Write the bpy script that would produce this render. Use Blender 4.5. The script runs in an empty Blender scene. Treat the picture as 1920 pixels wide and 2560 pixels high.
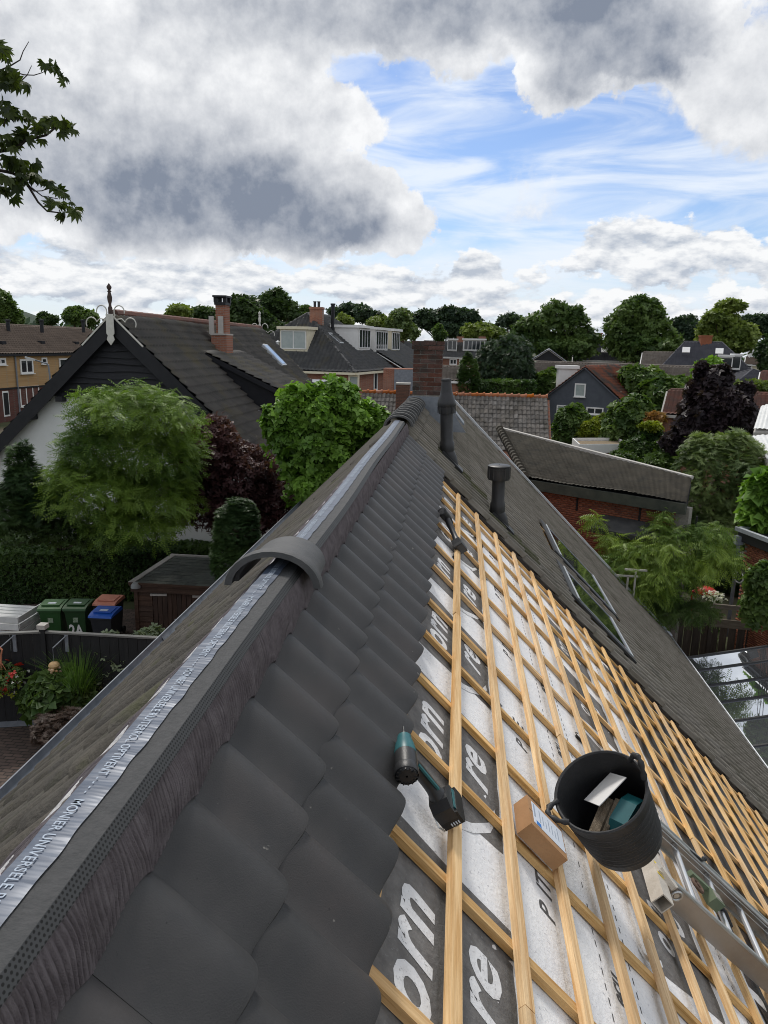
import bpy, math, random
import numpy as np
from mathutils import Vector, Matrix
random.seed(7); RNG = np.random.default_rng(11)
sc = bpy.context.scene
COL = sc.collection
PI = math.pi
# ------------------------------------------------------------------ camera
CZ = 9.5                              # eye height above the lowest garden level (m)
CAMP = Vector((0.723, 0.0, CZ))
F_PX = 1850.0                         # focal length in photo pixels (1920 x 2560)
RIGHT = Vector((0.9947642447514782, 0.09976949748852032, 0.022139212608159795))
DOWN = Vector((0.04330509021320894, -0.21529207352785965, -0.9755890488508472))
FWD = Vector((-0.09256763217046766, 0.9714398439671716, -0.21848538401318793))
cd = bpy.data.cameras.new('camera'); cam = bpy.data.objects.new('camera', cd); COL.objects.link(cam)
cd.sensor_fit = 'VERTICAL'; cd.sensor_height = 36.0; cd.lens = F_PX / 2560 * 36.0
cd.clip_start = 0.05; cd.clip_end = 3000
up = -DOWN
m = Matrix(((RIGHT.x, up.x, -FWD.x), (RIGHT.y, up.y, -FWD.y), (RIGHT.z, up.z, -FWD.z)))
cam.matrix_world = Matrix.Translation(CAMP) @ m.to_4x4()
sc.camera = cam
sc.render.resolution_x = 768; sc.render.resolution_y = 1024
# ------------------------------------------------------------------ light and exposure
SUN_EL, SUN_AZ = 52.0, -20.0          # degrees; azimuth from +Y towards +X
sl = bpy.data.lights.new('sun', 'SUN'); so = bpy.data.objects.new('sun', sl); COL.objects.link(so)
sl.energy = 2.0; sl.angle = math.radians(12); sl.color = (1.0, 0.95, 0.88)
sd = Vector((math.sin(math.radians(SUN_AZ)) * math.cos(math.radians(SUN_EL)), math.cos(math.radians(SUN_AZ)) * math.cos(math.radians(SUN_EL)), math.sin(math.radians(SUN_EL))))
so.rotation_euler = sd.to_track_quat('Z', 'Y').to_euler(); so.location = (0, 0, 60)
sc.view_settings.view_transform = 'Standard'; sc.view_settings.look = 'None'
sc.view_settings.exposure = 0.12; sc.view_settings.gamma = 1.0; sc.view_settings.use_curve_mapping = False
try: sc.cycles.filter_width = 1.0; sc.cycles.max_bounces = 8; sc.cycles.transparent_max_bounces = 8
except Exception: pass
# ------------------------------------------------------------------ sky
W = bpy.data.worlds.new('World'); sc.world = W; W.use_nodes = True
nt = W.node_tree; nt.nodes.clear(); L = nt.links.new
def nn(t, **k):
    n = nt.nodes.new(t)
    for a, b in k.items(): setattr(n, a, b)
    return n
def put(sock, v):
    if isinstance(v, (int, float, tuple, list)): sock.default_value = v
    else: L(v, sock)
def mth(op, a, b=0.0, c=0.0, clamp=False):
    n = nn('ShaderNodeMath', operation=op, use_clamp=clamp)
    put(n.inputs[0], a); put(n.inputs[1], b); put(n.inputs[2], c)
    return n.outputs[0]
def vmth(op, a, b):
    n = nn('ShaderNodeVectorMath', operation=op); put(n.inputs[0], a); put(n.inputs[1], b); return n.outputs[0]
def sstep(x, a, b, lo=0.0, hi=1.0):
    n = nn('ShaderNodeMapRange', interpolation_type='SMOOTHSTEP')
    put(n.inputs[0], x); put(n.inputs[1], a); put(n.inputs[2], b); put(n.inputs[3], lo); put(n.inputs[4], hi)
    return n.outputs[0]
def noise(v, scale, det=8.0, rough=0.55, dist=0.0):
    n = nn('ShaderNodeTexNoise'); L(v, n.inputs['Vector'])
    n.inputs['Scale'].default_value = scale; n.inputs['Detail'].default_value = det
    n.inputs['Roughness'].default_value = rough; n.inputs['Distortion'].default_value = dist
    return n.outputs[0]
def mixc(f, a, b):
    n = nn('ShaderNodeMix', data_type='RGBA'); put(n.inputs[0], f)
    put(n.inputs[6], a); put(n.inputs[7], b); return n.outputs[2]
tc = nn('ShaderNodeTexCoord'); DIR = tc.outputs['Generated']
sx = nn('ShaderNodeSeparateXYZ'); L(DIR, sx.inputs[0])
U = mth('MULTIPLY', mth('ARCTAN2', sx.outputs[0], sx.outputs[1]), 57.2958)
V = mth('MULTIPLY', mth('ARCSINE', sx.outputs[2]), 57.2958)
sk = nn('ShaderNodeTexSky', sky_type='NISHITA', sun_disc=False)
sk.sun_elevation = math.radians(SUN_EL); sk.sun_rotation = math.radians(SUN_AZ)
sk.air_density = 1.0; sk.dust_density = 0.6; sk.ozone_density = 2.0
clear = vmth('MULTIPLY', sk.outputs[0], (0.085, 0.094, 0.112))
# wobble the angles so that no cloud has a geometric outline
w1 = mth('SUBTRACT', noise(DIR, 7.0, 7, 0.62), 0.5); w2 = mth('SUBTRACT', noise(vmth('ADD', DIR, (3.1, 1.7, 0.4)), 7.0, 7, 0.62), 0.5)
UU = mth('MULTIPLY_ADD', w1, 16.0, U); VV = mth('MULTIPLY_ADD', w2, 9.0, V)
def blob(u, v, a, b, wgt):
    du = mth('MULTIPLY', mth('SUBTRACT', UU, u), 1.0 / a); dv = mth('MULTIPLY', mth('SUBTRACT', VV, v), 1.0 / b)
    r = mth('ADD', mth('MULTIPLY', du, du), mth('MULTIPLY', dv, dv))
    return mth('MULTIPLY', mth('SUBTRACT', 1.0, r, clamp=True), wgt)
def total(L_):
    s = L_[0]
    for x in L_[1:]: s = mth('ADD', s, x)
    return s
big = total([blob(-21, 11.0, 15, 6.0, 1.2), blob(-9.5, 8.6, 8, 3.3, 1.1), blob(-33, 14, 12, 9, 0.9), blob(-24, 16.5, 16, 4.6, 0.8), blob(-11.5, 14.5, 7, 4.0, 0.7),
             blob(-10, 21.8, 20, 4.2, 1.1), blob(8.6, 19.6, 8, 4.8, 1.25), blob(-1, 26, 30, 6, 1.0), blob(19, 17.0, 8, 5.5, 0.55), blob(-45, 10, 18, 8, 1.1), blob(42, 16, 16, 8, 1.0)])
n1 = noise(DIR, 9.0, 9, 0.6)
n1u = noise(vmth('ADD', DIR, (-0.006, 0.0, 0.022)), 9.0, 9, 0.6)
dens = mth('MULTIPLY_ADD', mth('SUBTRACT', n1, 0.5), 1.25, big)
# clouds everywhere beyond the placed ones (behind the camera, overhead)
far = mth('MULTIPLY', sstep(mth('ABSOLUTE', U), 34, 60), 0.35)
dens = mth('ADD', dens, mth('MULTIPLY_ADD', mth('MAXIMUM', sstep(V, 24, 34, 0.0, 0.42), far), 1.0, 0.0))
mask = sstep(dens, 0.14, 0.36)
w3 = mth('SUBTRACT', noise(DIR, 3.2, 5, 0.55), 0.5)
UD = mth('MULTIPLY_ADD', w1, 6.0, mth('MULTIPLY_ADD', w3, 10.0, U)); VD = mth('MULTIPLY_ADD', w2, 4.0, mth('MULTIPLY_ADD', w3, -5.0, V))
def shade(u, v, a, b, wgt):
    du = mth('MULTIPLY', mth('SUBTRACT', UD, u), 1.0 / a); dv = mth('MULTIPLY', mth('SUBTRACT', VD, v), 1.0 / b)
    r = mth('ADD', mth('MULTIPLY', du, du), mth('MULTIPLY', dv, dv))
    return mth('MULTIPLY', sstep(r, 1.0, 0.0), wgt)
darkr = total([shade(-18, 8.9, 13, 4.2, 0.62), shade(-11.5, 8.4, 6.5, 3.2, 0.62), shade(-24, 11.5, 15, 5.5, 0.42), shade(-14, 11.0, 9, 3.4, 0.34), shade(-10, 22.0, 15, 4.4, 0.52), shade(4, 21.5, 10, 3.8, 0.50), shade(9.5, 18.6, 6.5, 4.4, 0.72), shade(18, 16, 7, 4.5, 0.22), shade(-33, 15, 8, 8, 0.22),
              shade(-48, 12, 16, 8, 0.6), shade(42, 15, 15, 8, 0.6), mth('MULTIPLY', sstep(noise(DIR, 2.6, 5, 0.5), 0.42, 0.62), mth('MAXIMUM', sstep(V, 24, 34), sstep(mth('ABSOLUTE', U), 34, 60)))])
dark = mth('DIVIDE', mth('MULTIPLY', darkr, 1.15), mth('ADD', 1.0, mth('MULTIPLY', darkr, 0.62)))
edge = mth('MULTIPLY', mth('SUBTRACT', n1, n1u), 1.7)
soft = mth('MULTIPLY', mth('SUBTRACT', noise(DIR, 6.0, 6, 0.5), 0.5), 0.34)
rim = sstep(dens, 0.75, 0.30)
lit = mth('SUBTRACT', mth('ADD', 0.80, mth('ADD', edge, soft)), mth('MULTIPLY', dark, mth('SUBTRACT', 1.0, mth('MULTIPLY', rim, 0.65))), clamp=True)
ccol = mixc(lit, (0.215, 0.250, 0.320, 1), (0.88, 0.89, 0.905, 1))
# thin high streaks
st = nn('ShaderNodeMapping'); st.inputs['Scale'].default_value = (1.0, 1.0, 6.0); st.inputs['Rotation'].default_value = (0, 0.22, 0)
L(DIR, st.inputs[0])
cir = sstep(noise(st.outputs[0], 4.0, 7, 0.55, 0.6), 0.34, 0.64)
base = mixc(mth('MULTIPLY', cir, 0.88), clear, (0.80, 0.86, 0.94, 1))
# low cumulus towards the horizon
lm = nn('ShaderNodeMapping'); lm.inputs['Scale'].default_value = (1.0, 1.0, 2.3); L(DIR, lm.inputs[0])
l1 = noise(lm.outputs[0], 13.0, 8, 0.58); l1u = noise(vmth('ADD', lm.outputs[0], (-0.004, 0, 0.02)), 13.0, 8, 0.58)
bank = total([blob(13.8, 7.2, 6.5, 3.2, 0.42), blob(1.5, 5.6, 3.4, 2.0, 0.25), blob(8, 6.4, 3.2, 2.4, 0.30), blob(-5, 4.4, 10, 1.8, 0.2), blob(-25, 4.5, 16, 2.6, 0.2), blob(24, 8, 8, 3, 0.3)])
ld = mth('ADD', mth('ADD', l1, bank), mth('MULTIPLY', sstep(V, 3.0, 9.5), -0.34))
lmask = sstep(ld, 0.43, 0.53)
llit = mth('ADD', mth('MULTIPLY_ADD', mth('SUBTRACT', l1, l1u), 5.0, 0.66), mth('MULTIPLY', sstep(ld, 0.6, 0.95), -0.28), clamp=True)
lcol = mixc(llit, (0.46, 0.51, 0.59, 1), (0.88, 0.89, 0.90, 1))
hz = sstep(V, 9.0, 0.5)
base = mixc(mth('MULTIPLY', hz, 0.75), base, (0.72, 0.79, 0.86, 1))
col = mixc(lmask, base, lcol)
col = mixc(mask, col, ccol)
bg = nn('ShaderNodeBackground'); L(col, bg.inputs[0]); bg.inputs[1].default_value = 1.0
ow = nn('ShaderNodeOutputWorld'); L(bg.outputs[0], ow.inputs[0])
W.cycles.sampling_method = 'MANUAL'; W.cycles.sample_map_resolution = 512
# ------------------------------------------------------------------ materials
MATS = {}
def mat(name, c1, c2=None, scale=6.0, rough=0.75, bump=0.0, bscale=60.0, metal=0.0, spec=0.4, rnd=0.0, tint=None, stretch=None, rot=None,
        c3=None, s3=1.0, t3=(0.52, 0.68), detail=6.0, trans=0.0, contrast=(0.35, 0.65), coat=0.0, bdet=4.0, spots=()):
    """Principled surface: two tones mixed by world-space noise, an optional patchy third tone, per-object and per-piece variation, fine bump."""
    if name in MATS: return MATS[name]
    M = bpy.data.materials.new(name); MATS[name] = M; M.use_nodes = True
    t = M.node_tree; b = t.nodes['Principled BSDF']; ln = t.links.new
    def new(k, **kw):
        n = t.nodes.new(k)
        for x, y in kw.items(): setattr(n, x, y)
        return n
    c2 = c2 or c1
    g = new('ShaderNodeNewGeometry'); mp = new('ShaderNodeMapping')
    if stretch: mp.inputs['Scale'].default_value = stretch
    if rot: 
        m0 = new('ShaderNodeMapping'); m0.inputs['Rotation'].default_value = rot; ln(g.outputs['Position'], m0.inputs[0]); ln(m0.outputs[0], mp.inputs[0])
    else: ln(g.outputs['Position'], mp.inputs[0])
    def nz(s, d):
        n = new('ShaderNodeTexNoise'); n.inputs['Scale'].default_value = s; n.inputs['Detail'].default_value = d; n.inputs['Roughness'].default_value = 0.6
        ln(mp.outputs[0], n.inputs['Vector']); return n.outputs[0]
    def mx(f, a, c, mode='MIX'):
        n = new('ShaderNodeMix', data_type='RGBA', blend_type=mode)
        for s, v in ((n.inputs[0], f), (n.inputs[6], a), (n.inputs[7], c)):
            if isinstance(v, (float, int)): s.default_value = v
            elif isinstance(v, tuple): s.default_value = v if len(v) == 4 else v + (1,)
            else: ln(v, s)
        return n.outputs[2]
    def mr(x, a, c, lo=0.0, hi=1.0):
        n = new('ShaderNodeMapRange'); ln(x, n.inputs[0]); n.inputs[1].default_value = a; n.inputs[2].default_value = c; n.inputs[3].default_value = lo; n.inputs[4].default_value = hi
        return n.outputs[0]
    col = mx(mr(nz(scale, detail), *contrast), c1, c2)
    if c3: col = mx(mr(nz(s3, 5.0), *t3), col, c3)
    for sc_, th, cc in spots: col = mx(mr(nz(sc_, 3.0), th, th + .035), col, cc)
    if rnd:
        oi = new('ShaderNodeObjectInfo'); hsv = new('ShaderNodeHueSaturation'); ln(col, hsv.inputs['Color'])
        ln(mr(oi.outputs['Random'], 0, 1, 1 - rnd, 1 + rnd), hsv.inputs['Value'])
        n2 = new('ShaderNodeMath', operation='FRACT'); n1 = new('ShaderNodeMath', operation='MULTIPLY'); ln(oi.outputs['Random'], n1.inputs[0]); n1.inputs[1].default_value = 17.3; ln(n1.outputs[0], n2.inputs[0])
        ln(mr(n2.outputs[0], 0, 1, 1 - rnd * 0.8, 1 + rnd * 0.8), hsv.inputs['Saturation']); col = hsv.outputs[0]
    if tint:
        at = new('ShaderNodeAttribute'); at.attribute_name = 'tint'
        col = mx(at.outputs['Fac'], col, tint)
    ln(col, b.inputs['Base Color'])
    b.inputs['Roughness'].default_value = rough; b.inputs['Metallic'].default_value = metal; b.inputs['Specular IOR Level'].default_value = spec
    if coat: b.inputs['Coat Weight'].default_value = coat
    if bump:
        bp = new('ShaderNodeBump'); bp.inputs['Strength'].default_value = bump; bp.inputs['Distance'].default_value = 0.02
        ln(nz(bscale, bdet), bp.inputs['Height']); ln(bp.outputs[0], b.inputs['Normal'])
    if trans:
        tr = new('ShaderNodeBsdfTranslucent'); ms = new('ShaderNodeMixShader'); ms.inputs[0].default_value = trans
        br = new('ShaderNodeMix', data_type='RGBA', blend_type='MULTIPLY'); br.inputs[0].default_value = 1.0; ln(col, br.inputs[6]); br.inputs[7].default_value = (1.25, 1.35, 0.6, 1)
        ln(br.outputs[2], tr.inputs[0]); ln(b.outputs[0], ms.inputs[1]); ln(tr.outputs[0], ms.inputs[2])
        ln(ms.outputs[0], t.nodes['Material Output'].inputs[0])
    return M
def leafmat(name, dark, light, rough=0.5): return mat(name, dark, dark, 2.0, rough, tint=light, trans=0.28, spec=0.35)
def glassmat(name, col=(0.02, 0.025, 0.03), rough=0.04, spec=0.6):
    return mat(name, col, tuple(x * 1.5 for x in col), 1.2, rough, spec=spec)
# ------------------------------------------------------------------ geometry helpers
ORG = {}
def tag(o, label=None, cat=None, group=None, kind=None):
    if label: o['label'] = label
    if cat: o['category'] = cat
    if group: o['group'] = group
    if kind: o['kind'] = kind
    return o
def thing(name, label, cat, loc=(0, 0, 0), group=None):
    o = bpy.data.objects.new(name, None); COL.objects.link(o); o.location = loc; o.empty_display_size = 0.2
    ORG[o.name] = Vector(loc); return tag(o, label, cat, group)
def link(o, parent=None):
    COL.objects.link(o)
    if parent is not None: o.parent = parent
    ORG[o.name] = ORG.get(parent.name, Vector()) if parent is not None else Vector()
    return o
def npmesh(name, co, faces, mats, smooth=False, tint=None, mi=None, uv=None):
    """Mesh from numpy arrays; faces (n,k) with one k."""
    me = bpy.data.meshes.new(name); co = np.asarray(co, np.float32); faces = np.asarray(faces, np.int32)
    nf, k = faces.shape
    me.vertices.add(len(co)); me.vertices.foreach_set('co', co.ravel())
    me.loops.add(nf * k); me.loops.foreach_set('vertex_index', faces.ravel())
    me.polygons.add(nf); me.polygons.foreach_set('loop_start', np.arange(0, nf * k, k, dtype=np.int32))
    if mi is not None: me.polygons.foreach_set('material_index', np.asarray(mi, np.int32))
    if smooth: me.polygons.foreach_set('use_smooth', np.ones(nf, bool))
    for mm in mats: me.materials.append(mm)
    if tint is not None:
        a = me.attributes.new('tint', 'FLOAT', 'POINT'); a.data.foreach_set('value', np.asarray(tint, np.float32))
    me.update(calc_edges=True); return me
def npobj(name, co, faces, mats, parent=None, **k):
    if parent is not None: co = np.asarray(co, np.float32) - np.array(ORG.get(parent.name, Vector()), np.float32)
    return link(bpy.data.objects.new(name, npmesh(name, co, faces, mats, **k)), parent)
class MB:
    def __init__(s): s.v = []; s.f = []; s.m = []
    def add(s, vs, fs, mi=0):
        o = len(s.v); s.v += [tuple(p) for p in vs]; s.f += [tuple(i + o for i in f) for f in fs]; s.m += [mi] * len(fs); return s
    def box(s, c, size, ax=None, mi=0):
        ax = ax or (Vector((1, 0, 0)), Vector((0, 1, 0)), Vector((0, 0, 1))); c = Vector(c); P = []
        for i in (-.5, .5):
            for j in (-.5, .5):
                for k in (-.5, .5): P.append(c + ax[0] * (i * size[0]) + ax[1] * (j * size[1]) + ax[2] * (k * size[2]))
        return s.add(P, [(0, 1, 3, 2), (4, 6, 7, 5), (0, 4, 5, 1), (2, 3, 7, 6), (0, 2, 6, 4), (1, 5, 7, 3)], mi)
    def prism(s, pts, d, mi=0):
        d = Vector(d); n = len(pts); P = [Vector(p) for p in pts]; P += [p + d for p in P]
        return s.add(P, [tuple(range(n))[::-1], tuple(range(n, 2 * n))] + [(i, (i + 1) % n, n + (i + 1) % n, n + i) for i in range(n)], mi)
    def bar(s, a, b, w, h, upv=(0, 0, 1), mi=0):
        a = Vector(a); b = Vector(b); d = (b - a); l = d.length; x = d.normalized(); y = Vector(upv).cross(x)
        if y.length < 1e-4: y = Vector((1, 0, 0)).cross(x)
        y.normalize(); z = x.cross(y); return s.box((a + b) / 2, (l, w, h), (x, y, z), mi)
    def tube(s, path, r, n=8, mi=0, cap=True):
        P = [Vector(p) for p in path]; k = len(P); R = r if isinstance(r, (list, tuple)) else [r] * k; vs = []; ref = None
        for i in range(k):
            d = (P[min(i + 1, k - 1)] - P[max(i - 1, 0)]).normalized()
            if ref is None: ref = Vector((0, 0, 1)) if abs(d.z) < .9 else Vector((1, 0, 0))
            y = (ref - d * ref.dot(d)).normalized(); ref = y; z = d.cross(y)
            vs += [P[i] + (y * math.cos(2 * PI * j / n) + z * math.sin(2 * PI * j / n)) * R[i] for j in range(n)]
        fs = [(i * n + j, i * n + (j + 1) % n, (i + 1) * n + (j + 1) % n, (i + 1) * n + j) for i in range(k - 1) for j in range(n)]
        if cap: fs += [tuple(range(n))[::-1], tuple(range((k - 1) * n, k * n))]
        return s.add(vs, fs, mi)
    def lathe(s, prof, n=20, o=(0, 0, 0), ax=None, mi=0):
        ax = ax or (Vector((1, 0, 0)), Vector((0, 1, 0)), Vector((0, 0, 1))); o = Vector(o); vs = []
        for r, z in prof: vs += [o + ax[0] * (r * math.cos(2 * PI * j / n)) + ax[1] * (r * math.sin(2 * PI * j / n)) + ax[2] * z for j in range(n)]
        return s.add(vs, [(i * n + j, i * n + (j + 1) % n, (i + 1) * n + (j + 1) % n, (i + 1) * n + j) for i in range(len(prof) - 1) for j in range(n)], mi)
    def grid(s, rows, mi=0):
        nr, nc = len(rows), len(rows[0])
        return s.add([p for r in rows for p in r], [(i * nc + j, i * nc + j + 1, (i + 1) * nc + j + 1, (i + 1) * nc + j) for i in range(nr - 1) for j in range(nc - 1)], mi)
    def ball(s, c, r, n=10, mi=0, sq=(1, 1, 1)):
        pr = [(max(1e-4, math.sin(PI * i / 6)), -math.cos(PI * i / 6)) for i in range(7)]
        return s.lathe([(a * r, b * r) for a, b in pr], n, c, (Vector((sq[0], 0, 0)), Vector((0, sq[1], 0)), Vector((0, 0, sq[2]))), mi)
    def mesh(s, name, mats, smooth=False, off=None):
        me = bpy.data.meshes.new(name); off = off or Vector()
        me.from_pydata([(p[0] - off[0], p[1] - off[1], p[2] - off[2]) for p in s.v], [], s.f)
        for mm in (mats if isinstance(mats, (list, tuple)) else [mats]): me.materials.append(mm)
        if any(s.m): me.polygons.foreach_set('material_index', s.m)
        if smooth:
            me.polygons.foreach_set('use_smooth', [True] * len(s.f))
            try: me.set_sharp_from_angle(angle=math.radians(40))
            except Exception: pass
        me.update(); return me
    def obj(s, name, mats, parent=None, smooth=False, label=None, cat=None, group=None, kind=None):
        off = ORG.get(parent.name, Vector()) if parent is not None else Vector()
        o = link(bpy.data.objects.new(name, s.mesh(name, mats, smooth, off)), parent)
        return tag(o, label, cat, group, kind)
def place(name, me, parent, pos, mtx=None):
    """A part that shares mesh data, at a world position with a 3x3 rotation."""
    o = bpy.data.objects.new(name, me); link(o, parent)
    p = Vector(pos) - (ORG[parent.name] if parent is not None else Vector())
    M4 = (mtx.to_4x4() if mtx is not None else Matrix.Identity(4)); M4.translation = p
    o.matrix_local = M4; return o
def copytree(root, loc, label=None, rotz=0.0, scale=1.0):
    r = root.copy(); COL.objects.link(r); r.location = loc; r.rotation_euler = (0, 0, rotz); r.scale = (scale,) * 3
    if label: r['label'] = label
    for ch in list(root.children):
        c = ch.copy(); COL.objects.link(c); c.parent = r
        for g in ch.children:
            d = g.copy(); COL.objects.link(d); d.parent = c
    return r
def frame3(x, y, z): return Matrix(((x[0], y[0], z[0]), (x[1], y[1], z[1]), (x[2], y[2], z[2])))
# sight lines of the photograph, used to read off where things stand
def ray(px, py): return RIGHT * (px - 960) + DOWN * (py - 1280) + FWD * F_PX
def at(px, py, d):
    v = ray(px, py); return CAMP + v * (d / math.hypot(v.x, v.y))
def at_z(px, py, z):
    v = ray(px, py); return CAMP + v * ((z - CZ) / v.z)
def at_y(px, py, y):
    v = ray(px, py); return CAMP + v * (y / v.y)
def on_plane(px, py, p0, n):
    v = ray(px, py); return CAMP + v * ((Vector(p0) - CAMP).dot(n) / v.dot(n))
def mpp(px, py, d):
    v = ray(px, py); return d / math.hypot(v.x, v.y)
def ss(a, b, x):
    t = min(1, max(0, (x - a) / (b - a))); return t * t * (3 - 2 * t)
def ground_z(x, y):
    gl = 1.7 + 1.9 * ss(24, 52, y); gr = -1.2 + 1.9 * ss(18.5, 25.5, y) + 1.1 * ss(30, 62, y)
    return gl + (gr - gl) * ss(-2, 5, x)
def gp(px, py):
    z = 1.0
    for _ in range(25):
        p = at_z(px, py, z); z = z * .5 + .5 * ground_z(p.x, p.y)
    return p
# ------------------------------------------------------------------ lettering (flat meshes made once, before the scene grows)
def text_geo(s, size=1.0, shear=0.0, bold=0.0, space=1.0):
    cu = bpy.data.curves.new('lettering', 'FONT'); cu.body = s; cu.size = size; cu.shear = shear; cu.offset = bold; cu.space_character = space; cu.resolution_u = 3
    o = bpy.data.objects.new('lettering', cu); COL.objects.link(o); dg = bpy.context.evaluated_depsgraph_get()
    me = bpy.data.meshes.new_from_object(o.evaluated_get(dg)); v = [tuple(p.co) for p in me.vertices]; f = [tuple(p.vertices) for p in me.polygons]
    bpy.data.objects.remove(o); bpy.data.curves.remove(cu); bpy.data.meshes.remove(me)
    return v, f
TX_RIDGE = text_geo('MONIER UNIVERSELE RUITERROL OPTIVENT - - - -', 1.0, 0, 0.004, 1.05)
TX_ORN = text_geo('orn', 1.0, 0.25, 0.03, 1.12); TX_RE = text_geo('re', 1.0, 0.25, 0.025, 1.05)
TX_P = text_geo('P', 1.0, 0.2, 0.02); TX_ITE = text_geo('ITE', 1.0, 0.2, 0.02); TX_ECU = text_geo('ecu', 1.0, 0.1, 0.03)
TX_2A = text_geo('2A', 1.0, 0.0, 0.03, 1.0)

# ------------------------------------------------------------------ palette
m_tile_new = mat('black_concrete_tile', (0.033, 0.033, 0.034), (0.043, 0.042, 0.042), 9, 0.52, 0.16, 240, spec=0.42, rnd=0.13, c3=(0.055, 0.048, 0.046), s3=2.2, t3=(0.5, 0.75), spots=((26, .715, (.17, .16, .145)), (95, .70, (.012, .012, .013)), (7, .735, (.11, .10, .085))))
m_tile_left = mat('weathered_brown_tile', (0.056, 0.050, 0.042), (0.090, 0.081, 0.067), 5, 0.85, 0.5, 60, rnd=0.18, c3=(0.06, 0.062, 0.028), s3=3.5, t3=(0.55, 0.72))
m_tile_far = mat('weathered_grey_tile', (0.125, 0.113, 0.093), (0.18, 0.165, 0.140), 3, 0.85, 0.4, 60, rnd=0.13, c3=(0.075, 0.07, 0.05), s3=1.1, t3=(0.5, 0.75))
m_tile_moss = mat('mossy_tile', (0.050, 0.058, 0.022), (0.085, 0.080, 0.050), 14, 0.95, 0.9, 50, rnd=0.2)
m_ridge_old = mat('grey_ridge_tile', (0.075, 0.077, 0.078), (0.11, 0.11, 0.108), 8, 0.7, 0.3, 90, rnd=0.1)
m_wood_y = mat('spruce_along_ridge', (0.55, 0.33, 0.14), (0.80, 0.57, 0.31), 1.0, 0.75, 0.25, 3.0, stretch=(55, 2.2, 55), rnd=0.13, c3=(0.50, 0.27, 0.09), s3=0.45, t3=(0.58, 0.70), spec=0.25)
m_wood_s = mat('spruce_down_slope', (0.50, 0.29, 0.11), (0.76, 0.52, 0.26), 1.0, 0.75, 0.25, 3.0, stretch=(2.2, 55, 55), rot=(0, -PI / 4, 0), rnd=0.13, c3=(0.44, 0.22, 0.07), s3=0.45, t3=(0.58, 0.70), spec=0.25)
m_membrane = mat('pale_underlay', (0.70, 0.71, 0.73), (0.80, 0.80, 0.80), 5, 0.8, 0.35, 40, c3=(0.50, 0.50, 0.52), s3=60, t3=(0.60, 0.68), detail=8)
m_print = mat('grey_underlay_print', (0.112, 0.108, 0.105), (0.165, 0.160, 0.155), 22, 0.8, 0.3, 60, c3=(0.24, 0.24, 0.24), s3=70, t3=(0.62, 0.75), stretch=(1, 1, 1))
m_printw = mat('white_letter_print', (0.70, 0.71, 0.72), (0.62, 0.62, 0.63), 30, 0.8, 0.2, 70, c3=(0.33, 0.33, 0.33), s3=75, t3=(0.60, 0.67))
m_printd = mat('dark_letter_print', (0.06, 0.06, 0.062), (0.10, 0.10, 0.10), 40, 0.8)
m_black_sheet = mat('black_underlay', (0.018, 0.018, 0.020), (0.032, 0.032, 0.035), 8, 0.45, 0.5, 18, spec=0.5)
m_foil = mat('ridge_foil', (0.050, 0.068, 0.105), (0.080, 0.104, 0.150), 1.2, 0.38, 0.22, 1.0, stretch=(6, 30, 6), spec=0.6, metal=0.10, bdet=2)
m_band = mat('ridge_roll_fabric', (0.040, 0.042, 0.044), (0.055, 0.056, 0.058), 50, 0.7, 0.35, 90)
m_pleat = mat('pleated_lead_flap', (0.115, 0.098, 0.106), (0.165, 0.145, 0.153), 25, 0.75, 0.4, 220, spec=0.3)
m_zinc = mat('zinc_trim', (0.42, 0.45, 0.48), (0.54, 0.57, 0.60), 5, 0.5, 0.1, 30, metal=0.3)
m_blackmetal = mat('black_metal', (0.022, 0.023, 0.025), (0.032, 0.033, 0.035), 12, 0.45, spec=0.5)
m_plastic = mat('black_plastic', (0.017, 0.018, 0.020), (0.026, 0.027, 0.030), 9, 0.42, 0.08, 200, spec=0.5)
m_lead = mat('lead_flashing', (0.16, 0.18, 0.21), (0.22, 0.24, 0.27), 7, 0.6, 0.3, 30)
m_brick_dark = mat('dark_chimney_brick', (0.085, 0.040, 0.031), (0.135, 0.064, 0.048), 16, 0.9, 0.6, 70, rnd=0.34, c3=(0.050, 0.046, 0.040), s3=3.5, t3=(0.45, 0.65))
m_mortar = mat('weathered_mortar', (0.24, 0.225, 0.20), (0.34, 0.32, 0.29), 20, 0.95, 0.5, 90)
m_brick_red = mat('red_brick', (0.27, 0.105, 0.062), (0.36, 0.15, 0.09), 12, 0.9, 0.5, 60, rnd=0.24)
m_white = mat('white_paint', (0.74, 0.74, 0.72), (0.80, 0.80, 0.79), 3, 0.5)
m_cream = mat('cream_paint', (0.70, 0.64, 0.48), (0.76, 0.71, 0.56), 3, 0.5)
m_glass = glassmat('dark_window_glass'); m_curtain = mat('curtain_glass', (0.30, 0.36, 0.36), (0.38, 0.43, 0.42), 3, 0.08, spec=0.6)
m_render = mat('wall_render', (0.42, 0.40, 0.37), (0.48, 0.46, 0.43), 4, 0.9, 0.2, 40)

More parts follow.
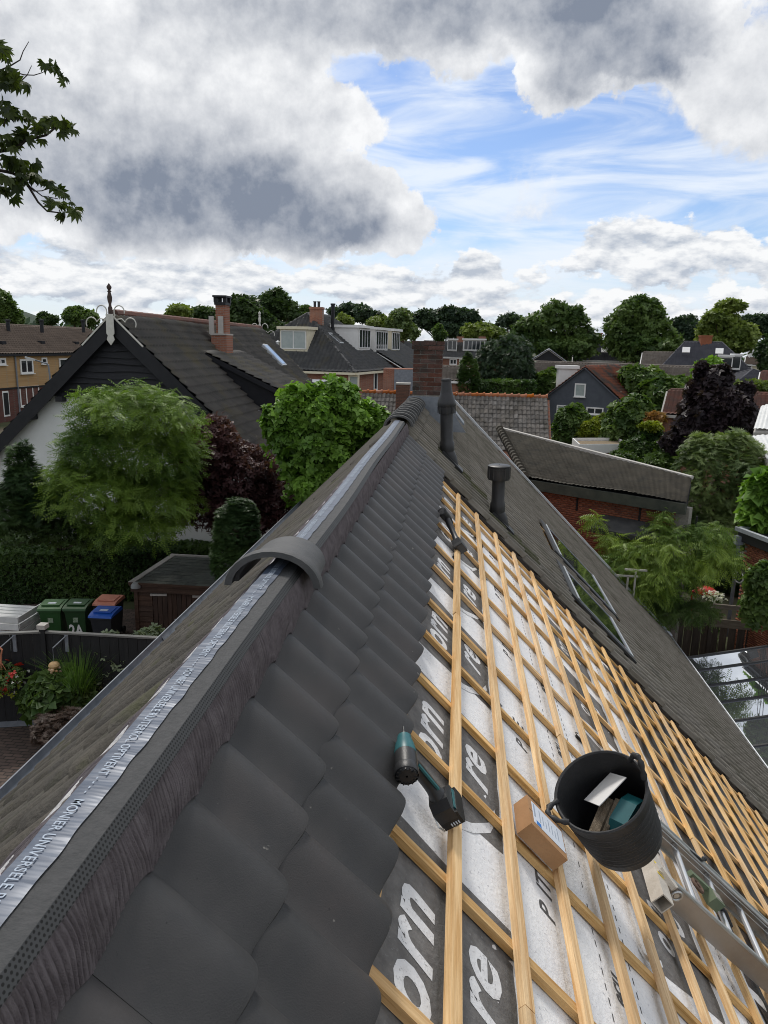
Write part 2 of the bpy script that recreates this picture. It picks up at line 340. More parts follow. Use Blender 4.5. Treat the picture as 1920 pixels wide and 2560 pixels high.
# ------------------------------------------------------------------ roof frames
RZ = CZ - 0.88                        # ridge height
C45 = math.sqrt(.5)
ES = Vector((C45, 0, -C45)); EN = Vector((C45, 0, C45)); EY = Vector((0, 1, 0))
AL = math.radians(44.8); CL, SL = math.cos(AL), math.sin(AL)
LS = Vector((-CL, 0, -SL)); LN = Vector((-SL, 0, CL))
APEX = Vector((0, 0, RZ))
def RP(s, y, h=0.0): return APEX + ES * s + EN * h + Vector((0, y, 0))
def LP(s, y, h=0.0): return APEX + LS * s + LN * h + Vector((0, y, 0))
FR = frame3(ES, EY, EN); FL = frame3(LS, -EY, LN)
Y0, YB, YV = -1.6, 9.06, 21.1         # near gable, party line, far verge
def wave(t, A=0.046, pk=0.66):
    """Pantile section: a hollow pan rising into a rounded roll, then a steep side towards the lock."""
    t = min(1.0, max(0.0, t))
    if t <= pk: return A * math.sin(PI / 2 * t / pk) ** 1.9
    return A * math.cos(PI / 2 * (t - pk) / (1 - pk)) ** 0.75 if t < 1 else 0.0
def tile_geo(Wd, Ln, A, lift, thick, ny=12, pk=.66):
    n1_ = max(3, int(ny * .58)); n2_ = ny - n1_; ts = [pk * j / n1_ for j in range(n1_)] + [pk + (1 - pk) * (j / n2_) ** .8 for j in range(n2_ + 1)]; S = [0, .45 * Ln, .8 * Ln, Ln - .02, Ln - .004, Ln]
    rows = []
    for i, s in enumerate(S):
        dz = lift * s / Ln - (0.0035 if i == 4 else 0.011 if i == 5 else 0)
        rows.append([(s - .015 * (1 - wave(t, A, pk) / A) * max(0, s / Ln - .4) / .6, t * Wd, wave(t, A, pk) + dz) for t in ts])
    rows.append([(Ln - .003 - .015 * (1 - wave(t, A, pk) / A), t * Wd, wave(t, A, pk) + lift - thick) for t in ts])
    mb = MB(); mb.grid(rows)
    for j, sg in ((0, 1), (ny, -1)):                       # side edges
        top = [r[j] for r in rows[:6]]; lo = [(p[0], p[1], p[2] - .010) for p in top]
        mb.grid([top, lo] if sg < 0 else [lo, top])
    return mb
def tile_stuff(mb, places):
    """Many tiles joined into one mesh: places = [(pos, 3x3)]."""
    co = np.array(mb.v, np.float32); fs = np.array([f for f in mb.f if len(f) == 4], np.int32)
    P = np.array([p for p, _ in places], np.float32); R = np.array([[list(r) for r in M3] for _, M3 in places], np.float32)
    allv = np.einsum('nij,kj->nki', R, co) + P[:, None, :]
    return allv.reshape(-1, 3), (fs[None] + (np.arange(len(P)) * len(co))[:, None, None]).reshape(-1, 4)
# ------------------------------------------------------------------ ground
def build_ground():
    xs = sorted(set(list(np.linspace(-34, 34, 69)) + [-1500, -900, -500, -250, -140, -90, -60, -45, 45, 60, 90, 140, 250, 500, 900, 1500]))
    ys = sorted(set(list(np.linspace(-14, 70, 85)) + [-1500, -700, -300, -120, -60, -30, 85, 100, 130, 170, 230, 320, 500, 900, 1800]))
    mb = MB(); mb.grid([[(x, y, ground_z(x, y)) for x in xs] for y in ys])
    g = mb.obj('ground', [mat('garden_ground', (0.045, 0.058, 0.022), (0.075, 0.080, 0.035), 0.7, 0.95, 0.5, 12, c3=(0.085, 0.066, 0.045), s3=0.25, t3=(0.5, 0.62))], smooth=True, kind='structure')
    mb = MB(); xs = np.linspace(-12.5, -2.6, 12); ys = np.linspace(-3, 20.0, 24)
    mb.grid([[(x, y, ground_z(x, y) + .006) for x in xs] for y in ys])
    M = mat('brick_paving', (0.085, 0.060, 0.050), (0.13, 0.095, 0.078), 9, 0.9, 0.4, 60)
    t = M.node_tree; b = t.nodes['Principled BSDF']; br = t.nodes.new('ShaderNodeTexBrick'); gm = t.nodes.new('ShaderNodeNewGeometry')
    br.inputs['Scale'].default_value = 1.0; br.inputs['Brick Width'].default_value = 0.21; br.inputs['Row Height'].default_value = 0.10; br.inputs['Mortar Size'].default_value = 0.010
    br.inputs['Color1'].default_value = (0.085, 0.062, 0.052, 1); br.inputs['Color2'].default_value = (0.13, 0.092, 0.075, 1); br.inputs['Mortar'].default_value = (0.03, 0.027, 0.024, 1)
    t.links.new(gm.outputs['Position'], br.inputs['Vector']); t.links.new(br.outputs['Color'], b.inputs['Base Color'])
    bp = t.nodes.new('ShaderNodeBump'); bp.invert = True; bp.inputs['Strength'].default_value = .6; bp.inputs['Distance'].default_value = .01; t.links.new(br.outputs['Fac'], bp.inputs['Height']); t.links.new(bp.outputs[0], b.inputs['Normal'])
    mb.obj('patio', [M], kind='structure')
build_ground()

# ------------------------------------------------------------------ the house being re-roofed
HS = thing('house', 'near house half with its roof stripped to battens below two rows of black tiles', 'house', (0, 3.7, 1.0))
GUT_S, GUTL_S = 10.1, 4.3
TW, TL = 0.2597, 0.40
me_new = tile_geo(TW, TL, 0.046, 0.024, 0.024, 18).mesh('roof_tile', [m_tile_new], True)
jit = lambda a: random.uniform(-a, a)
for sb, ph in ((0.532, 0.045), (0.864, 0.0)):
    y = 2.983 - .66 * TW + ph - 16 * TW
    while y + TW < YB + .14:
        if y > 0.1:
            place('roof_tile', me_new, HS, RP(sb - TL + jit(.003), y + jit(.002), -0.066 + jit(.001)), FR @ Matrix.Rotation(jit(.006), 3, 'Z') @ Matrix.Rotation(jit(.003), 3, 'Y'))
        y += TW
# left slope: weathered tiles, the nearest as parts
mbL = tile_geo(TW, 0.40, 0.052, 0.028, 0.026, 12); me_left = mbL.mesh('old_roof_tile', [m_tile_left], True)
pl = []
for r in range(12):
    for k in range(38):
        y = Y0 + k * TW
        if y + TW < YB + .05: pl.append((r, y))
pl.sort(key=lambda a: abs(a[1] - 2.5) * 1.0 + (a[0] * .34) * .5)
rest = []
for i, (r, y) in enumerate(pl):
    pos = LP(0.50 + .335 * r - .40 + jit(.006), y + TW + jit(.003), -0.062 + jit(.004)); M3 = FL @ Matrix.Rotation(jit(.012), 3, 'Z') @ Matrix.Rotation(jit(.008), 3, 'Y')
    if i < 290: place('old_roof_tile', me_left, HS, pos, M3)
    else: rest.append((pos, M3))
if rest:
    co, fs = tile_stuff(mbL, rest); tag(npobj('old_roof_tiles', co, fs, [m_tile_left], HS, smooth=True), kind='stuff')
# underlay
HM = -0.125
def sag(s, y):
    return 0.006 * math.sin(s * 9.1 + math.sin(y * 2.3)) * math.sin(y * 5.2 + s) + 0.004 * math.sin(y * 23 + 3 * math.sin(s * 4)) * math.sin(s * 5.3) ** 2
def MP(s, y, o=0.0): return RP(s, y, HM + sag(s, y) * .6 + o)
mb = MB(); nS, nY = 130, 150
mb.grid([[MP(GUT_S * i / nS, Y0 + (YB + .3 - Y0) * j / nY) for j in range(nY + 1)] for i in range(int(nS * .385) + 1)])
mb.obj('underlay_sheet', [m_membrane], HS, True)
mb = MB(); S0 = GUT_S * int(nS * .385) / nS - .12
def folds(s, y): return 0.010 * math.sin(y * 16 + 4 * math.sin(s * 1.7)) * (0.4 + 0.6 * math.sin(s * 2.9 + y) ** 2)
mb.grid([[RP(S0 + (GUT_S - S0) * i / 60, Y0 + (YB + .3 - Y0) * j / 300, HM + .006 + max(-.004, folds(S0 + (GUT_S - S0) * i / 60, Y0 + (YB + .3 - Y0) * j / 300))) for j in range(301)] for i in range(61)])
mb.obj('black_underlay_sheet', [m_black_sheet], HS, True)
def patch(poly, o, name, mt, n=10):
    """Flat print: polygon in (y, s) laid on the sheet, cut in strips so that it follows its waves."""
    mb = MB(); top, bot = poly                              # two polylines with equal counts
    k = len(top); rows = []
    for i in range(n + 1):
        f = i / n; rows.append([MP(top[j][1] * (1 - f) + bot[j][1] * f, top[j][0] * (1 - f) + bot[j][0] * f, o) for j in range(k)])
    mb.grid(rows); return mb.obj(name, [mt], HS, True)
def dense(p, n=8):
    out = []
    for a, b in zip(p[:-1], p[1:]): out += [(a[0] + (b[0] - a[0]) * i / n, a[1] + (b[1] - a[1]) * i / n) for i in range(n)]
    return out + [p[-1]]
def sheet_text(geo, y, s, size, o, mt, mir=1):
    v, f = geo; mb = MB(); mb.add([MP(s - q[1] * size, y + q[0] * size, o) for q in v], f); mb.obj('lettering', [mt], HS)
PER = 1.262
for row, (sA, sB) in enumerate(((0.62, 1.53), (2.67, 3.21))):
    ph = 1.98 if row == 0 else 2.42
    for k in range(-2, 6):
        yc = ph + k * PER
        a0, a1 = yc - .58, yc + .36
        if a1 > YB: continue
        mid = (sA + sB) / 2
        top = dense([(a0 - .05, sA), (a0 + .25, sA), (yc, sA), (yc + .2, sA), (a1 + .02, sA)]); wv = [.03 * math.sin(9 * i / len(top)) for i in range(len(top))]
        bot = dense([(a0 + .07, sB), (a0 + .3, sB), (yc, sB), (yc + .25, sB), (a1 - .03, sB)])
        patch((top, bot), 0.0012, 'print_patch', m_print)
        if row == 0:
            sheet_text(TX_ORN, yc - .38, 1.135, 0.29, 0.0026, m_printw); sheet_text(TX_RE, yc - .19, 1.445, 0.30, 0.0026, m_printw)
            # long white stroke below the letters
            st_ = [(yc - .60, 1.21), (yc - .52, 1.33), (yc - .40, 1.44), (yc - .24, 1.495)]
            patch((dense([(p[0], p[1] - .0) for p in st_]), dense([(p[0] - .055, p[1] + .012) for p in st_])), 0.0026, 'print_stroke', m_printw, 2)
            patch((dense([(yc + .86, 1.59), (yc + 1.0, 1.61)]), dense([(yc + .90, 1.61), (yc + .99, 1.655)])), 0.0012, 'print_patch', m_print, 2)
        else:
            sheet_text(TX_RE, yc - .22, 3.09, 0.30, 0.0026, m_printw); sheet_text(TX_ORN, yc - .40, 2.87, 0.22, 0.0026, m_printw)
for k in range(0, 5):
    y = 3.90 + (k - 1) * 1.30
    sheet_text(TX_P, y, 1.83, 0.13, 0.0012, m_printd); sheet_text(TX_ITE, y + .13, 1.83, 0.13, 0.0012, m_printd)
    sheet_text(TX_ECU, 2.52 + (k - 1) * .92, 2.24, 0.11, 0.0012, m_printd)
mb = MB()
for s in (2.12, 2.36, 3.5):
    y = 0.6
    while y < YB:
        if 0.05 < random.random(): mb.box(MP(s + jit(.003), y, .0012), (.006, .035, .0006), (ES, EY, EN))
        y += .072
mb.obj('dashed_line_print', [m_printd], HS, kind='stuff')
# counter battens (down the slope) and battens (along the ridge), joined end to end as in the photograph
CBY = [9.0, 8.62, 8.0, 7.42, 6.80, 6.02, 5.40, 4.62, 4.05, 3.46, 2.87, 2.20, 1.60, 1.0, 0.40, -0.2, -0.8, -1.4]
for y in CBY:
    s = 0.02
    while s < GUT_S - .2:
        e = min(GUT_S - .02, s + random.uniform(2.6, 4.2)); mb = MB(); a = jit(.006)
        mb.box(RP((s + e) / 2, y + a, HM + .0205), (e - s - .004, .044, .028), (ES, EY, EN)); mb.obj('counter_batten', [m_wood_s], HS); s = e
s_k = [1.178 + .336 * k for k in range(-2, 27)]
for i, s in enumerate(s_k):
    if s > GUT_S - .03: continue
    y = Y0; first = True
    while y < YB - .06:
        e = y + (random.uniform(1.2, 4.0) if first else random.uniform(2.9, 4.6)); first = False
        if YB - .05 - e < 1.0: e = YB - .05
        mb = MB(); a, b2 = jit(.004), jit(.004)
        mb.bar(RP(s + a, y + .002, HM + .0495), RP(s + b2, e - .002, HM + .0495), .046, .0295, EN); o = mb.obj('batten', [m_wood_y], HS); y = e
# ridge roll: foil strip, fabric band, perforated band, pleated flap
def tile_h(y, s):
    t = ((y - (2.983 - .66 * TW + .045)) / TW) % 1.0
    return -0.066 + .024 * (1 - (.532 - s) / TL) + wave(t)
YR0, YR1 = 0.25, YB - .02
mb = MB(); ny = 700
def strip(x0, z0, x1, z1, n, wob=0.0):
    rows = []
    for j in range(n + 1):
        y = YR0 + (YR1 - YR0) * j / n; d = wob * (math.sin(y * 31) + math.sin(y * 53 + 1) * .6); hu = .010 * math.sin(y * .55) + .006 * math.sin(y * 1.9)
        rows.append([(x0 + d * .5 + hu, y, RZ + z0), (x0 * .5 + x1 * .5 + hu, y, RZ + (z0 + z1) / 2 + .0015 * math.sin(y * 47) + (.002 if z0 == z1 else 0)), (x1 + d + hu, y, RZ + z1)])
    return rows
mb.grid([r[::-1] for r in strip(-.014, .0015, .052, .0015, 700, .0015)][::-1]); mb.obj('foil_strip', [m_foil], HS, True)
mb = MB(); mb.grid([r[::-1] for r in strip(.046, -.0015, .097, -.008, 300)][::-1]); mb.grid([r for r in strip(-.030, -.036, -.010, -.0015, 300)]); mb.obj('fabric_band', [m_band], HS, True)
M = mat('perforated_band', (0.040, 0.042, 0.044), (0.050, 0.052, 0.054), 50, 0.6)
t = M.node_tree; b = t.nodes['Principled BSDF']; lk = t.links.new
def n_(k, op=None, **kw):
    n = t.nodes.new(k)
    if op: n.operation = op
    for a, v in kw.items(): n.inputs[int(a[1:])].default_value = v
    return n
g = n_('ShaderNodeNewGeometry'); sp = n_('ShaderNodeSeparateXYZ'); lk(g.outputs['Position'], sp.inputs[0])
zz = n_('ShaderNodeMath', 'MULTIPLY_ADD', _1=-1 / .0074, _2=RZ / .0074); lk(sp.outputs['Z'], zz.inputs[0])
zf = n_('ShaderNodeMath', 'FLOOR'); lk(zz.outputs[0], zf.inputs[0]); odd = n_('ShaderNodeMath', 'MULTIPLY', _1=.5); lk(zf.outputs[0], odd.inputs[0])
yy = n_('ShaderNodeMath', 'MULTIPLY_ADD', _1=1 / .0105); lk(sp.outputs['Y'], yy.inputs[0]); lk(odd.outputs[0], yy.inputs[2])
d2 = []
for src in (yy, zz):
    f = n_('ShaderNodeMath', 'FRACT'); lk(src.outputs[0], f.inputs[0]); s1 = n_('ShaderNodeMath', 'SUBTRACT', _1=.5); lk(f.outputs[0], s1.inputs[0]); q = n_('ShaderNodeMath', 'MULTIPLY'); lk(s1.outputs[0], q.inputs[0]); lk(s1.outputs[0], q.inputs[1]); d2.append(q)
sm = n_('ShaderNodeMath', 'ADD'); lk(d2[0].outputs[0], sm.inputs[0]); lk(d2[1].outputs[0], sm.inputs[1])
hole = n_('ShaderNodeMath', 'LESS_THAN', _1=.085); lk(sm.outputs[0], hole.inputs[0])
mxn = t.nodes.new('ShaderNodeMix'); mxn.data_type = 'RGBA'; lk(hole.outputs[0], mxn.inputs[0]); mxn.inputs[6].default_value = (.050, .052, .054, 1); mxn.inputs[7].default_value = (.004, .004, .004, 1); lk(mxn.outputs[2], b.inputs['Base Color'])
mb = MB(); mb.grid([r[::-1] for r in strip(.097, -.008, .114, -.034, 300)][::-1]); mb.obj('perforated_band', [M], HS, True)
def flap(side):
    nyf = 5200; nv = 8; y = np.linspace(YR0, YR1, nyf + 1); co = np.zeros((nyf + 1, nv + 1, 3), np.float32)
    rs = np.random.default_rng(3 + (side > 0)); phs = np.cumsum(rs.normal(0, .16, nyf + 1))
    for j in range(nv + 1):
        f = j / nv
        a = np.array([.114, 0, RZ - .034]) if side > 0 else np.array([-.031, 0, RZ - .038])
        th = np.array([tile_h(q, .2) for q in y]); se = .222 + .012 * np.sin(y * 2 * PI / TW + 1.2)
        E_ = ES if side > 0 else LS; N_ = EN if side > 0 else LN
        e = np.array([E_.x, 0, E_.z])[None] * se[:, None] + np.array([N_.x, 0, N_.z])[None] * (th + .005)[:, None] + np.array([0, 0, RZ])[None]
        p = a[None] * (1 - f) + e * f; p[:, 0] += (1 if side > 0 else -1) * .008 * math.sin(PI * f)
        q_ = np.abs(np.sin(y * PI / .0150 + .35 * phs + 1.1 * math.sin(f * 4) * np.sin(y * 13))); ple = (.026 * q_ ** .40 - .019) * (.35 + .65 * f) + .0018 * np.sin(y * 2 * PI / .0071 + 2 * phs)
        co[:, j] = p + np.array([N_.x, 0, N_.z])[None] * ple[:, None]; co[:, j, 1] = y + .006 * math.sin(f * 5) * np.sin(y * 40)
    idx = np.arange((nyf + 1) * (nv + 1)).reshape(nyf + 1, nv + 1)
    fs = np.stack([idx[:-1, :-1], idx[:-1, 1:], idx[1:, 1:], idx[1:, :-1]], -1).reshape(-1, 4)
    npobj('pleated_flap', co.reshape(-1, 3), fs if side < 0 else fs, [m_pleat], HS, smooth=True)
flap(1); flap(-1)
mb = MB(); mb.box((0.02, (YR0 + YR1) / 2, RZ - .060), (.06, YR1 - YR0, .09)); mb.obj('ridge_board', [m_wood_y], HS)
v, f = TX_RIDGE; wtx = max(p[0] for p in v); m_silver = mat('foil_lettering', (0.30, 0.36, 0.44), (0.38, 0.45, 0.54), 30, 0.5)
for k in range(0, 13):
    ys = 1.222 + .605 * k; sc_ = .585 / wtx
    mb = MB(); mb.add([(.008 + .010 * math.sin(ys * .55) + p[1] * .030, ys - p[0] * sc_, RZ + .0065) for p in v], f); mb.obj('lettering', [m_silver], HS)
# gutter, walls
def gutter(parent, y0, y1):
    mb = MB(); c0 = RP(GUT_S - .03, 0, -.06)
    prof = [(-.07, .05), (-.065, -.05), (0, -.085), (.06, -.05), (.075, .055), (.092, .062), (.092, .05), (.080, .045), (.068, -.055), (0, -.095), (-.075, -.055), (-.08, .05)]
    mb.grid([[(c0.x + a, y, c0.z + b) for a, b in prof] for y in (y0, y1)]); return mb.obj('gutter', [m_zinc], parent)
gutter(HS, Y0, YB)
mb = MB(); cl = LP(GUTL_S - .02, 0, -.03)
mb.grid([[(cl.x + a, y, cl.z + b) for a, b in [(.05, .02), (.03, -.06), (-.05, -.08), (-.10, -.03), (-.11, .05), (-.125, .05), (-.115, -.05), (-.05, -.095), (.04, -.075), (.07, .02)]] for y in (Y0, YB)])
mb.obj('gutter', [m_lead], HS)
def shell(parent, y0, y1, mt):
    xr = RP(GUT_S - .45, 0).x; zr = RP(GUT_S - .45, 0, -.2).z; xl = LP(GUTL_S - .3, 0).x; zl = LP(GUTL_S - .3, 0, -.2).z
    mb = MB(); mb.prism([(xl, y0, 0), (xr, y0, -1.4), (xr, y0, zr), (0, y0, RZ - .32), (xl, y0, zl)], (0, y1 - y0, 0)); mb.obj('wall', [mt], parent)
shell(HS, Y0 + .15, YB - .004, m_brick_red)
# loose ridge tile, set over the roll
def ridge_profile(R, y, drop, k=14): return [(R * 1.06 * math.sin(a) * 1.02, y, R * math.cos(a) * .86 - drop) for a in [(-1.5 + 3.0 * i / k) for i in range(k + 1)]]
def ridge_tile_mb(R=.155, Ln=.34, lip=.06):
    mb = MB(); T = .016
    outs = [(0, R + .022), (.012, R + .026), (lip, R + .024), (lip + .008, R), (Ln, R - .012)]
    o = [ridge_profile(r, y, R * .86) for y, r in outs]; i_ = [ridge_profile(r - T - (.01 if y < lip + .001 else 0), y, R * .86) for y, r in outs]
    mb.grid(o[::-1]); mb.grid(i_); mb.grid([o[0], i_[0]][::-1]); mb.grid([o[-1], i_[-1]])
    for c in (0, -1): mb.grid([[r[c] for r in o], [r[c] for r in i_]])
    return mb
me_rt = ridge_tile_mb(.158, .41).mesh('loose_ridge_tile', [mat('new_ridge_tile', (0.068, 0.070, 0.072), (0.088, 0.089, 0.090), 14, 0.6, 0.25, 160, spec=0.35)], True)
o = place('ridge_tile', me_rt, None, (0.020, 2.76, RZ + .060), Matrix.Rotation(0.04, 3, 'Z') @ Matrix.Rotation(-0.03, 3, 'X'))
tag(o, 'single loose black half-round ridge tile set over the blue foil ridge roll', 'ridge tile')

# ------------------------------------------------------------------ the other half with its old tiles
HF = thing('house', 'far house half with old grey tiles, two roof windows and black vent pipes', 'house', (0, 15, 1.0))
FW, FLN, FG = 0.2235, 0.40, 0.335
mbF = tile_geo(FW, FLN, 0.052, 0.030, 0.028, 11, .26); me_far = mbF.mesh('old_roof_tile', [m_tile_far], True); me_moss = mbF.mesh('mossy_roof_tile', [m_tile_moss], True)
WIN = [(3.64, 5.10, 12.55, 14.75), (3.50, 4.66, 9.95, 11.45)]
PIPES = [(0.86, 10.35), (1.86, 9.75)]
lst = []
ncol = int((YV - YB) / FW)
for c in range(ncol + 1):
    for r in range(31):
        sb = 0.34 + FG * r; y = YB + .012 + c * FW
        if sb > GUT_S + .08 or y + FW > YV + .02: continue
        if any(a - .03 < sb and sb - FG < b and y + FW > p - .03 and y < q + .02 for a, b, p, q in WIN): continue
        lst.append((sb, y))
lst.sort(key=lambda a: (RP(a[0], a[1]) - CAMP).length)
rest = []
for i, (sb, y) in enumerate(lst):
    pos = RP(sb - FLN + jit(.005), y + jit(.002), -0.058 + jit(.003)); M3 = FR @ Matrix.Rotation(jit(.01), 3, 'Z')
    mossy = any(.15 < sb - ps < 1.15 and abs(y + FW / 2 - py - .02 * 0) < .22 for ps, py in PIPES)
    if i < 298 or mossy: place('old_roof_tile', me_moss if mossy else me_far, HF, pos, M3)
    else: rest.append((pos, M3))
co, fs = tile_stuff(mbF, rest); tag(npobj('old_roof_tiles', co, fs, [m_tile_far], HF, smooth=True), kind='stuff')
mb = MB(); mb.grid([[RP(s, y, -.075) for y in (YB + .02, YV)] for s in (0, GUT_S)]); mb.grid([[LP(s, y, -.09) for y in (YB, YV)] for s in (GUTL_S, 0)]); mb.obj('roof_deck', [m_wood_s], HF)
lp = [(LP(.5 + .335 * r - .4, YB + .05 + (k + 1) * TW, -.06), FL) for r in range(12) for k in range(46)]
co, fs = tile_stuff(mbL, lp); tag(npobj('left_slope_tiles', co, fs, [m_tile_left], HF, smooth=True), kind='stuff')
shell(HF, YB + .004, YV - .12, m_brick_red); gutter(HF, YB + .004, YV - .3)
mb = MB(); mb.grid([[(cl.x + a, y, cl.z + b) for a, b in [(.05, .02), (.03, -.06), (-.05, -.08), (-.10, -.03), (-.11, .05), (-.125, .05), (-.04, -.095), (.07, .02)]] for y in (YB, YV)]); mb.obj('gutter', [m_lead], HF)
mb = MB(); mb.box(RP(GUT_S / 2 + .05, YV + .04, .045), (GUT_S + .1, .20, .05), (ES, EY, EN)); mb.box(RP(GUT_S / 2, YV + .10, -.10), (GUT_S, .03, .2), (ES, EY, EN)); mb.obj('verge_trim', [m_zinc], HF)
me_ro = ridge_tile_mb(.148, .40, .05).mesh('ridge_tile', [m_ridge_old], True)
for k in range(11): place('ridge_tile', me_ro, HF, (0.012 + jit(.004), YB + .02 + .335 * k, RZ + .045 + jit(.004)), Matrix.Rotation(jit(.02), 3, 'Z'))
# open edge: dark sheet and rolled tile edge at the party line
mb = MB(); mb.box(RP(GUT_S / 2, YB + .004, -.085), (GUT_S - .1, .02, .06), (ES, EY, EN)); mb.obj('tile_edge_sheet', [m_black_sheet], HF)
for k, (a, b_, p, q) in enumerate(WIN):
    w = MB()
    for s in (a + .035, b_ - .035): w.box(RP(s, (p + q) / 2, .012), (.05, q - p, .05), (ES, EY, EN))
    for y in (p + .035, q - .035): w.box(RP((a + b_) / 2, y, .010), (b_ - a - .12, .05, .045), (ES, EY, EN))
    fr = w.obj('roof_window', [m_lead], HF)
    w = MB(); w.box(RP((a + b_) / 2, (p + q) / 2, .020), (b_ - a - .11, q - p - .11, .012), (ES, EY, EN)); w.obj('pane', [glassmat('skylight_glass', (0.012, 0.016, 0.014), 0.03, 0.9)], fr)
    MB().box(RP(a + .012, (p + q) / 2, .040), (.035, q - p + .04, .012), (ES, EY, EN)).obj('cover_trim', [m_zinc], fr); MB().box(RP(b_ - .02, (p + q) / 2, .038), (.03, q - p + .04, .010), (ES, EY, EN)).obj('cover_trim', [m_zinc], fr)
    w = MB(); w.box(RP(a - .07, (p + q) / 2, .012), (.14, q - p + .2, .03), (ES, EY, EN)); w.box(RP((a + b_) / 2, p - .06, .010), (b_ - a + .1, .10, .03), (ES, EY, EN)); w.obj('flashing', [m_blackmetal], fr)
# vent pipes
def lean(pos, prof, n=18, tilt=(0, 0)):
    z = Vector((tilt[0], tilt[1], 1)).normalized(); x = Vector((1, 0, 0)); x = (x - z * x.dot(z)).normalized(); y = z.cross(x); return pos, (x, y, z)
def vent(ps, py, kind):
    base = RP(ps, py, .0); tl = (-.05, 0) if kind else (-.015, 0)
    o0, ax = lean(base, None, 18, tl); vp = MB(); r = .088 if kind else .084; h = .62 if kind else .53
    vp.lathe([(r * 1.0, -.1), (r * 1.18, .10), (r * 1.18, .19), (r * 1.02, .22), (r, h)], 20, o0, ax); p = vp.obj('vent_pipe', [m_plastic], HF, True)
    ft = MB(); top = o0 + ax[2] * .06
    path = [top, top + ES * .10 - EN * .03, top + ES * .22 - EN * .09, top + ES * .31 - EN * .17]; ft.tube(path, [r * 1.16, r * 1.12, r * .95, r * .7], 14); ft.box(RP(ps + .10, py, .012), (.40, .26, .03), (ES, EY, EN)); ft.obj('pipe_flashing', [m_plastic], p, True)
    cp = MB()
    if kind:
        t0 = o0 + ax[2] * h
        cp.lathe([(r * .9, -.02), (r * 1.25, -.02), (r * 1.3, .07), (r * 1.36, .07), (r * 1.45, .085), (r * 1.40, .14), (r * 1.02, .25), (r * .98, .26), (r * .93, .28), (r * .74, .42), (r * .80, .425), (r * .80, .45), (r * .2, .455)], 20, t0, ax)
        for k in range(8):
            a = k * PI / 4; cp.box(t0 + ax[0] * math.cos(a) * r * 1.36 + ax[1] * math.sin(a) * r * 1.36 + ax[2] * .03, (.012, .012, .09), ax)
    else:
        t0 = o0 + ax[2] * h; R = r * 1.72
        cp.lathe([(r, -.02), (R * .97, -.02), (R, -.005), (R, .145), (R * 1.04, .15), (R * 1.04, .165), (R * .9, .175), (.01, .18)], 24, t0, ax)
        for k in range(12):
            a = k * PI / 6; cp.box(t0 + ax[0] * math.cos(a) * R + ax[1] * math.sin(a) * R + ax[2] * .07, (.014, .014, .14), ax)
        for k in range(6): cp.box(t0 + Vector((-.06 + .024 * k, -R - .001, .12)), (.014, .006, .012))
    cp.obj('pipe_cap', [m_plastic], p, True)
vent(*PIPES[0], 1); vent(*PIPES[1], 0)
# brick chimney on the ridge
CHY = 12.95
cl_, cr_ = at_y(1031, 950, CHY), at_y(1104.5, 950, CHY); ct = at_y(1070, 852, CHY).z; cb = at_y(1065, 988, CHY).z
cw = cr_.x - cl_.x; cx = (cl_.x + cr_.x) / 2; cdp = cw
mb = MB(); mb.box((cx, CHY + cdp / 2, (ct + cb - 1.0) / 2), (cw - .024, cdp - .024, ct - cb + 1.0 - .012)); core = mb.obj('chimney', [m_mortar], HF)
ncr = 12; ch = (ct - cb) / ncr; me_b = {}
def brick(l, w, hh):
    key = (round(l, 3), round(w, 3), round(hh, 3))
    if key not in me_b:
        b_ = MB(); e = .006; hx, hy, hz_ = l / 2, w / 2, hh / 2
        b_.lathe([(1e-4, -hz_)], 4) if False else b_.box((0, 0, 0), (l, w, hh)); me_b[key] = b_.mesh('brick', [m_brick_dark])
    return me_b[key]
J = .011
for r in range(ncr):
    z = cb + ch * (r + .5); hh = ch - J; out = .028 if r >= ncr - 2 else 0.0; ww = cw + 2 * out
    hf = ww / 2 - J; q = ww / 4
    segs = [(-ww / 4, ww / 2 - J), (ww / 4, ww / 2 - J)] if r % 2 == 0 else [(-ww / 2 + q / 2, q - J), (0, ww / 2 - J), (ww / 2 - q / 2, q - J)]
    for c_, l in segs:
        place('brick', brick(l, .1, hh), core, (cx + c_, CHY - out + .05 + jit(.002), z)); place('brick', brick(l, .1, hh), core, (cx + c_, CHY + cdp + out - .05, z))
    for c_, l in ([(-cdp / 4 + .0, cdp / 2 - J - .1), (cdp / 4, cdp / 2 - J - .1)] if r % 2 else [(0, cdp - .2 - J)]):
        for sg in (-1, 1): place('brick', brick(.1, l, hh), core, (cx + sg * (ww / 2 - .05 - J / 2), CHY + cdp / 2 + c_, z))
fl = MB(); fl.prism([(cx - cw / 2 - .05, CHY - .012, cb - .02), (cx + cw / 2 + .04, CHY - .012, cb - .02), (cx + cw / 2 + .45, CHY - .012, cb - .62), (cx - cw / 2 - .45, CHY - .012, cb - .62)], (0, -.02, 0))
fl.prism([(cx + cw / 2 + .003, CHY - .02, cb - .02), (cx + cw / 2 + .003, CHY + cdp, cb - .02), (cx + cw / 2 + .40, CHY + cdp, cb - .5), (cx + cw / 2 + .40, CHY - .02, cb - .5)], (.02, 0, .02)); fl.obj('lead_flashing', [m_lead], HF)
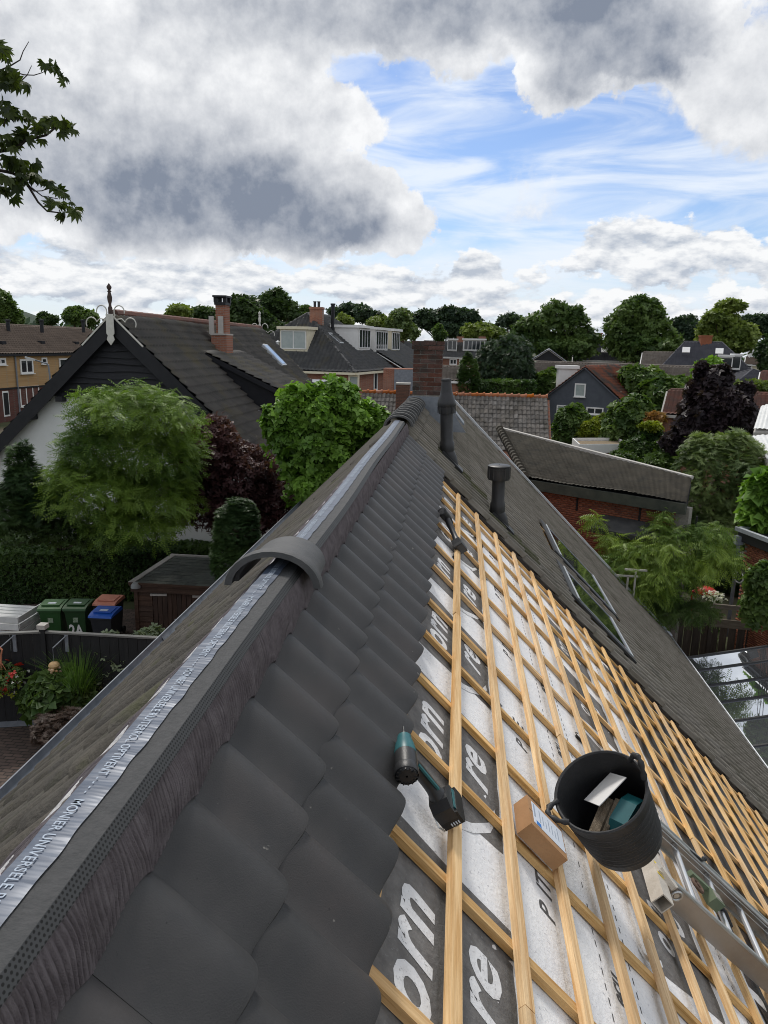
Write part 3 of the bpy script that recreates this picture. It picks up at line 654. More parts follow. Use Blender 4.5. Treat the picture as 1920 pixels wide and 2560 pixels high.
# ------------------------------------------------------------------ things lying on the roof
m_teal = mat('teal_tool_plastic', (0.010, 0.105, 0.120), (0.014, 0.130, 0.145), 8, 0.4, spec=0.5)
m_rubber = mat('black_rubber', (0.016, 0.017, 0.019), (0.028, 0.029, 0.031), 7, 0.55, 0.15, 60, c3=(0.050, 0.048, 0.046), s3=6.0, t3=(0.66, 0.90), spec=0.4)
m_card = mat('brown_cardboard', (0.36, 0.20, 0.095), (0.42, 0.24, 0.12), 5, 0.85, 0.1, 30)
m_alu = mat('brushed_aluminium', (0.36, 0.33, 0.30), (0.46, 0.43, 0.40), 2.0, 0.42, 0.1, 30, metal=0.55, c3=(0.30, 0.24, 0.19), s3=1.8, t3=(0.5, 0.75))
m_alu2 = mat('bright_aluminium', (0.60, 0.61, 0.62), (0.68, 0.69, 0.70), 5, 0.28, metal=0.75)
m_steel = mat('galvanised_steel', (0.50, 0.52, 0.53), (0.60, 0.62, 0.63), 9, 0.35, metal=0.7)
m_oldalu = mat('dusty_aluminium', (0.50, 0.46, 0.40), (0.62, 0.58, 0.52), 7, 0.6, 0.2, 50, metal=0.15)
m_paper = mat('white_paper', (0.78, 0.78, 0.77), (0.82, 0.82, 0.81), 4, 0.7)
m_yellow = mat('yellow_sticker', (0.80, 0.55, 0.02), (0.85, 0.62, 0.04), 4, 0.5)
m_green_box = mat('green_winch_paint', (0.11, 0.15, 0.09), (0.15, 0.19, 0.12), 12, 0.55)
m_label = mat('pale_label', (0.62, 0.68, 0.76), (0.70, 0.74, 0.80), 4, 0.6)
m_blue_print = mat('blue_print', (0.05, 0.20, 0.55)); m_grey_print = mat('grey_print', (0.33, 0.38, 0.45))
def drill(hc, bc, label, dirty):
    ex = (bc - hc); ln = ex.length; ex.normalize(); ey = (EY - ex * EY.dot(ex)).normalized(); ez = ex.cross(ey); o = thing('cordless_driver', label, 'cordless driver', hc - ez * .04)
    mp_, mt = (m_plastic, m_plastic if dirty else m_teal)
    h = MB(); ax = (ex, ez * -1, ey)
    h.lathe([(.004, -.098), (.030, -.097), (.040, -.088), (.042, -.03), (.041, .015), (.036, .055), (.028, .085), (.026, .105), (.012, .108)], 18, hc, ax); h.obj('motor_housing', [mp_], o, True)
    if not dirty: MB().lathe([(.0412, .012), (.0418, .02), (.0368, .056), (.0288, .086), (.0266, .106), (.012, .1085)], 18, hc, ax).obj('front_housing', [mt], o, True)
    c = MB(); c.lathe([(.0425, -.092), (.044, -.086), (.044, -.060), (.0425, -.056)], 18, hc, ax)
    for k in range(14):
        a = k * PI / 7; c.box(hc + (ax[0] * math.cos(a) + ax[1] * math.sin(a)) * .033 + ey * -.098, (.004, .012, .004), (ax[1] * math.cos(a) - ax[0] * math.sin(a), ax[0] * math.cos(a) + ax[1] * math.sin(a), ey))
    c.box(hc + ez * .03 - ey * .099, (.016, .012, .003), (ex, ez, ey)); c.obj('rear_cap', [mp_], o, True)
    MB().lathe([(.014, .10), (.014, .125), (.004, .126), (.004, .165), (.001, .166)], 10, hc, ax).obj('bit', [m_blackmetal], o, True)
    g = MB(); N = 9; path = [hc + ex * (.02 + (ln - .06) * i / N) + ey * (.012 * math.sin(i / N * PI)) for i in range(N + 1)]
    g.tube(path, [.026, .027, .028, .027, .025, .025, .025, .026, .030, .036], 12); g.obj('handle', [mp_], o, True)
    if not dirty:
        MB().bar(hc + ex * .05 + ez * .024 - ey * .010, hc + ex * (ln - .085) + ez * .024 - ey * .008, .012, .008, ez).obj('handle_stripe', [m_teal], o)
    MB().box(hc + ex * .055 + ey * .030, (.03, .014, .016), (ex, ey, ez)).obj('trigger', [m_rubber], o)
    f = MB(); f.prism([bc + ex * a + ey * b - ez * .038 for a, b in [(-.055, -.030), (-.050, .030), (-.020, .062), (.040, .066), (.052, .050), (.052, -.052), (.040, -.062), (-.030, -.060)]], ez * .076); f.obj('foot', [mp_], o)
    b = MB(); b.prism([bc + ex * a + ey * q - ez * .034 for a, q in [(.000, -.058), (.006, .070), (.052, .072), (.060, .060), (.060, -.058), (.052, -.066)]], ez * .080); bt = b.obj('battery', [m_plastic if dirty else mat('battery_plastic', (.012, .013, .014), (.02, .021, .022), 9, .35)], o)
    if not dirty:
        MB().box(bc + ex * .0 + ez * .041 + ey * .005, (.018, .09, .004), (ex, ey, ez)).obj('side_accent', [m_teal], bt)
        MB().box(bc + ex * .058 - ey * .045 + ez * .010, (.008, .030, .016), (ex, ey, ez)).obj('release_button', [mat('beige_plastic', (.42, .36, .27), None, 5, .6)], bt)
        for k in range(4): MB().box(bc + ex * .040 - ey * .064 + ez * (.0 + .010 * k), (.014, .004, .004), (ex, ey, ez)).obj('charge_light', [m_label], bt)
        c = MB(); c.tube([bc - ez * .04 + ex * -.02 - ey * .05, bc - ez * .045 + ex * .02 - ey * .068, bc - ez * .04 + ex * .055 - ey * .06], .0035, 6); c.obj('belt_hook', [m_steel], o)
    return o
def hitpt(px, py, h): return on_plane(px, py, RP(0, 0, h), EN)
drill(hitpt(1014, 1893, .02), hitpt(1112, 2012, -.030), 'teal and black cordless driver nearest the camera, leaning against the tile edge', False)
drill(hitpt(1115, 1292, .01), hitpt(1146, 1362, -.034), 'dusty black cordless driver further up the roof beside the tile edge', True)
# cardboard box
b = thing('cardboard_box', 'small closed brown cardboard box with a white label, lying on the battens', 'box', RP(1.68, 2.96, -.07))
bs0, bs1, by0, by1, bh = 1.565, 1.80, 2.855, 3.065, .012
MB().box(RP((bs0 + bs1) / 2, (by0 + by1) / 2, (bh - .070) / 2), (bs1 - bs0, by1 - by0, bh + .070), (ES, EY, EN)).obj('carton', [m_card], b)
mb = MB(); mb.box(RP((bs0 + bs1) / 2, (by0 + by1) / 2, bh + .0004), (bs1 - bs0, .004, .0008), (ES, EY, EN)); mb.obj('lid_seam', [mat('cardboard_edge', (.22, .12, .055))], b)
lb = MB().box(RP(1.690, 2.965, bh + .0012), (.205, .150, .001), (ES, EY, EN)).obj('label_sticker', [m_label], b)
mb = MB(); mb.box(RP(1.60, 2.985, bh + .0022), (.010, .09, .0006), (ES, EY, EN)); mb.box(RP(1.62, 2.905, bh + .0022), (.030, .026, .0006), (ES, EY, EN), 1)
for k in range(7): mb.box(RP(1.635 + .020 * k, 2.975 - .01 * (k % 3), bh + .0022), (.005, .085 - .02 * (k % 3), .0006), (ES, EY, EN))
mb.obj('label_print', [m_grey_print, m_blue_print], lb)
# ladder hoist
SLP = .20
def RB(s): return 3.600 + SLP * (s - 2.75)
def RA(s): return 4.330 + SLP * (s - 2.95)
LX = (ES + EY * SLP).normalized(); LY = (EY - LX * EY.dot(LX)).normalized()
ld = thing('ladder_hoist', 'aluminium ladder hoist lying down the battens beside the black tub', 'ladder', RP(5, 4.2, -.07))
for fn, s0, sgn in ((RB, 2.72, 1), (RA, 2.62, -1)):
    mb = MB(); a, e = s0, 9.2; c = RP((a + e) / 2, (fn(a) + fn(e)) / 2, 0.0); l = (RP(e, fn(e)) - RP(a, fn(a))).length
    mb.box(c + EN * .0, (l, .006, .12), (LX, LY, EN)); r = mb.obj('side_rail', [m_alu], ld)
    mb = MB(); mb.box(c + EN * .058 + LY * sgn * .020, (l, .045, .008), (LX, LY, EN)); mb.box(c - EN * .058 + LY * sgn * .020, (l, .045, .008), (LX, LY, EN)); mb.tube([c - LX * l / 2 + EN * .062, c + LX * l / 2 + EN * .062], .009, 8); mb.obj('rail_flange', [m_steel], r)
for k in range(18):
    s = 3.10 + .355 * k; mb = MB(); mb.tube([RP(s - .03, RB(s) + .004, .01), RP(s + .05, RA(s) - .004, .01)], .019, 10); mb.obj('rung', [m_alu2], ld, True)
a, b2 = RP(2.66, RB(2.60) - .17, .0), RP(2.76, RA(2.60) + .14, .0); d = (b2 - a).normalized(); n2 = d.cross(EN).normalized(); c = (a + b2) / 2; l = (b2 - a).length
mb = MB()
for q in (-1, 1): mb.box(c + n2 * q * .037, (l, .006, .08), (d, n2, EN)); mb.box(c + EN * q * .037, (l, .068, .006), (d, n2, EN))
hd = mb.obj('head_tube', [m_oldalu], ld)
MB().box(a + d * .24 + n2 * -.006 + EN * .0415, (.11, .05, .001), (d, n2, EN)).obj('warning_sticker', [m_yellow], hd)
mb = MB(); mb.box(RP(2.70, RB(2.7) + .045, .03), (.11, .05, .05), (LX, LY, EN)); mb.bar(RP(2.68, RB(2.7) + .05, .055), RP(2.76, RB(2.7) - .03, .055), .05, .03, EN); mb.obj('bracket', [m_oldalu], ld)
mb = MB(); rc = RP(2.83, RB(2.83) - .018, .022); mb.tube([rc + (LX * math.cos(t_) + EN * math.sin(t_)) * .030 for t_ in [2 * PI * i / 16 for i in range(17)]], .007, 8); mb.lathe([(.001, 0), (.016, 0), (.016, .02), (.001, .02)], 10, rc, (LX, EN, LY)); mb.obj('eye_bolt', [m_steel], ld, True)
wb = MB(); wc = RP(3.36, 4.06, .03); wb.box(wc, (.10, .085, .07), (LX, LY, EN)); wb.box(wc - LX * .13 + LY * .05 + EN * .01, (.18, .035, .03), (LX, LY, EN)); w = wb.obj('rope_brake', [m_green_box], ld)
MB().box(wc + EN * .036, (.065, .055, .003), (LX, LY, EN)).obj('brake_plate', [m_alu], w)
mb = MB(); q = RP(3.17, 3.99, .04); mb.tube([q + (LX * math.cos(t_) + LY * math.sin(t_)) * .040 for t_ in [2 * PI * i / 18 for i in range(19)]], .010, 8); mb.lathe([(.001, -.01), (.016, -.01), (.016, .012), (.001, .012)], 10, q, (LX, LY, EN)); mb.obj('pulley', [mat('rusty_iron', (.09, .055, .04), (.13, .08, .055), 30, .7)], w, True)
mb = MB(); mb.tube([wc + LX * .05 - LY * .01, wc + LX * .11 - LY * .02, wc + LX * .19 - LY * .06 - EN * .03], [.015, .014, .012], 8); mb.obj('rubber_hose', [m_rubber], w, True)
for o_ in (-.055, -.090):
    mb = MB(); mb.tube([RP(s, RA(s) + o_, .045 - (.02 if o_ < -.06 else 0)) for s in np.linspace(2.65, 9.1, 14)], .0035, 5); mb.obj('steel_rope', [m_steel], ld)
mb = MB(); mb.tube([RP(3.25, RA(3.25) - .02, .06), RP(3.36, RA(3.36) - .03, .07), RP(3.40, RA(3.40) + .005, .07)], .009, 7); mb.ball(RP(3.41, RA(3.41) + .02, .075), .018); mb.obj('hook', [m_blackmetal], ld, True)
# black tub with its contents
v = ray(1492, 1972).normalized(); TZ = (RIGHT * (-.47 * .80) + DOWN * (-.88 * .80) - v * .60).normalized(); TX = (RIGHT * .88 - DOWN * .47); TX = (TX - TZ * TX.dot(TZ)).normalized(); TY = TZ.cross(TX)
base = hitpt(1562, 2093, .135); TH, R0, R1 = .385, .182, .214
tb = thing('rubber_tub', 'black flexible rubber tub with tools and wood inside, tilted on the battens', 'tub', base)
mb = MB(); prof = [(.001, 0), (R0 - .012, 0), (R0, .012)]
for i in range(1, 60):
    f = i / 60; prof.append((R0 + (R1 - R0) * f ** .8 + .0022 * math.sin(f * 2 * PI * 17) * (1 if .12 < f < .86 else 0), .012 + (TH - .012) * f))
prof += [(R1 + .006, TH - .008), (R1 + .007, TH), (R1, TH + .004), (R1 - .008, TH), (R1 - .010, TH - .02), (R0 - .004, .02), (.001, .016)]
mb.lathe(prof, 48, base, (TX, TY, TZ)); mb.obj('body', [m_rubber], tb, True)
for sg in (-1, 1):
    mb = MB(); pth = []
    for i in range(13):
        a = (i / 12 - .5) * .62; out = math.sin(i / 12 * PI); pth.append(base + (TX * math.cos(a) * sg + TY * math.sin(a)) * (R1 - .006 + .055 * out * (1.0 if sg < 0 else .35)) + TZ * (TH + .070 * out * (.45 if sg < 0 else 1.0)))
    mb.tube(pth, [.013 + .004 * math.sin(i * 2.2) for i in range(13)], 9); mb.obj('handle', [m_rubber], tb, True)
def TP(x, y, z): return base + TX * x + TY * y + TZ * z
def sit(o, x, y, z): return o
# wood offcuts, a teal tool and a white card inside the tub
w1 = MB(); dx = (TX * .75 + TY * .55 + TZ * .12).normalized(); dz = (TZ - dx * TZ.dot(dx)).normalized(); dy = dz.cross(dx)
m_oldwood = mat('grey_split_wood', (0.20, 0.155, 0.105), (0.33, 0.27, 0.20), 1.0, 0.9, 0.7, 8.0, stretch=(40, 12, 40), c3=(.09, .07, .05), s3=.6, t3=(.55, .7))
for k in range(3): w1.box(TP(-.055, -.04, .235) + dy * (.030 * k - .03) + dz * .012 * (k % 2), (.24 - .03 * k, .026, .030), (dx, dy, dz))
w1.box(TP(-.055, -.04, .212), (.24, .085, .016), (dx, dy, dz)); w1.obj('wood_offcut', [m_oldwood], None, label='weathered split wood offcut inside the black tub', cat='wood offcut')
t = thing('power_tool', 'teal power tool lying inside the black tub', 'power tool', TP(.03, -.06, .17))
tdx = (TX * .85 + TY * .5).normalized(); tdz = TZ; tdy = tdz.cross(tdx)
mb = MB(); cc = TP(.050, -.070, .225); mb.prism([cc + tdx * a + tdz * b - tdy * .040 for a, b in [(-.12, -.06), (-.12, -.01), (-.06, .045), (.05, .05), (.10, .02), (.11, -.05)]], tdy * .085); mb.obj('tool_body', [m_teal], t)
for k in range(6): MB().box(cc + tdx * (-.01 + .018 * k) - tdy * .043 + tdz * .0, (.007, .008, .055), (tdx, tdy, tdz)).obj('vent_slot', [m_plastic], t)
mb = MB(); mb.box(cc + tdx * .03 - tdz * .075, (.2, .07, .02), (tdx, tdy, tdz)); mb.tube([cc + tdx * .1 - tdy * .04, cc + tdx * .13 - tdy * .03 - tdz * .02, cc + tdx * .06 - tdy * .07 - tdz * .05], .008, 7); mb.obj('base_plate', [m_steel], t)
pc = MB(); px_ = (TX * .9 + TY * .3).normalized(); pz = (TZ * .8 + TY * .5).normalized(); py_ = pz.cross(px_); pc.box(TP(.03, .070, .285), (.19, .16, .004), (px_, py_, pz)); pc.obj('white_card', [m_paper], None, label='white card standing inside the black tub behind the teal tool', cat='card')
# clips and a paper curl lying on the underlay
m_clip = mat('black_clip_steel', (.02, .02, .021), None, 5, .5)
CLIPS = [(2.554, 5.008, .05, 'black metal clip on the underlay just above the tub', .060), (2.586, 6.441, 1.0, 'small black clip on the white underlay above the tub, further up', .028), (1.574, 7.757, .4, 'small black clip beside the second batten near the far driver', .028),
         (1.186, 6.30, .9, 'small black clip under the topmost batten below the far driver', .030), (1.883, 6.245, 1.6, 'small black clip beside the third batten halfway up', .028), (2.594, 8.30, 2.2, 'black clip high up on the underlay near the old tiles', .036)]
for s, y, a, lab, ln in CLIPS:
    mb = MB(); p = MP(s, y, .010); ex = ES * math.cos(a) + EY * math.sin(a); ey = EN.cross(ex); mb.box(p, (ln * 2, .022, .016), (ex, ey, EN)); mb.box(p + ex * ln * .8 + EN * .010, (.012, .026, .022), (ex, ey, EN)); mb.tube([p - ex * ln + EN * .004, p - ex * ln * 1.25 + ey * .012 + EN * .012, p - ex * ln * .9 + ey * .02 + EN * .016], .004, 6)
    mb.obj('tile_clip', [m_clip], None, label=lab, cat='clip', group='black clips dropped on the underlay')
mb = MB(); p = MP(2.495, 3.06, .004); rows = []
for i in range(10):
    a = i / 9 * 2.2; rows.append([p + ES * (.045 - .05 * math.cos(a)) * 1.3 + EN * (.004 + .05 * (1 - math.cos(a)) * .5 * math.sin(a * .7)) + EY * (w - .12 * math.sin(a) * .5) for w in (-.02, .02)])
mb.grid(rows); mb.obj('paper_curl', [m_paper], None, True, label='curled strip of white backing paper on the underlay below the tub', cat='paper')
# ------------------------------------------------------------------ vegetation
def leaf_tmpl(kind):
    """Small leaf sprays; x runs along the twig, z is up."""
    V_, F_ = [], []
    def leaf(o, d, l, w, fold=.25, droop=0.0):
        o = np.array(o, float); d = np.array(d, float); d /= np.linalg.norm(d); s = np.cross([0, 0, 1.0], d); s /= max(1e-6, np.linalg.norm(s)); z = np.cross(d, s)
        b = len(V_); V_.extend([o, o + d * l * .5 + s * w * .5 + z * w * fold, o + d * l - z * l * droop, o + d * l * .5 - s * w * .5 + z * w * fold]); F_.append((b, b + 1, b + 2, b + 3))
    if kind == 'pinnate':
        for i in range(5):
            for sg in (-1, 1): leaf((.12 + .19 * i, 0, -.02 * i * i * .3), (.45, sg, -.15), .27, .12)
        leaf((1.0, 0, -.14), (1, 0, -.3), .28, .12)
    elif kind == 'droop':
        for i in range(6):
            for sg in (-1, 1): leaf((.08 + .17 * i, 0, -.03 * i * i * .35), (.35, sg * .7, -.75), .36, .085, .15)
        leaf((1.0, 0, -.3), (1, 0, -.8), .32, .09)
    elif kind == 'broad':
        for d in ((1, .2, 0), (.4, .9, -.2), (.3, -.9, .1), (-.3, .5, .3)): leaf((0, 0, 0), d, 1.0, .78, .18, .15)
    elif kind == 'small':
        for k in range(6):
            a = k * 1.9; leaf((.12 * k - .2, 0, 0), (math.cos(a) * .8 + .4, math.sin(a), .35 * math.sin(k * 2.3)), .55, .34, .2)
    elif kind == 'clump':
        for k in range(5):
            a = k * 2.4; leaf((.25 * math.cos(a * 1.3), .25 * math.sin(a * 1.7), .15 * math.sin(a)), (math.cos(a), math.sin(a), .3 * math.cos(a * 2)), .75, .6, .15)
    elif kind == 'needle':
        for k in range(7):
            a = (k - 3) * .42; leaf((.05 * k, 0, 0), (math.cos(a), math.sin(a), .12), .75, .13, .2)
    elif kind == 'chestnut':
        for k in range(6):
            a = (k - 2.5) * .55; leaf((0, 0, 0), (math.cos(a), math.sin(a), -.35), 1.0 - .1 * abs(k - 2.5), .34, .12, .12)
    return np.array(V_, np.float32), np.array(F_, np.int32)
TM = {k: leaf_tmpl(k) for k in ('pinnate', 'droop', 'broad', 'small', 'clump', 'needle', 'chestnut')}
def crown_points(blobs, n, rng, shell=.62, lumps=.16):
    """Points and outward directions spread through the outer part of several ellipsoids."""
    w = np.array([(b[1][0] * b[1][1] + b[1][0] * b[1][2]) for b in blobs]); idx = rng.choice(len(blobs), n, p=w / w.sum())
    d = rng.normal(size=(n, 3)); d /= np.linalg.norm(d, axis=1)[:, None]; d[:, 2] = np.where((d[:, 2] < -.25) & (rng.random(n) < .5), -d[:, 2], d[:, 2])
    C_ = np.array([b[0] for b in blobs])[idx]; R_ = np.array([b[1] for b in blobs])[idx]
    ph = idx * 2.1
    lum = 1 + lumps * (np.sin(d[:, 0] * 5 + ph) * np.sin(d[:, 1] * 5.3 + ph * 1.7) + .7 * np.sin(d[:, 2] * 7 + d[:, 0] * 4 + ph))
    r = (shell + (1 - shell) * rng.random(n) ** .6) * lum
    P = C_ + d * R_ * r[:, None]
    keep = np.ones(n, bool)
    for k, b in enumerate(blobs):
        q = (((P - np.array(b[0])) / np.array(b[1])) ** 2).sum(1); keep &= ~((q < .42) & (idx != k))
    nrm = d / R_ * R_.mean(); nrm /= np.linalg.norm(nrm, axis=1)[:, None]
    return P[keep], nrm[keep], idx[keep]
def sprays(P, N, size, kind, rng, up=.5, rnd=.7, tint=None, droop=0.0):
    n = len(P); T, F = TM[kind]
    z = N * .5 + np.array([0, 0, up]) + rng.normal(size=(n, 3)) * rnd * .6; z /= np.linalg.norm(z, axis=1)[:, None]
    x = N * .8 + rng.normal(size=(n, 3)) * rnd + np.array([0, 0, -droop]); x -= z * (x * z).sum(1)[:, None]; x /= np.maximum(1e-5, np.linalg.norm(x, axis=1))[:, None]
    y = np.cross(z, x); s = (size * (.7 + .6 * rng.random(n)))[:, None, None] if np.ndim(size) == 0 else np.asarray(size)[:, None, None]
    co = P[:, None, :] + s * (T[None, :, 0:1] * x[:, None] + T[None, :, 1:2] * y[:, None] + T[None, :, 2:3] * z[:, None])
    if tint is None: tint = rng.random(n)
    tn = np.clip(np.repeat(tint, len(T)) + rng.normal(0, .13, n * len(T)).astype(np.float32), 0, 1)
    fs = (F[None] + (np.arange(n) * len(T))[:, None, None]).reshape(-1, 4)
    return co.reshape(-1, 3), fs, tn
def clump_tint(P, N, idx, rng, f=1.3):
    q = P * f
    return np.clip(.48 + .28 * np.sin(q[:, 0] * 1.7 + idx) * np.sin(q[:, 1] * 1.3 + 2 * idx) * 1.2 + .22 * np.sin(q[:, 2] * 2.3 + q[:, 0]) + rng.normal(0, .17, len(P)), 0, 1)
m_bark = mat('bark', (0.055, 0.042, 0.030), (0.10, 0.08, 0.06), 6, 0.95, 0.8, 25, stretch=(1, 1, .25))
def knobbly(blobs, k, rng):
    """Break smooth ellipsoids into boughs: smaller lobes pushed out at random from each one."""
    out = []
    for c, r in blobs:
        out.append((c, tuple(x * .80 for x in r)))
        for i in range(k):
            d = rng.normal(size=3); d[2] = abs(d[2]) * .9 - .25; d /= np.linalg.norm(d); f = .28 + .26 * rng.random(); out.append((tuple(np.array(c) + d * np.array(r) * (1.0 - f * .75)), tuple(x * f * (.8 + .5 * rng.random()) for x in r)))
    return out
SEED = [100]
def tree(name, label, cat, blobs, n, size, kind, mt, base=None, trunk=.16, group=None, shell=.62, lumps=.16, up=.5, droop=0.0, f=1.3, limbs=True, bark=None, crown='crown', knobs=0):
    SEED[0] += 1; rng = np.random.default_rng(SEED[0]); blobs0 = blobs; blobs = knobbly(blobs, knobs, rng) if knobs else blobs
    cen = np.mean([b[0] for b in blobs], axis=0)
    if base is None: base = Vector((cen[0], cen[1], 0)); base.z = ground_z(base.x, base.y)
    base = Vector(base); t = thing(name, label, cat, base, group)
    P, N, idx = crown_points(blobs, n, rng, shell, lumps)
    co, fs, tn = sprays(P, N, size, kind, rng, up, tint=clump_tint(P, N, idx, rng, f), droop=droop)
    lo = ground_z(base.x, base.y) - .0
    co[:, 2] = np.maximum(co[:, 2], lo + .02)
    npobj(crown, co, fs, [mt], t, tint=tn)
    if limbs:
        mb = MB(); top = Vector(cen)
        fork = base.lerp(top, .45) if top.z - base.z > .6 else top
        mb.tube([base - Vector((0, 0, .1)), base.lerp(fork, .5) + Vector((jit(trunk), jit(trunk), 0)), fork], [trunk * 1.25, trunk, trunk * .8], 9)
        for b in blobs0:
            c = Vector(b[0]); r_ = b[1]
            for q in range(2):
                e = c + Vector((jit(r_[0] * .7), jit(r_[1] * .7), r_[2] * random.uniform(.0, .6))); md = fork.lerp(e, .5) + Vector((jit(.1), jit(.1), .12)) * (e - fork).length * .4
                mb.tube([fork, md, e], [trunk * .6, trunk * .35, trunk * .08], 6)
        mb.obj('trunk', [bark or m_bark], t, True)
    return t
def PB(px, py, rx, ry, d, rd=None, dd=0.0):
    """Crown ellipsoid that shows at a photo pixel with the given pixel radii when it stands d metres away."""
    c = at(px, py, d + dd); k = mpp(px, py, d + dd); return (tuple(c), (rx * k, (rd or rx) * k, ry * k))
LM = {
 'locust': leafmat('locust_leaf', (0.056, 0.12, 0.0192), (0.208, 0.32, 0.048)),
 'purple': leafmat('purple_leaf', (0.0448, 0.0192, 0.0224), (0.12, 0.0544, 0.0544)),
 'bright': leafmat('bright_maple_leaf', (0.081, 0.1755, 0.0243), (0.2295, 0.405, 0.0607)),
 'dark': leafmat('dark_tree_leaf', (0.0288, 0.0576, 0.0192), (0.088, 0.144, 0.0416)),
 'mid': leafmat('mid_tree_leaf', (0.0448, 0.0928, 0.0224), (0.136, 0.208, 0.0544)),
 'olive': leafmat('olive_tree_leaf', (0.088, 0.136, 0.0256), (0.24, 0.304, 0.064)),
 'blueg': leafmat('blue_green_leaf', (0.0256, 0.0512, 0.0288), (0.064, 0.1056, 0.0544)),
 'conifer': leafmat('conifer_needle', (0.0224, 0.0544, 0.0192), (0.072, 0.128, 0.0384)),
 'hedge': leafmat('hedge_leaf', (0.0256, 0.0608, 0.016), (0.088, 0.152, 0.032)),
 'silver': leafmat('silver_green_leaf', (0.081, 0.1148, 0.0607), (0.27, 0.324, 0.2025)),
 'yellow': leafmat('yellow_green_leaf', (0.1, 0.15, 0.014), (0.32, 0.36, 0.03)),
 'beech': leafmat('copper_beech_leaf', (0.0192, 0.0144, 0.0192), (0.0576, 0.0384, 0.0448)),
 'willow': leafmat('willow_leaf', (0.072, 0.12, 0.0384), (0.208, 0.272, 0.0928)),
 'sumac': leafmat('drooping_leaf', (0.08, 0.152, 0.0224), (0.256, 0.352, 0.0544)),
 'grass': leafmat('grass_blade', (0.048, 0.112, 0.0224), (0.16, 0.288, 0.0576)),
 'heather': leafmat('heather_leaf', (0.05, 0.03, 0.022), (0.12, 0.075, 0.055)),
 'red': leafmat('red_petal', (0.4, 0.02, 0.015), (0.6, 0.06, 0.05)), 'whitef': leafmat('white_petal', (0.55, 0.55, 0.5), (0.8, 0.8, 0.76)),
 'rust': leafmat('orange_leaf_tips', (0.14, 0.1, 0.03), (0.34, 0.17, 0.05)),
}
# ---- left garden
D = 19.2
tree('locust_tree', 'broad yellow-green tree with feathery leaves in front of the white farmhouse wall', 'tree',
     [PB(300, 1030, 120, 62, D), PB(225, 1130, 80, 60, D), PB(395, 1050, 100, 75, D), PB(320, 1130, 150, 90, D, 100), PB(430, 1150, 75, 80, D), PB(250, 1230, 120, 85, D), PB(390, 1250, 100, 75, D), PB(160, 1215, 50, 55, D), PB(330, 1310, 120, 45, D)],
     12500, .25, 'pinnate', LM['locust'], base=tuple(gp(330, 1390)), trunk=.13, shell=.45, lumps=.22, up=.7)
tree('conifer_bush', 'dark green conifer bushes at the left edge below the white wall', 'bush',
     [PB(62, 1210, 46, 50, 19.6), PB(15, 1270, 50, 60, 19.6), PB(110, 1270, 60, 60, 19.6), PB(35, 1150, 12, 36, 19.6), PB(62, 1150, 13, 44, 19.6)], 5000, .17, 'needle', LM['conifer'], base=tuple(gp(60, 1400)), trunk=.09, up=1.0)
tree('garden_shrub', 'dark low shrubs with white flowers behind the clipped hedge', 'shrub', [PB(60, 1330, 70, 30, 19.8), PB(160, 1330, 60, 30, 19.8), PB(250, 1345, 60, 24, 19.8)], 2200, .14, 'small', LM['dark'], base=tuple(gp(150, 1410)), trunk=.05)
tree('smoke_bush', 'dark purple-leaved bush between the pale tree and the bright green one', 'bush',
     [PB(520, 1130, 80, 75, 20.5), PB(600, 1190, 90, 80, 20.5), PB(480, 1230, 60, 80, 20.5), PB(600, 1280, 100, 70, 20.5), PB(690, 1250, 60, 60, 20.5), PB(540, 1090, 40, 50, 20.5)], 9000, .17, 'small', LM['purple'], base=tuple(gp(600, 1380)), trunk=.08, shell=.45, lumps=.24)
tree('maple_tree', 'bright green broad-leaved tree left of the ridge in front of the brick house', 'tree',
     [PB(800, 1040, 75, 75, 19.0), PB(730, 1090, 60, 70, 19.0), PB(880, 1050, 60, 55, 19.0), PB(820, 1130, 90, 80, 19.0), PB(740, 1010, 38, 45, 19.0), PB(850, 985, 40, 38, 19.0), PB(930, 1060, 38, 36, 19.0), PB(800, 1210, 80, 60, 19.0), PB(690, 1060, 34, 40, 19.0)],
     8500, .155, 'broad', LM['bright'], base=tuple(at_z(800, 1400, 1.7)), trunk=.09, shell=.3, lumps=.3, up=.5)
tree('cypress', 'dense clipped green cypress, rounded on top, beside the garden shed roof', 'cypress',
     [PB(592, 1330, 55, 75, 17.3), PB(592, 1400, 62, 70, 17.3), PB(600, 1290, 40, 45, 17.3)], 6500, .13, 'needle', LM['conifer'], base=tuple(at_z(592, 1480, 1.7)), trunk=.08, shell=.82, lumps=.06, up=1.3)
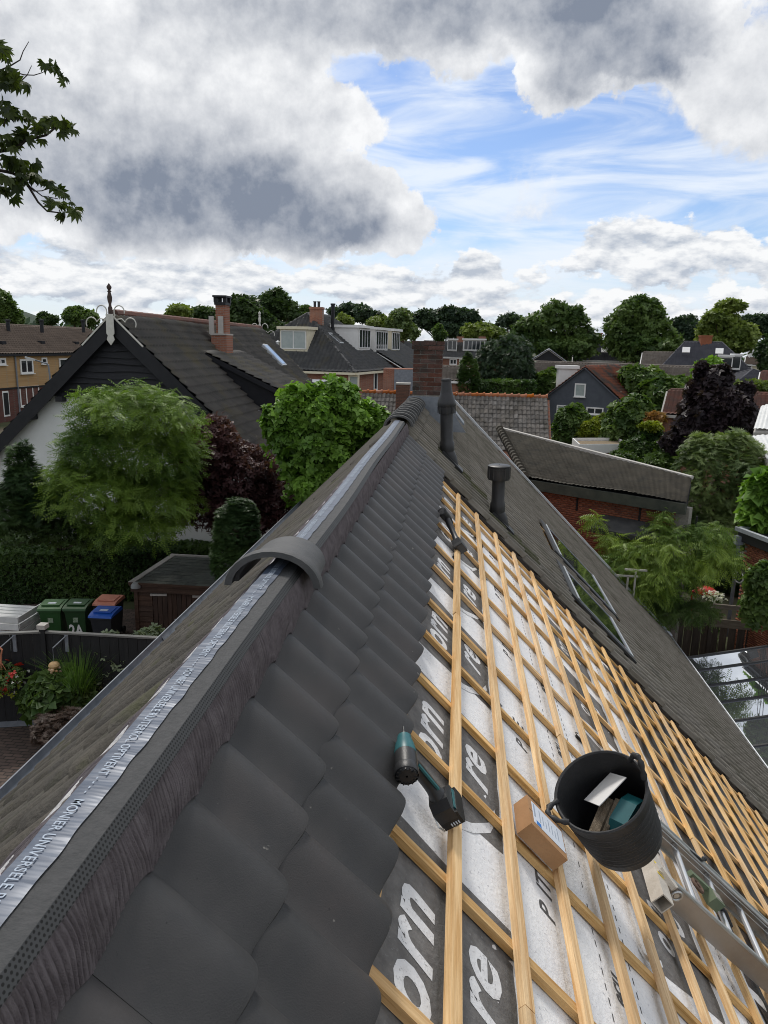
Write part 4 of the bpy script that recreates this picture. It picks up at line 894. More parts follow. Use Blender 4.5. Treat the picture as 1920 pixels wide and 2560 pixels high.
def hedge(name, label, p0, p1, depth, h, n, size, mt, kind='small', cat='hedge', rough=.10):
    """Clipped hedge: leaves on and just inside the faces of a long block."""
    p0 = Vector(p0); p1 = Vector(p1); d = (p1 - p0); l = d.length; d.normalize(); w = Vector((-d.y, d.x, 0)); t = thing(name, label, cat, ((p0 + p1) / 2)); SEED[0] += 1; rng = np.random.default_rng(SEED[0])
    a = l * h * 2 + l * depth; P = []; N = []
    for k in range(n):
        u = rng.random() * l; q = rng.random() * (2 * h + depth)
        if q < h: v_, z, nn_ = 0, q, -w
        elif q < h + depth: v_, z, nn_ = q - h, h, Vector((0, 0, 1))
        else: v_, z, nn_ = depth, q - h - depth, w
        dr = rough * math.sin(u * 2.3 + z * 3) * .5 - abs(rng.normal(0, rough * .6)); p = p0 + d * u + w * v_ + Vector((0, 0, z)) + nn_ * dr; P.append(p[:]); N.append(nn_[:])
    P = np.array(P); N = np.array(N); co, fs, tn = sprays(P, N, size, kind, rng, .3, tint=clump_tint(P, N, np.zeros(n), rng, 1.0)); co[:, 2] = np.maximum(co[:, 2], p0.z)
    npobj('foliage', co, fs, [mt], t, tint=tn)
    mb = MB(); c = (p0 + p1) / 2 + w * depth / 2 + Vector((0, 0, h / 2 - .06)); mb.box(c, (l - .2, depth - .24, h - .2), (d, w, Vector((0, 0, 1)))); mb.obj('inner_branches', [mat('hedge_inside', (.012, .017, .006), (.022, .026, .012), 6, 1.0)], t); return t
hp0, hp1 = at_z(-130, 1384, 3.35), at_z(545, 1378, 3.25); hp0.z = hp1.z = 1.7
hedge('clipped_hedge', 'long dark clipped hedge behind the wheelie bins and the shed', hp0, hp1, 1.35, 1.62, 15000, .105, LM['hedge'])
# pots and plants on the patio
m_pot = mat('black_pot', (.014, .014, .015), (.022, .022, .023), 5, .6)
def pot(px, py, r, h, label, z=None):
    p = gp(px, py); p.z = ground_z(p.x, p.y) + .006; t = thing('flower_pot', label, 'pot', p); mb = MB(); mb.lathe([(.001, 0), (r * .72, 0), (r * .98, h * .93), (r * 1.05, h * .94), (r * 1.05, h), (r * .93, h), (r * .90, h * .9), (.001, h * .9)], 22, p); mb.obj('pot', [m_pot], t, True)
    MB().lathe([(.001, 0), (r * .9, 0)], 16, p + Vector((0, 0, h * .91))).obj('soil', [mat('soil', (.03, .022, .016), None, 20, 1.0)], t); return p + Vector((0, 0, h))
def EB(p, r, z, rz): return ((p.x, p.y, p.z + z), (r, r, rz))
p = pot(150, 1835, .34, .5, 'black pot under the rounded green leafy shrub'); tree('leafy_shrub', 'rounded dark green leafy shrub in a black pot beside the black fence', 'shrub', [EB(p, .62, .34, .48), ((p.x - .35, p.y + .1, p.z + .15), (.42, .4, .3)), ((p.x + .35, p.y, p.z + .25), (.4, .4, .35))], 950, .20, 'broad', LM['mid'], base=tuple(p), trunk=.03, limbs=True)
p = pot(160, 1905, .36, .50, 'black pot with the reddish-brown heather'); tree('heather', 'reddish-brown heather in a black pot in front of the leafy shrub', 'heather', [EB(p, .50, .16, .30)], 1500, .12, 'needle', LM['heather'], base=tuple(p), trunk=.02, up=1.2)
p = pot(205, 1840, .30, .55, 'black pot with the tall grass'); t = thing('ornamental_grass', 'tall fountain of thin green grass in a black pot', 'grass', p)
rng = np.random.default_rng(5); co = []; fs = []; tn = []
for k in range(520):
    a = rng.random() * 6.28; le = .75 + .75 * rng.random(); out = (.10 + .55 * rng.random() ** 1.3); bx, by = p.x + .14 * math.cos(a) * rng.random(), p.y + .14 * math.sin(a) * rng.random(); tt = rng.random(); sd_ = Vector((-math.sin(a), math.cos(a), 0)) * .008
    for i in range(6):
        f = i / 5; q = Vector((bx + math.cos(a) * out * f ** 1.8 * le, by + math.sin(a) * out * f ** 1.8 * le, p.z - .05 + le * (f - .28 * out * f ** 3.2))); w_ = sd_ * (1 - f * .85); co += [q - w_, q + w_]; tn += [tt, tt]
        if i: b_ = len(co) - 4; fs.append((b_, b_ + 1, b_ + 3, b_ + 2))
npobj('blades', np.array([c[:] for c in co]), np.array(fs), [LM['grass']], t, tint=np.array(tn))
p = at_z(330, 1800, 1.7); tree('olive_shrub', 'pale silver-green loose shrub beside the gutter, in front of the bins', 'shrub', [PB(320, 1650, 60, 55, 15.2), PB(380, 1620, 45, 50, 15.2), PB(290, 1690, 45, 45, 15.2), PB(350, 1700, 70, 50, 15.2), PB(270, 1620, 30, 36, 15.2)], 2600, .17, 'small', LM['silver'], base=tuple(at_z(345, 1800, 1.706)), trunk=.05, shell=.3, lumps=.25, up=.8)
# ---- overhanging chestnut branch at the upper left
ct = thing('chestnut_tree', 'leafy tree branches reaching into the sky at the upper left', 'tree', (-9.6, 8.0, ground_z(-9.6, 8.0)))
mb = MB(); bz = ground_z(-9.6, 8.0); mb.tube([(-9.6, 8.0, bz - .1), (-9.5, 8.05, bz + 4), (-9.3, 8.2, bz + 8.5), (-9.4, 8.3, bz + 12)], [.34, .28, .22, .14], 12); mb.obj('trunk', [m_bark], ct, True)
DB = 9.2
def bp(px, py, dd=0.0): return at(px, py, DB + dd)
br = MB(); LPs = []
def branch(pts, r0, r1, leaves=0, lsz=.3):
    P_ = [bp(x, y, dd) for x, y, dd in pts]; k = len(P_); br.tube(P_, [r0 + (r1 - r0) * i / (k - 1) for i in range(k)], 6)
trunk_at = lambda z: Vector((-9.35, 8.2, z))
root = bp(-260, 420, .6); br.tube([(-9.3, 8.2, bz + 8.2), tuple(root), tuple(bp(-80, 390, .2)), tuple(bp(-4, 378))], [.12, .075, .05, .022], 8)
br.tube([(-9.35, 8.2, bz + 9.3), tuple(bp(-160, 250, .3)), tuple(bp(-30, 236)), tuple(bp(5, 215))], [.10, .05, .025, .012], 8)
branch([(-6, 378, 0), (40, 372, 0), (62, 352, 0), (85, 345, 0), (115, 338, 0), (135, 322, 0), (148, 305, 0)], .020, .008)
branch([(-30, 420, 0), (30, 432, 0), (58, 447, 0), (75, 472, 0), (95, 505, 0), (118, 528, 0), (150, 532, 0)], .018, .007)
branch([(60, 448, 0), (85, 478, 0), (105, 477, 0), (122, 470, 0)], .008, .004); branch([(80, 470, .1), (105, 490, 0), (145, 497, 0)], .008, .004); branch([(108, 508, 0), (120, 515, 0), (138, 519, 0)], .006, .003)
branch([(-8, 180, 0), (25, 165, 0), (50, 150, 0), (58, 128, 0), (72, 104, 0)], .009, .003); branch([(30, 178, 0), (60, 187, 0), (85, 188, 0), (105, 182, 0), (125, 171, 0)], .007, .003); branch([(55, 200, 0), (68, 188, 0), (79, 164, 0)], .006, .003)
branch([(8, 316, 0), (16, 296, 0), (-4, 262, 0)], .009, .006); branch([(20, 290, 0), (40, 300, 0), (50, 297, 0)], .006, .003)
br.obj('branch', [mat('dark_bark', (.035, .028, .026), (.06, .05, .045), 10, .9, .4, 40)], ct, True)
LC = [(2, 120, 14, 14, 9), (14, 140, 10, 8, 5), (115, 155, 10, 8, 6), (135, 168, 12, 8, 6), (150, 190, 10, 10, 6), (158, 202, 5, 5, 3), (15, 185, 26, 12, 12), (30, 205, 22, 10, 10), (58, 210, 9, 8, 4), (8, 205, 14, 12, 8), (5, 255, 12, 16, 7), (25, 270, 14, 12, 8), (45, 282, 22, 10, 12), (75, 292, 10, 10, 6), (10, 290, 10, 16, 5),
      (90, 312, 12, 8, 7), (110, 322, 18, 10, 9), (128, 298, 12, 8, 8), (148, 300, 9, 8, 6), (163, 312, 12, 8, 6), (182, 320, 10, 6, 5), (158, 325, 8, 10, 4), (40, 335, 18, 12, 10), (65, 330, 16, 12, 9), (25, 355, 20, 14, 9), (10, 340, 14, 20, 8), (35, 362, 12, 8, 5), (108, 345, 8, 6, 3),
      (20, 400, 26, 14, 14), (45, 410, 24, 14, 13), (70, 420, 18, 14, 11), (60, 440, 18, 12, 9), (88, 440, 14, 12, 7), (30, 440, 14, 12, 7), (15, 450, 14, 14, 7), (48, 460, 10, 10, 5), (120, 450, 12, 8, 7), (132, 462, 8, 6, 3), (145, 475, 10, 8, 6), (158, 480, 8, 8, 5), (140, 512, 9, 10, 6), (160, 505, 14, 8, 8), (178, 522, 14, 8, 7), (150, 532, 12, 7, 6), (188, 530, 8, 5, 4), (20, 478, 12, 12, 6), (32, 492, 6, 8, 3), (4, 470, 10, 10, 5)]
PP_ = []; NN_ = []
rng = np.random.default_rng(8)
for x, y, rx, ry, n_l in LC:
    for k in range(int(n_l * .62)):
        q = at(x + rng.normal(0, rx * .5), y + rng.normal(0, ry * .45), DB + rng.normal(0, .12)); PP_.append(q[:]); NN_.append((rng.normal(0, .5) + .4, rng.normal(0, .5) - .2, -.3))
for k in range(500):
    q = at(-20 - rng.random() * 300, 60 + rng.random() * 440, DB + rng.normal(0, .8)); PP_.append(q[:]); NN_.append((rng.normal(0, .5), rng.normal(0, .5), -.2))
PP_ = np.array(PP_); NN_ = np.array(NN_); co, fs, tn = sprays(PP_, NN_, .118, 'chestnut', rng, .5, .6, droop=.5)
npobj('leaves', co, fs, [leafmat('chestnut_leaf', (0.022, 0.040, 0.010), (0.075, 0.105, 0.022))], ct, tint=tn)
# ------------------------------------------------------------------ neighbouring houses
m_roof_dark = mat('dark_pantile', (0.050, 0.052, 0.055), (0.085, 0.086, 0.086), 2.2, 0.75, 0.3, 40, c3=(0.085, 0.075, 0.045), s3=.8, t3=(.55, .75))
m_roof_farm = mat('farmhouse_pantile', (0.060, 0.058, 0.056), (0.105, 0.098, 0.088), 1.6, 0.85, 0.4, 40, c3=(0.115, 0.098, 0.050), s3=.6, t3=(.52, .72))
m_roof_brown = mat('brown_concrete_tile', (0.085, 0.062, 0.047), (0.125, 0.092, 0.070), 1.0, 0.85, 0.3, 30)
m_roof_grey = mat('grey_brown_pantile', (0.12, 0.10, 0.085), (0.19, 0.165, 0.14), 1.8, 0.85, 0.3, 30, c3=(0.16, 0.11, 0.05), s3=.5, t3=(.6, .8))
m_roof_blue = mat('blue_black_pantile', (0.045, 0.047, 0.060), (0.065, 0.067, 0.080), 1.2, 0.7, 0.2, 30)
m_roof_red = mat('orange_red_pantile', (0.28, 0.075, 0.030), (0.15, 0.060, 0.038), 1.6, 0.85, 0.3, 30, c3=(0.060, 0.055, 0.050), s3=.9, t3=(.42, .60))
m_roof_redbrown = mat('red_brown_pantile', (0.16, 0.065, 0.045), (0.10, 0.060, 0.050), 2.0, 0.85, 0.3, 30)
m_moss_roof = mat('mossy_grey_roof', (0.060, 0.054, 0.043), (0.100, 0.090, 0.072), 1.4, 0.95, 0.5, 30, c3=(0.055, 0.053, 0.046), s3=2.5, t3=(.5, .7), stretch=(1, 1, 3))
m_orange = mat('orange_ridge_clay', (0.42, 0.145, 0.055), (0.34, 0.12, 0.05), 6, 0.85, 0.3, 40, rnd=.2)
m_black_board = mat('black_tarred_board', (0.011, 0.012, 0.016), (0.020, 0.021, 0.026), 2.0, 0.62, 0.5, 6, stretch=(1.5, 30, 14), spec=.35)
m_black_paint = mat('black_paint', (0.010, 0.011, 0.015), (0.015, 0.016, 0.020), 4, 0.5, spec=.35)
m_whitewash = mat('whitewashed_wall', (0.66, 0.68, 0.67), (0.74, 0.76, 0.75), 1.2, 0.9, 0.15, 20, c3=(0.56, 0.58, 0.55), s3=.7, t3=(.58, .8))
m_bluegrey = mat('blue_grey_painted_brick', (0.070, 0.080, 0.098), (0.088, 0.100, 0.120), 2.0, 0.8, 0.3, 30)
def brickmat(name, c1, c2, mo, bw=.22, bh=.065, rot=0.0):
    M = mat(name, c1, c2, 9, 0.9); t = M.node_tree; b = t.nodes['Principled BSDF']; br = t.nodes.new('ShaderNodeTexBrick'); g = t.nodes.new('ShaderNodeNewGeometry'); mp = t.nodes.new('ShaderNodeMapping'); m2 = t.nodes.new('ShaderNodeMapping')
    mp.inputs['Rotation'].default_value = (0, 0, -rot); m2.inputs['Rotation'].default_value = (-PI / 2, 0, 0)
    t.links.new(g.outputs['Position'], mp.inputs[0]); t.links.new(mp.outputs[0], m2.inputs[0]); t.links.new(m2.outputs[0], br.inputs['Vector'])
    for k, v in (('Scale', 1.0), ('Brick Width', bw), ('Row Height', bh), ('Mortar Size', .008)): br.inputs[k].default_value = v
    br.inputs['Color1'].default_value = c1 + (1,); br.inputs['Color2'].default_value = c2 + (1,); br.inputs['Mortar'].default_value = mo + (1,); t.links.new(br.outputs['Color'], b.inputs['Base Color']); return M
m_bw_red = brickmat('red_brick_wall', (0.24, 0.085, 0.050), (0.33, 0.135, 0.080), (0.25, 0.21, 0.18)); m_bw_yel = brickmat('ochre_brick_wall', (0.40, 0.235, 0.10), (0.47, 0.30, 0.14), (0.36, 0.27, 0.17))
def inpoly(P, poly):
    x, y = P[:, 0], P[:, 1]; ins = np.zeros(len(P), bool); n = len(poly)
    for i in range(n):
        x0, y0 = poly[i]; x1, y1 = poly[(i + 1) % n]
        c = ((y0 > y) != (y1 > y)); ins ^= c & (x < (x1 - x0) * (y - y0) / ((y1 - y0) if abs(y1 - y0) > 1e-9 else 1e-9) + x0)
    return ins
def tilefield(c00, c10, c01, c11, tw, tl, amp, mt, parent, name='roof_tiles', poly=None, nu=5, step=.06, wob=.02, kind='stuff'):
    """A field of real roof tiles over a (bilinear) slope: c00 top left, c10 top right, c01 bottom left, c11 bottom right."""
    c00, c10, c01, c11 = [np.array(c[:], float) for c in (c00, c10, c01, c11)]
    U_ = max(np.linalg.norm(c10 - c00), np.linalg.norm(c11 - c01)); V_ = max(np.linalg.norm(c01 - c00), np.linalg.norm(c11 - c10)); nc = max(1, round(U_ / tw)); nr = max(1, round(V_ / tl))
    nrm = np.cross(c01 - c00, c10 - c00); nrm /= np.linalg.norm(nrm); nrm = nrm if nrm[2] > 0 else -nrm
    us = np.linspace(0, 1, nc * nu + 1); ph = (np.arange(nc * nu + 1) % nu) / nu; prof = amp * np.abs(np.sin(PI * (ph * .92 + .04))) ** 1.1
    rows = []; vs = []
    rng = np.random.default_rng(int(abs(c00[0] * 31 + c00[1] * 17)) % 9999)
    colj = np.repeat(rng.normal(0, .006, nc + 1), nu)[:nc * nu + 1]
    for r in range(nr):
        off = rng.normal(0, .004, nc + 1).repeat(nu)[:nc * nu + 1] + wob * np.sin(us * 9 + r * .13)
        for f, hgt in ((0.0, 0.0), (.97, step)):
            v_ = (r + f) / nr; base = (c00 * (1 - v_) + c01 * v_)[None] * (1 - us)[:, None] + (c10 * (1 - v_) + c11 * v_)[None] * us[:, None]
            rows.append(base + nrm[None] * (prof + hgt + off + colj)[:, None]); vs.append(v_)
    co = np.concatenate(rows); m_ = nc * nu + 1; n_r = len(rows); idx = np.arange(n_r * m_).reshape(n_r, m_)
    fs = np.stack([idx[:-1, :-1], idx[1:, :-1], idx[1:, 1:], idx[:-1, 1:]], -1).reshape(-1, 4)
    if poly is not None:
        uu = np.tile((us[:-1] + us[1:]) / 2, n_r - 1); vv = np.repeat((np.array(vs)[:-1] + np.array(vs)[1:]) / 2, m_ - 1); fs = fs[inpoly(np.stack([uu, vv], 1), poly)]
    return tag(npobj(name, co, fs, [mt], parent, smooth=False), kind=kind)
def window(parent, c, ux, n, w, h, panes=2, frame=None, glass=None, bar=.06, sill=True, rows=1, depth=.07):
    """Window part: frame with its panes (and sill) as sub-parts. c centre on the wall, ux along the wall, n outwards."""
    frame = frame or m_white; glass = glass or m_glass; c = Vector(c); ux = Vector(ux).normalized(); n = Vector(n).normalized(); uz = Vector((0, 0, 1)) if abs(n.z) < .5 else n.cross(ux); A = (ux, n, uz); mb = MB(); cc = c + n * depth * .3
    for s in (-1, 1): mb.box(cc + ux * s * (w - bar) / 2, (bar, depth, h), A); mb.box(cc + uz * s * (h - bar) / 2, (w - 2 * bar, depth, bar), A)
    for k in range(1, panes): mb.box(cc + ux * (w * (k / panes - .5)), (bar * .8, depth * .9, h - 2 * bar), A)
    for k in range(1, rows): mb.box(cc + uz * (h * (k / rows - .5)), (w - 2 * bar, depth * .8, bar * .8), A)
    f = mb.obj('window', [frame], parent)
    for k in range(panes):
        for r in range(rows): MB().box(c + n * .006 + ux * (w * ((k + .5) / panes - .5)) + uz * (h * ((r + .5) / rows - .5)), (w / panes - bar * .7, .012, h / rows - bar * .7), A).obj('pane', [glass], f)
    if sill: MB().box(c - uz * (h / 2 + .03) + n * .07, (w + .12, .16, .05), A).obj('sill', [frame], f)
    return f
def house(name, label, A, B, hw, zb, ze, zr, hipA=0.0, hipB=0.0, wall=None, roof=None, tw=.30, tl=.33, nu=4, ov=.35, trim=None, group=None, endm=None, amp=.07, faces='LRAB', ridge=True, cat='house'):
    A = Vector((A[0], A[1], 0)); B = Vector((B[0], B[1], 0)); u = (B - A); Ln = u.length; u.normalize(); v = Vector((u.y, -u.x, 0)); t = thing(name, label, cat, (A.x, A.y, zb), group); Z = Vector((0, 0, 1)); trim = trim or m_white
    wall = wall or m_bw_red; roof = roof or m_roof_dark
    def P(a, b, z): return A + u * a + v * b + Z * z
    sl = (zr - ze) / hw; zo = ze - ov * sl
    gable = lambda a: [P(a, -hw, zb), P(a, hw, zb), P(a, hw, ze - .05), P(a, 0, zr - .08), P(a, -hw, ze - .05)]
    mb = MB()
    if hipA < .01 and hipB < .01: mb.prism([p for p in gable(0)], u * Ln)
    elif hipA < .01 or hipB < .01:
        mb.prism(gable(0 if hipA < .01 else hipA), u * (Ln - hipA - hipB)); mb.prism([P(0, -hw, zb), P(0, hw, zb), P(0, hw, ze - .05), P(0, -hw, ze - .05)], u * Ln)
    else: mb.prism([P(0, -hw, zb), P(0, hw, zb), P(0, hw, ze - .05), P(0, -hw, ze - .05)], u * Ln)
    mb.obj('wall', [wall], t)
    ra, rb = hipA, Ln - hipB; ea, eb = (-ov, Ln + ov); e2 = hw + ov
    for sg, key in ((1, 'R'), (-1, 'L')):
        c = [P(ea, 0, zr), P(eb, 0, zr), P(ea, sg * e2, zo), P(eb, sg * e2, zo)]; T_ = eb - ea
        poly = [((ra - ea) / T_ if hipA > .01 else -.01, -.01), ((rb - ea) / T_ if hipB > .01 else 1.01, -.01), (1.01, 1.01), (-.01, 1.01)]
        if key in faces: tilefield(*c, tw, tl, amp, roof, t, poly=poly, nu=nu)
        dk = MB(); q = [P(ra if hipA > .01 else ea + .05, 0, zr - .05), P(rb if hipB > .01 else eb - .05, 0, zr - .05), P(eb - .05, sg * (e2 - .03), zo - .03), P(ea + .05, sg * (e2 - .03), zo - .03)]; dk.prism(q, (0, 0, -.06)); dk.obj('roof_deck', [m_black_paint], t)
        g = MB(); g.bar(P(ea, sg * (e2 + .04), zo - .06), P(eb, sg * (e2 + .04), zo - .06), .12, .16); g.obj('eave_board', [trim], t)
    for hp, a0, a1, key in ((hipA, ea, ra, 'A'), (hipB, eb, rb, 'B')):
        if hp > .01:
            c = [P(a1, -e2, zr), P(a1, e2, zr), P(a0, -e2, zo), P(a0, e2, zo)]
            if key in faces: tilefield(*c, tw, tl, amp, roof, t, poly=[(.5, -.02), (1.01, 1.01), (-.01, 1.01)], nu=nu)
            dk = MB(); dk.prism([P(a1, 0, zr - .05), P(a0, e2, zo - .03), P(a0, -e2, zo - .03)], (0, 0, -.06)); dk.obj('roof_deck', [m_black_paint], t)
            g = MB(); g.bar(P(a0, -e2, zo - .06), P(a0, e2, zo - .06), .12, .16); g.obj('eave_board', [trim], t)
            g = MB()
            for s in (-1, 1): g.tube([P(a1, 0, zr + .03), P(a0, s * e2, zo + .03)], .10, 8)
            g.obj('hip_tiles', [roof], t, kind='stuff')
        else:
            g = MB()
            for s in (-1, 1): g.bar(P(a0, 0, zr - .10), P(a0, s * e2, zo - .10), .05, .22, u)
            g.obj('verge_board', [trim], t)
    if ridge:
        g = MB(); k = max(2, int((rb - ra) / .4))
        for i in range(k): g.tube([P(ra + (rb - ra) * i / k, 0, zr + .02), P(ra + (rb - ra) * (i + .96) / k, 0, zr + .03)], .11, 8)
        g.obj('ridge_tiles', [roof], t, kind='stuff')
    return t, P, u, v
def chimney(parent, c, w, d_, h, mt, cap=True, pots=0):
    mb = MB(); c = Vector(c); mb.box(c + Vector((0, 0, h / 2)), (w, d_, h)); 
    if cap: mb.box(c + Vector((0, 0, h - .08)), (w + .10, d_ + .10, .16))
    o = mb.obj('chimney', [mt], parent)
    for k in range(pots): MB().lathe([(.10, 0), (.10, .35), (.13, .36), (.13, .42), (.01, .43)], 10, c + Vector(((k - (pots - 1) / 2) * .3, 0, h))).obj('chimney_pot', [m_plastic], o)
    return o
def dormer(parent, c, ux, n, w, h, dep, panes, side=None, frame=None, glass=None, cap=None):
    """Flat-roofed dormer: c bottom centre of its front, n outwards (horizontal)."""
    c = Vector(c); ux = Vector(ux).normalized(); n = Vector(n).normalized(); Z = Vector((0, 0, 1)); mb = MB(); A = (ux, n, Z)
    mb.box(c - n * (dep / 2 + .02) + Z * h / 2, (w, dep, h), A); o = mb.obj('dormer', [side or m_white], parent)
    mb = MB(); mb.box(c - n * (dep / 2 - .08) + Z * (h + .09), (w + .3, dep + .3, .2), A); mb.obj('dormer_roof', [cap or m_white], o)
    mb = MB(); f = c + n * .02 + Z * h * .52; ww = w * .9
    for s in (-1, 1): mb.box(f + ux * s * ww / 2, (.07, .06, h * .8), A); mb.box(f + Z * s * h * .40, (ww, .06, .07), A)
    for k in range(1, panes): mb.box(f + ux * ww * (k / panes - .5), (.07, .06, h * .76), A)
    mb.obj('dormer_frame', [frame or m_white], o)
    for k in range(panes): MB().box(f + ux * ww * ((k + .5) / panes - .5) - n * .005, (ww / panes - .05, .02, h * .76), A).obj('pane', [glass or m_glass], o)
    return o
# ---- white farmhouse with the tarred gable
FX, FY0, FY1, FZ, FS = -9.6, 21.75, 38.6, CZ + .75, .97
fh = thing('farmhouse', 'white farmhouse with a black boarded gable and a long grey tiled roof', 'farmhouse', (FX, FY0, 1.7))
HWF = 5.9; ZE = FZ - FS * HWF
FN = Vector((FS, 0, 1)).normalized()
mb = MB(); mb.prism([(FX - 5.5, FY0 + .32, 1.5), (FX + 5.5, FY0 + .32, 1.5), (FX + 5.5, FY0 + .32, FZ - FS * 5.5 - .15), (FX, FY0 + .32, FZ - .2), (FX - 5.5, FY0 + .32, FZ - FS * 5.5 - .15)], (0, FY1 - FY0 - .6, 0)); mb.obj('wall', [m_whitewash], fh)
tilefield((FX, FY0, FZ), (FX, FY1, FZ), (FX + HWF, FY0, ZE), (FX + HWF, FY1, ZE), .235, .34, .060, m_roof_farm, fh, nu=6, step=.075, wob=.035)
tilefield((FX, FY1, FZ), (FX, FY0, FZ), (FX - HWF, FY1, ZE), (FX - HWF, FY0, ZE), .235, .34, .045, m_roof_farm, fh, nu=3)
mb = MB(); mb.prism([(FX + HWF - .05, FY0 + .1, ZE - .06), (FX, FY0 + .1, FZ - .07), (FX - HWF + .05, FY0 + .1, ZE - .06), (FX, FY0 + .1, FZ - .2)], (0, FY1 - FY0 - .2, 0)); mb.obj('roof_deck', [m_black_paint], fh)
zb0 = at_y(300, 998, FY0).z; zt = FZ - .45; nb = 10
for k in range(nb):
    z0 = zb0 + (zt - zb0) * k / nb + (jit(.02) if k else 0); z1 = zb0 + (zt - zb0) * (k + 1) / nb + .03; w0 = (FZ - .12 - z0) / FS; w1 = max(.05, (FZ - .12 - z1) / FS); n_s = 14; lo = []; hi = []
    for i in range(n_s + 1):
        f = i / n_s * 2 - 1; lo.append((FX + f * w0, FY0 + .215 - .012 * (k % 2), z0 + .022 * math.sin(f * 5 + k * 1.7) + jit(.006))); hi.append((FX + f * w1, FY0 + .275, z1))
    mb = MB(); mb.grid([lo, hi]); mb.grid([[(p[0], p[1] + .05, p[2]) for p in lo], lo]); mb.obj('weatherboard', [m_black_board], fh)
for sg in (-1, 1):
    a = Vector((FX, FY0 - .02, FZ + .02)); e = Vector((FX + sg * (HWF + .1), FY0 - .02, FZ + .02 - FS * (HWF + .1))); dn = Vector((0, 0, -.58)); MB().prism([a, e, e + dn * .8, a + dn], (0, .06, 0)).obj('bargeboard', [m_black_paint], fh)
    MB().prism([a + Vector((0, .07, -.06)), e + Vector((0, .07, -.06)), e + Vector((0, .07, -.16)), a + Vector((0, .07, -.16))], (0, .3, 0)).obj('soffit', [m_black_paint], fh)
for px_ in (113, 153, 215, 420): q = at_y(px_, 1000, FY0 + .2); MB().box((q.x, FY0 + .2, zb0 - .06), (.22, .3, .16)).obj('purlin_end', [m_black_paint], fh)
q = at_y(76, 1040, FY0 + .15); MB().box((q.x, FY0 + .15, q.z), (.3, .3, .2)).obj('purlin_end', [m_black_paint], fh)
m_wfin = mat('aged_white_paint', (.58, .57, .52), (.68, .67, .62), 8, .6); m_dfin = mat('dark_aged_wood', (.045, .032, .028), (.09, .06, .05), 10, .8)
def finial(y, full):
    z = FZ; K = .72; mb = MB(); o = Vector((FX, y, z))
    mb.lathe([(r_ * .85, h_ * .80) for r_, h_ in [(.075, -.05), (.075, .22), (.05, .28), (.045, .36), (.075, .48), (.085, .60), (.055, .74), (.045, .78), (.08, .80), (.05, .83), (.045, .86), (.08, .92), (.085, .97), (.03, 1.06), (.004, 1.10)]], 12, o); f = mb.obj('finial', [m_dfin if full else m_wfin], fh, True)
    for sg in (-1, 1):
        mb = MB(); c = Vector((FX + sg * .27, y, z + .06)); pts = [c + Vector((sg * -.16 * math.cos(a), 0, .19 * math.sin(a))) for a in np.linspace(-.5, PI + .2, 11)]; mb.tube([(FX + sg * .10, y, z - .10)] + pts, .019, 6)
        c = Vector((FX + sg * .60, y, z - .28)); pts = [c + Vector((sg * -.17 * math.cos(a), 0, .18 * math.sin(a))) for a in np.linspace(.3, PI + .5, 9)]; mb.tube([(FX + sg * .14, y, z - .16), (FX + sg * .34, y, z - .13)] + pts, .018, 6)
        mb.bar((FX + sg * .05, y, z - .05), (FX + sg * .95, y, z - .05 - .9 * FS), .03, .045); mb.obj('scroll', [m_wfin], f, True)
    if full: MB().prism([(FX - .11, y - .06, z), (FX + .11, y - .06, z), (FX + .12, y - .06, z - .56), (FX + .08, y - .06, z - .62), (FX + .12, y - .06, z - .74), (FX, y - .06, z - .90), (FX - .12, y - .06, z - .74), (FX - .08, y - .06, z - .62), (FX - .12, y - .06, z - .56)], (0, -.03, 0)).obj('finial_plate', [m_wfin], f)
finial(FY0 - .04, True); finial(FY1 - .1, False)
g = MB()
for i in range(40): g.tube([(FX, FY0 + .2 + i * .415, FZ + .02), (FX, FY0 + .2 + i * .415 + .40, FZ + .03)], .13, 8)
g.obj('ridge_tiles', [m_roof_redbrown], fh, kind='stuff')
def on_farm(px, py): return on_plane(px, py, (FX, 0, FZ + .04), FN)
cb_ = on_farm(556, 880); cc_ = Vector((cb_.x, cb_.y, cb_.z - .8))
ct_ = at_y(556, 838, cb_.y).z; cth = at_y(556, 757, cb_.y).z; k = mpp(556, 850, cb_.y)
mb = MB(); mb.box((cc_.x, cc_.y, (cc_.z + ct_) / 2), (41 * k, .8, ct_ - cc_.z)); ch = mb.obj('chimney', [m_bw_red], fh)
mb = MB(); mb.box((cc_.x, cc_.y, ct_ + .03), (43 * k, .86, .06)); mb.obj('ledge', [m_render], ch)
mb = MB(); mb.box((cc_.x + .05, cc_.y, (ct_ + cth) / 2), (26 * k, .55, cth - ct_)); mb.obj('upper_stack', [m_bw_red], ch)
for s in (-.30, .06): mb = MB(); mb.box((cc_.x + s, cc_.y - .30, ct_ + (cth - ct_) * .30), (.19, .08, (cth - ct_) * .56)); mb.obj('concrete_post', [m_render], ch)
mb = MB()
for sx_ in (-1, 1):
    for sy_ in (-1, 1): mb.box((cc_.x + .05 + sx_ * 12 * k, cc_.y + sy_ * .24, cth + .10), (.14, .14, .2))
mb.box((cc_.x + .05, cc_.y, cth - .04), (30 * k, .66, .1)); mb.box((cc_.x + .05, cc_.y, cth + .22), (36 * k, .78, .07)); mb.obj('cap', [m_black_paint], ch)
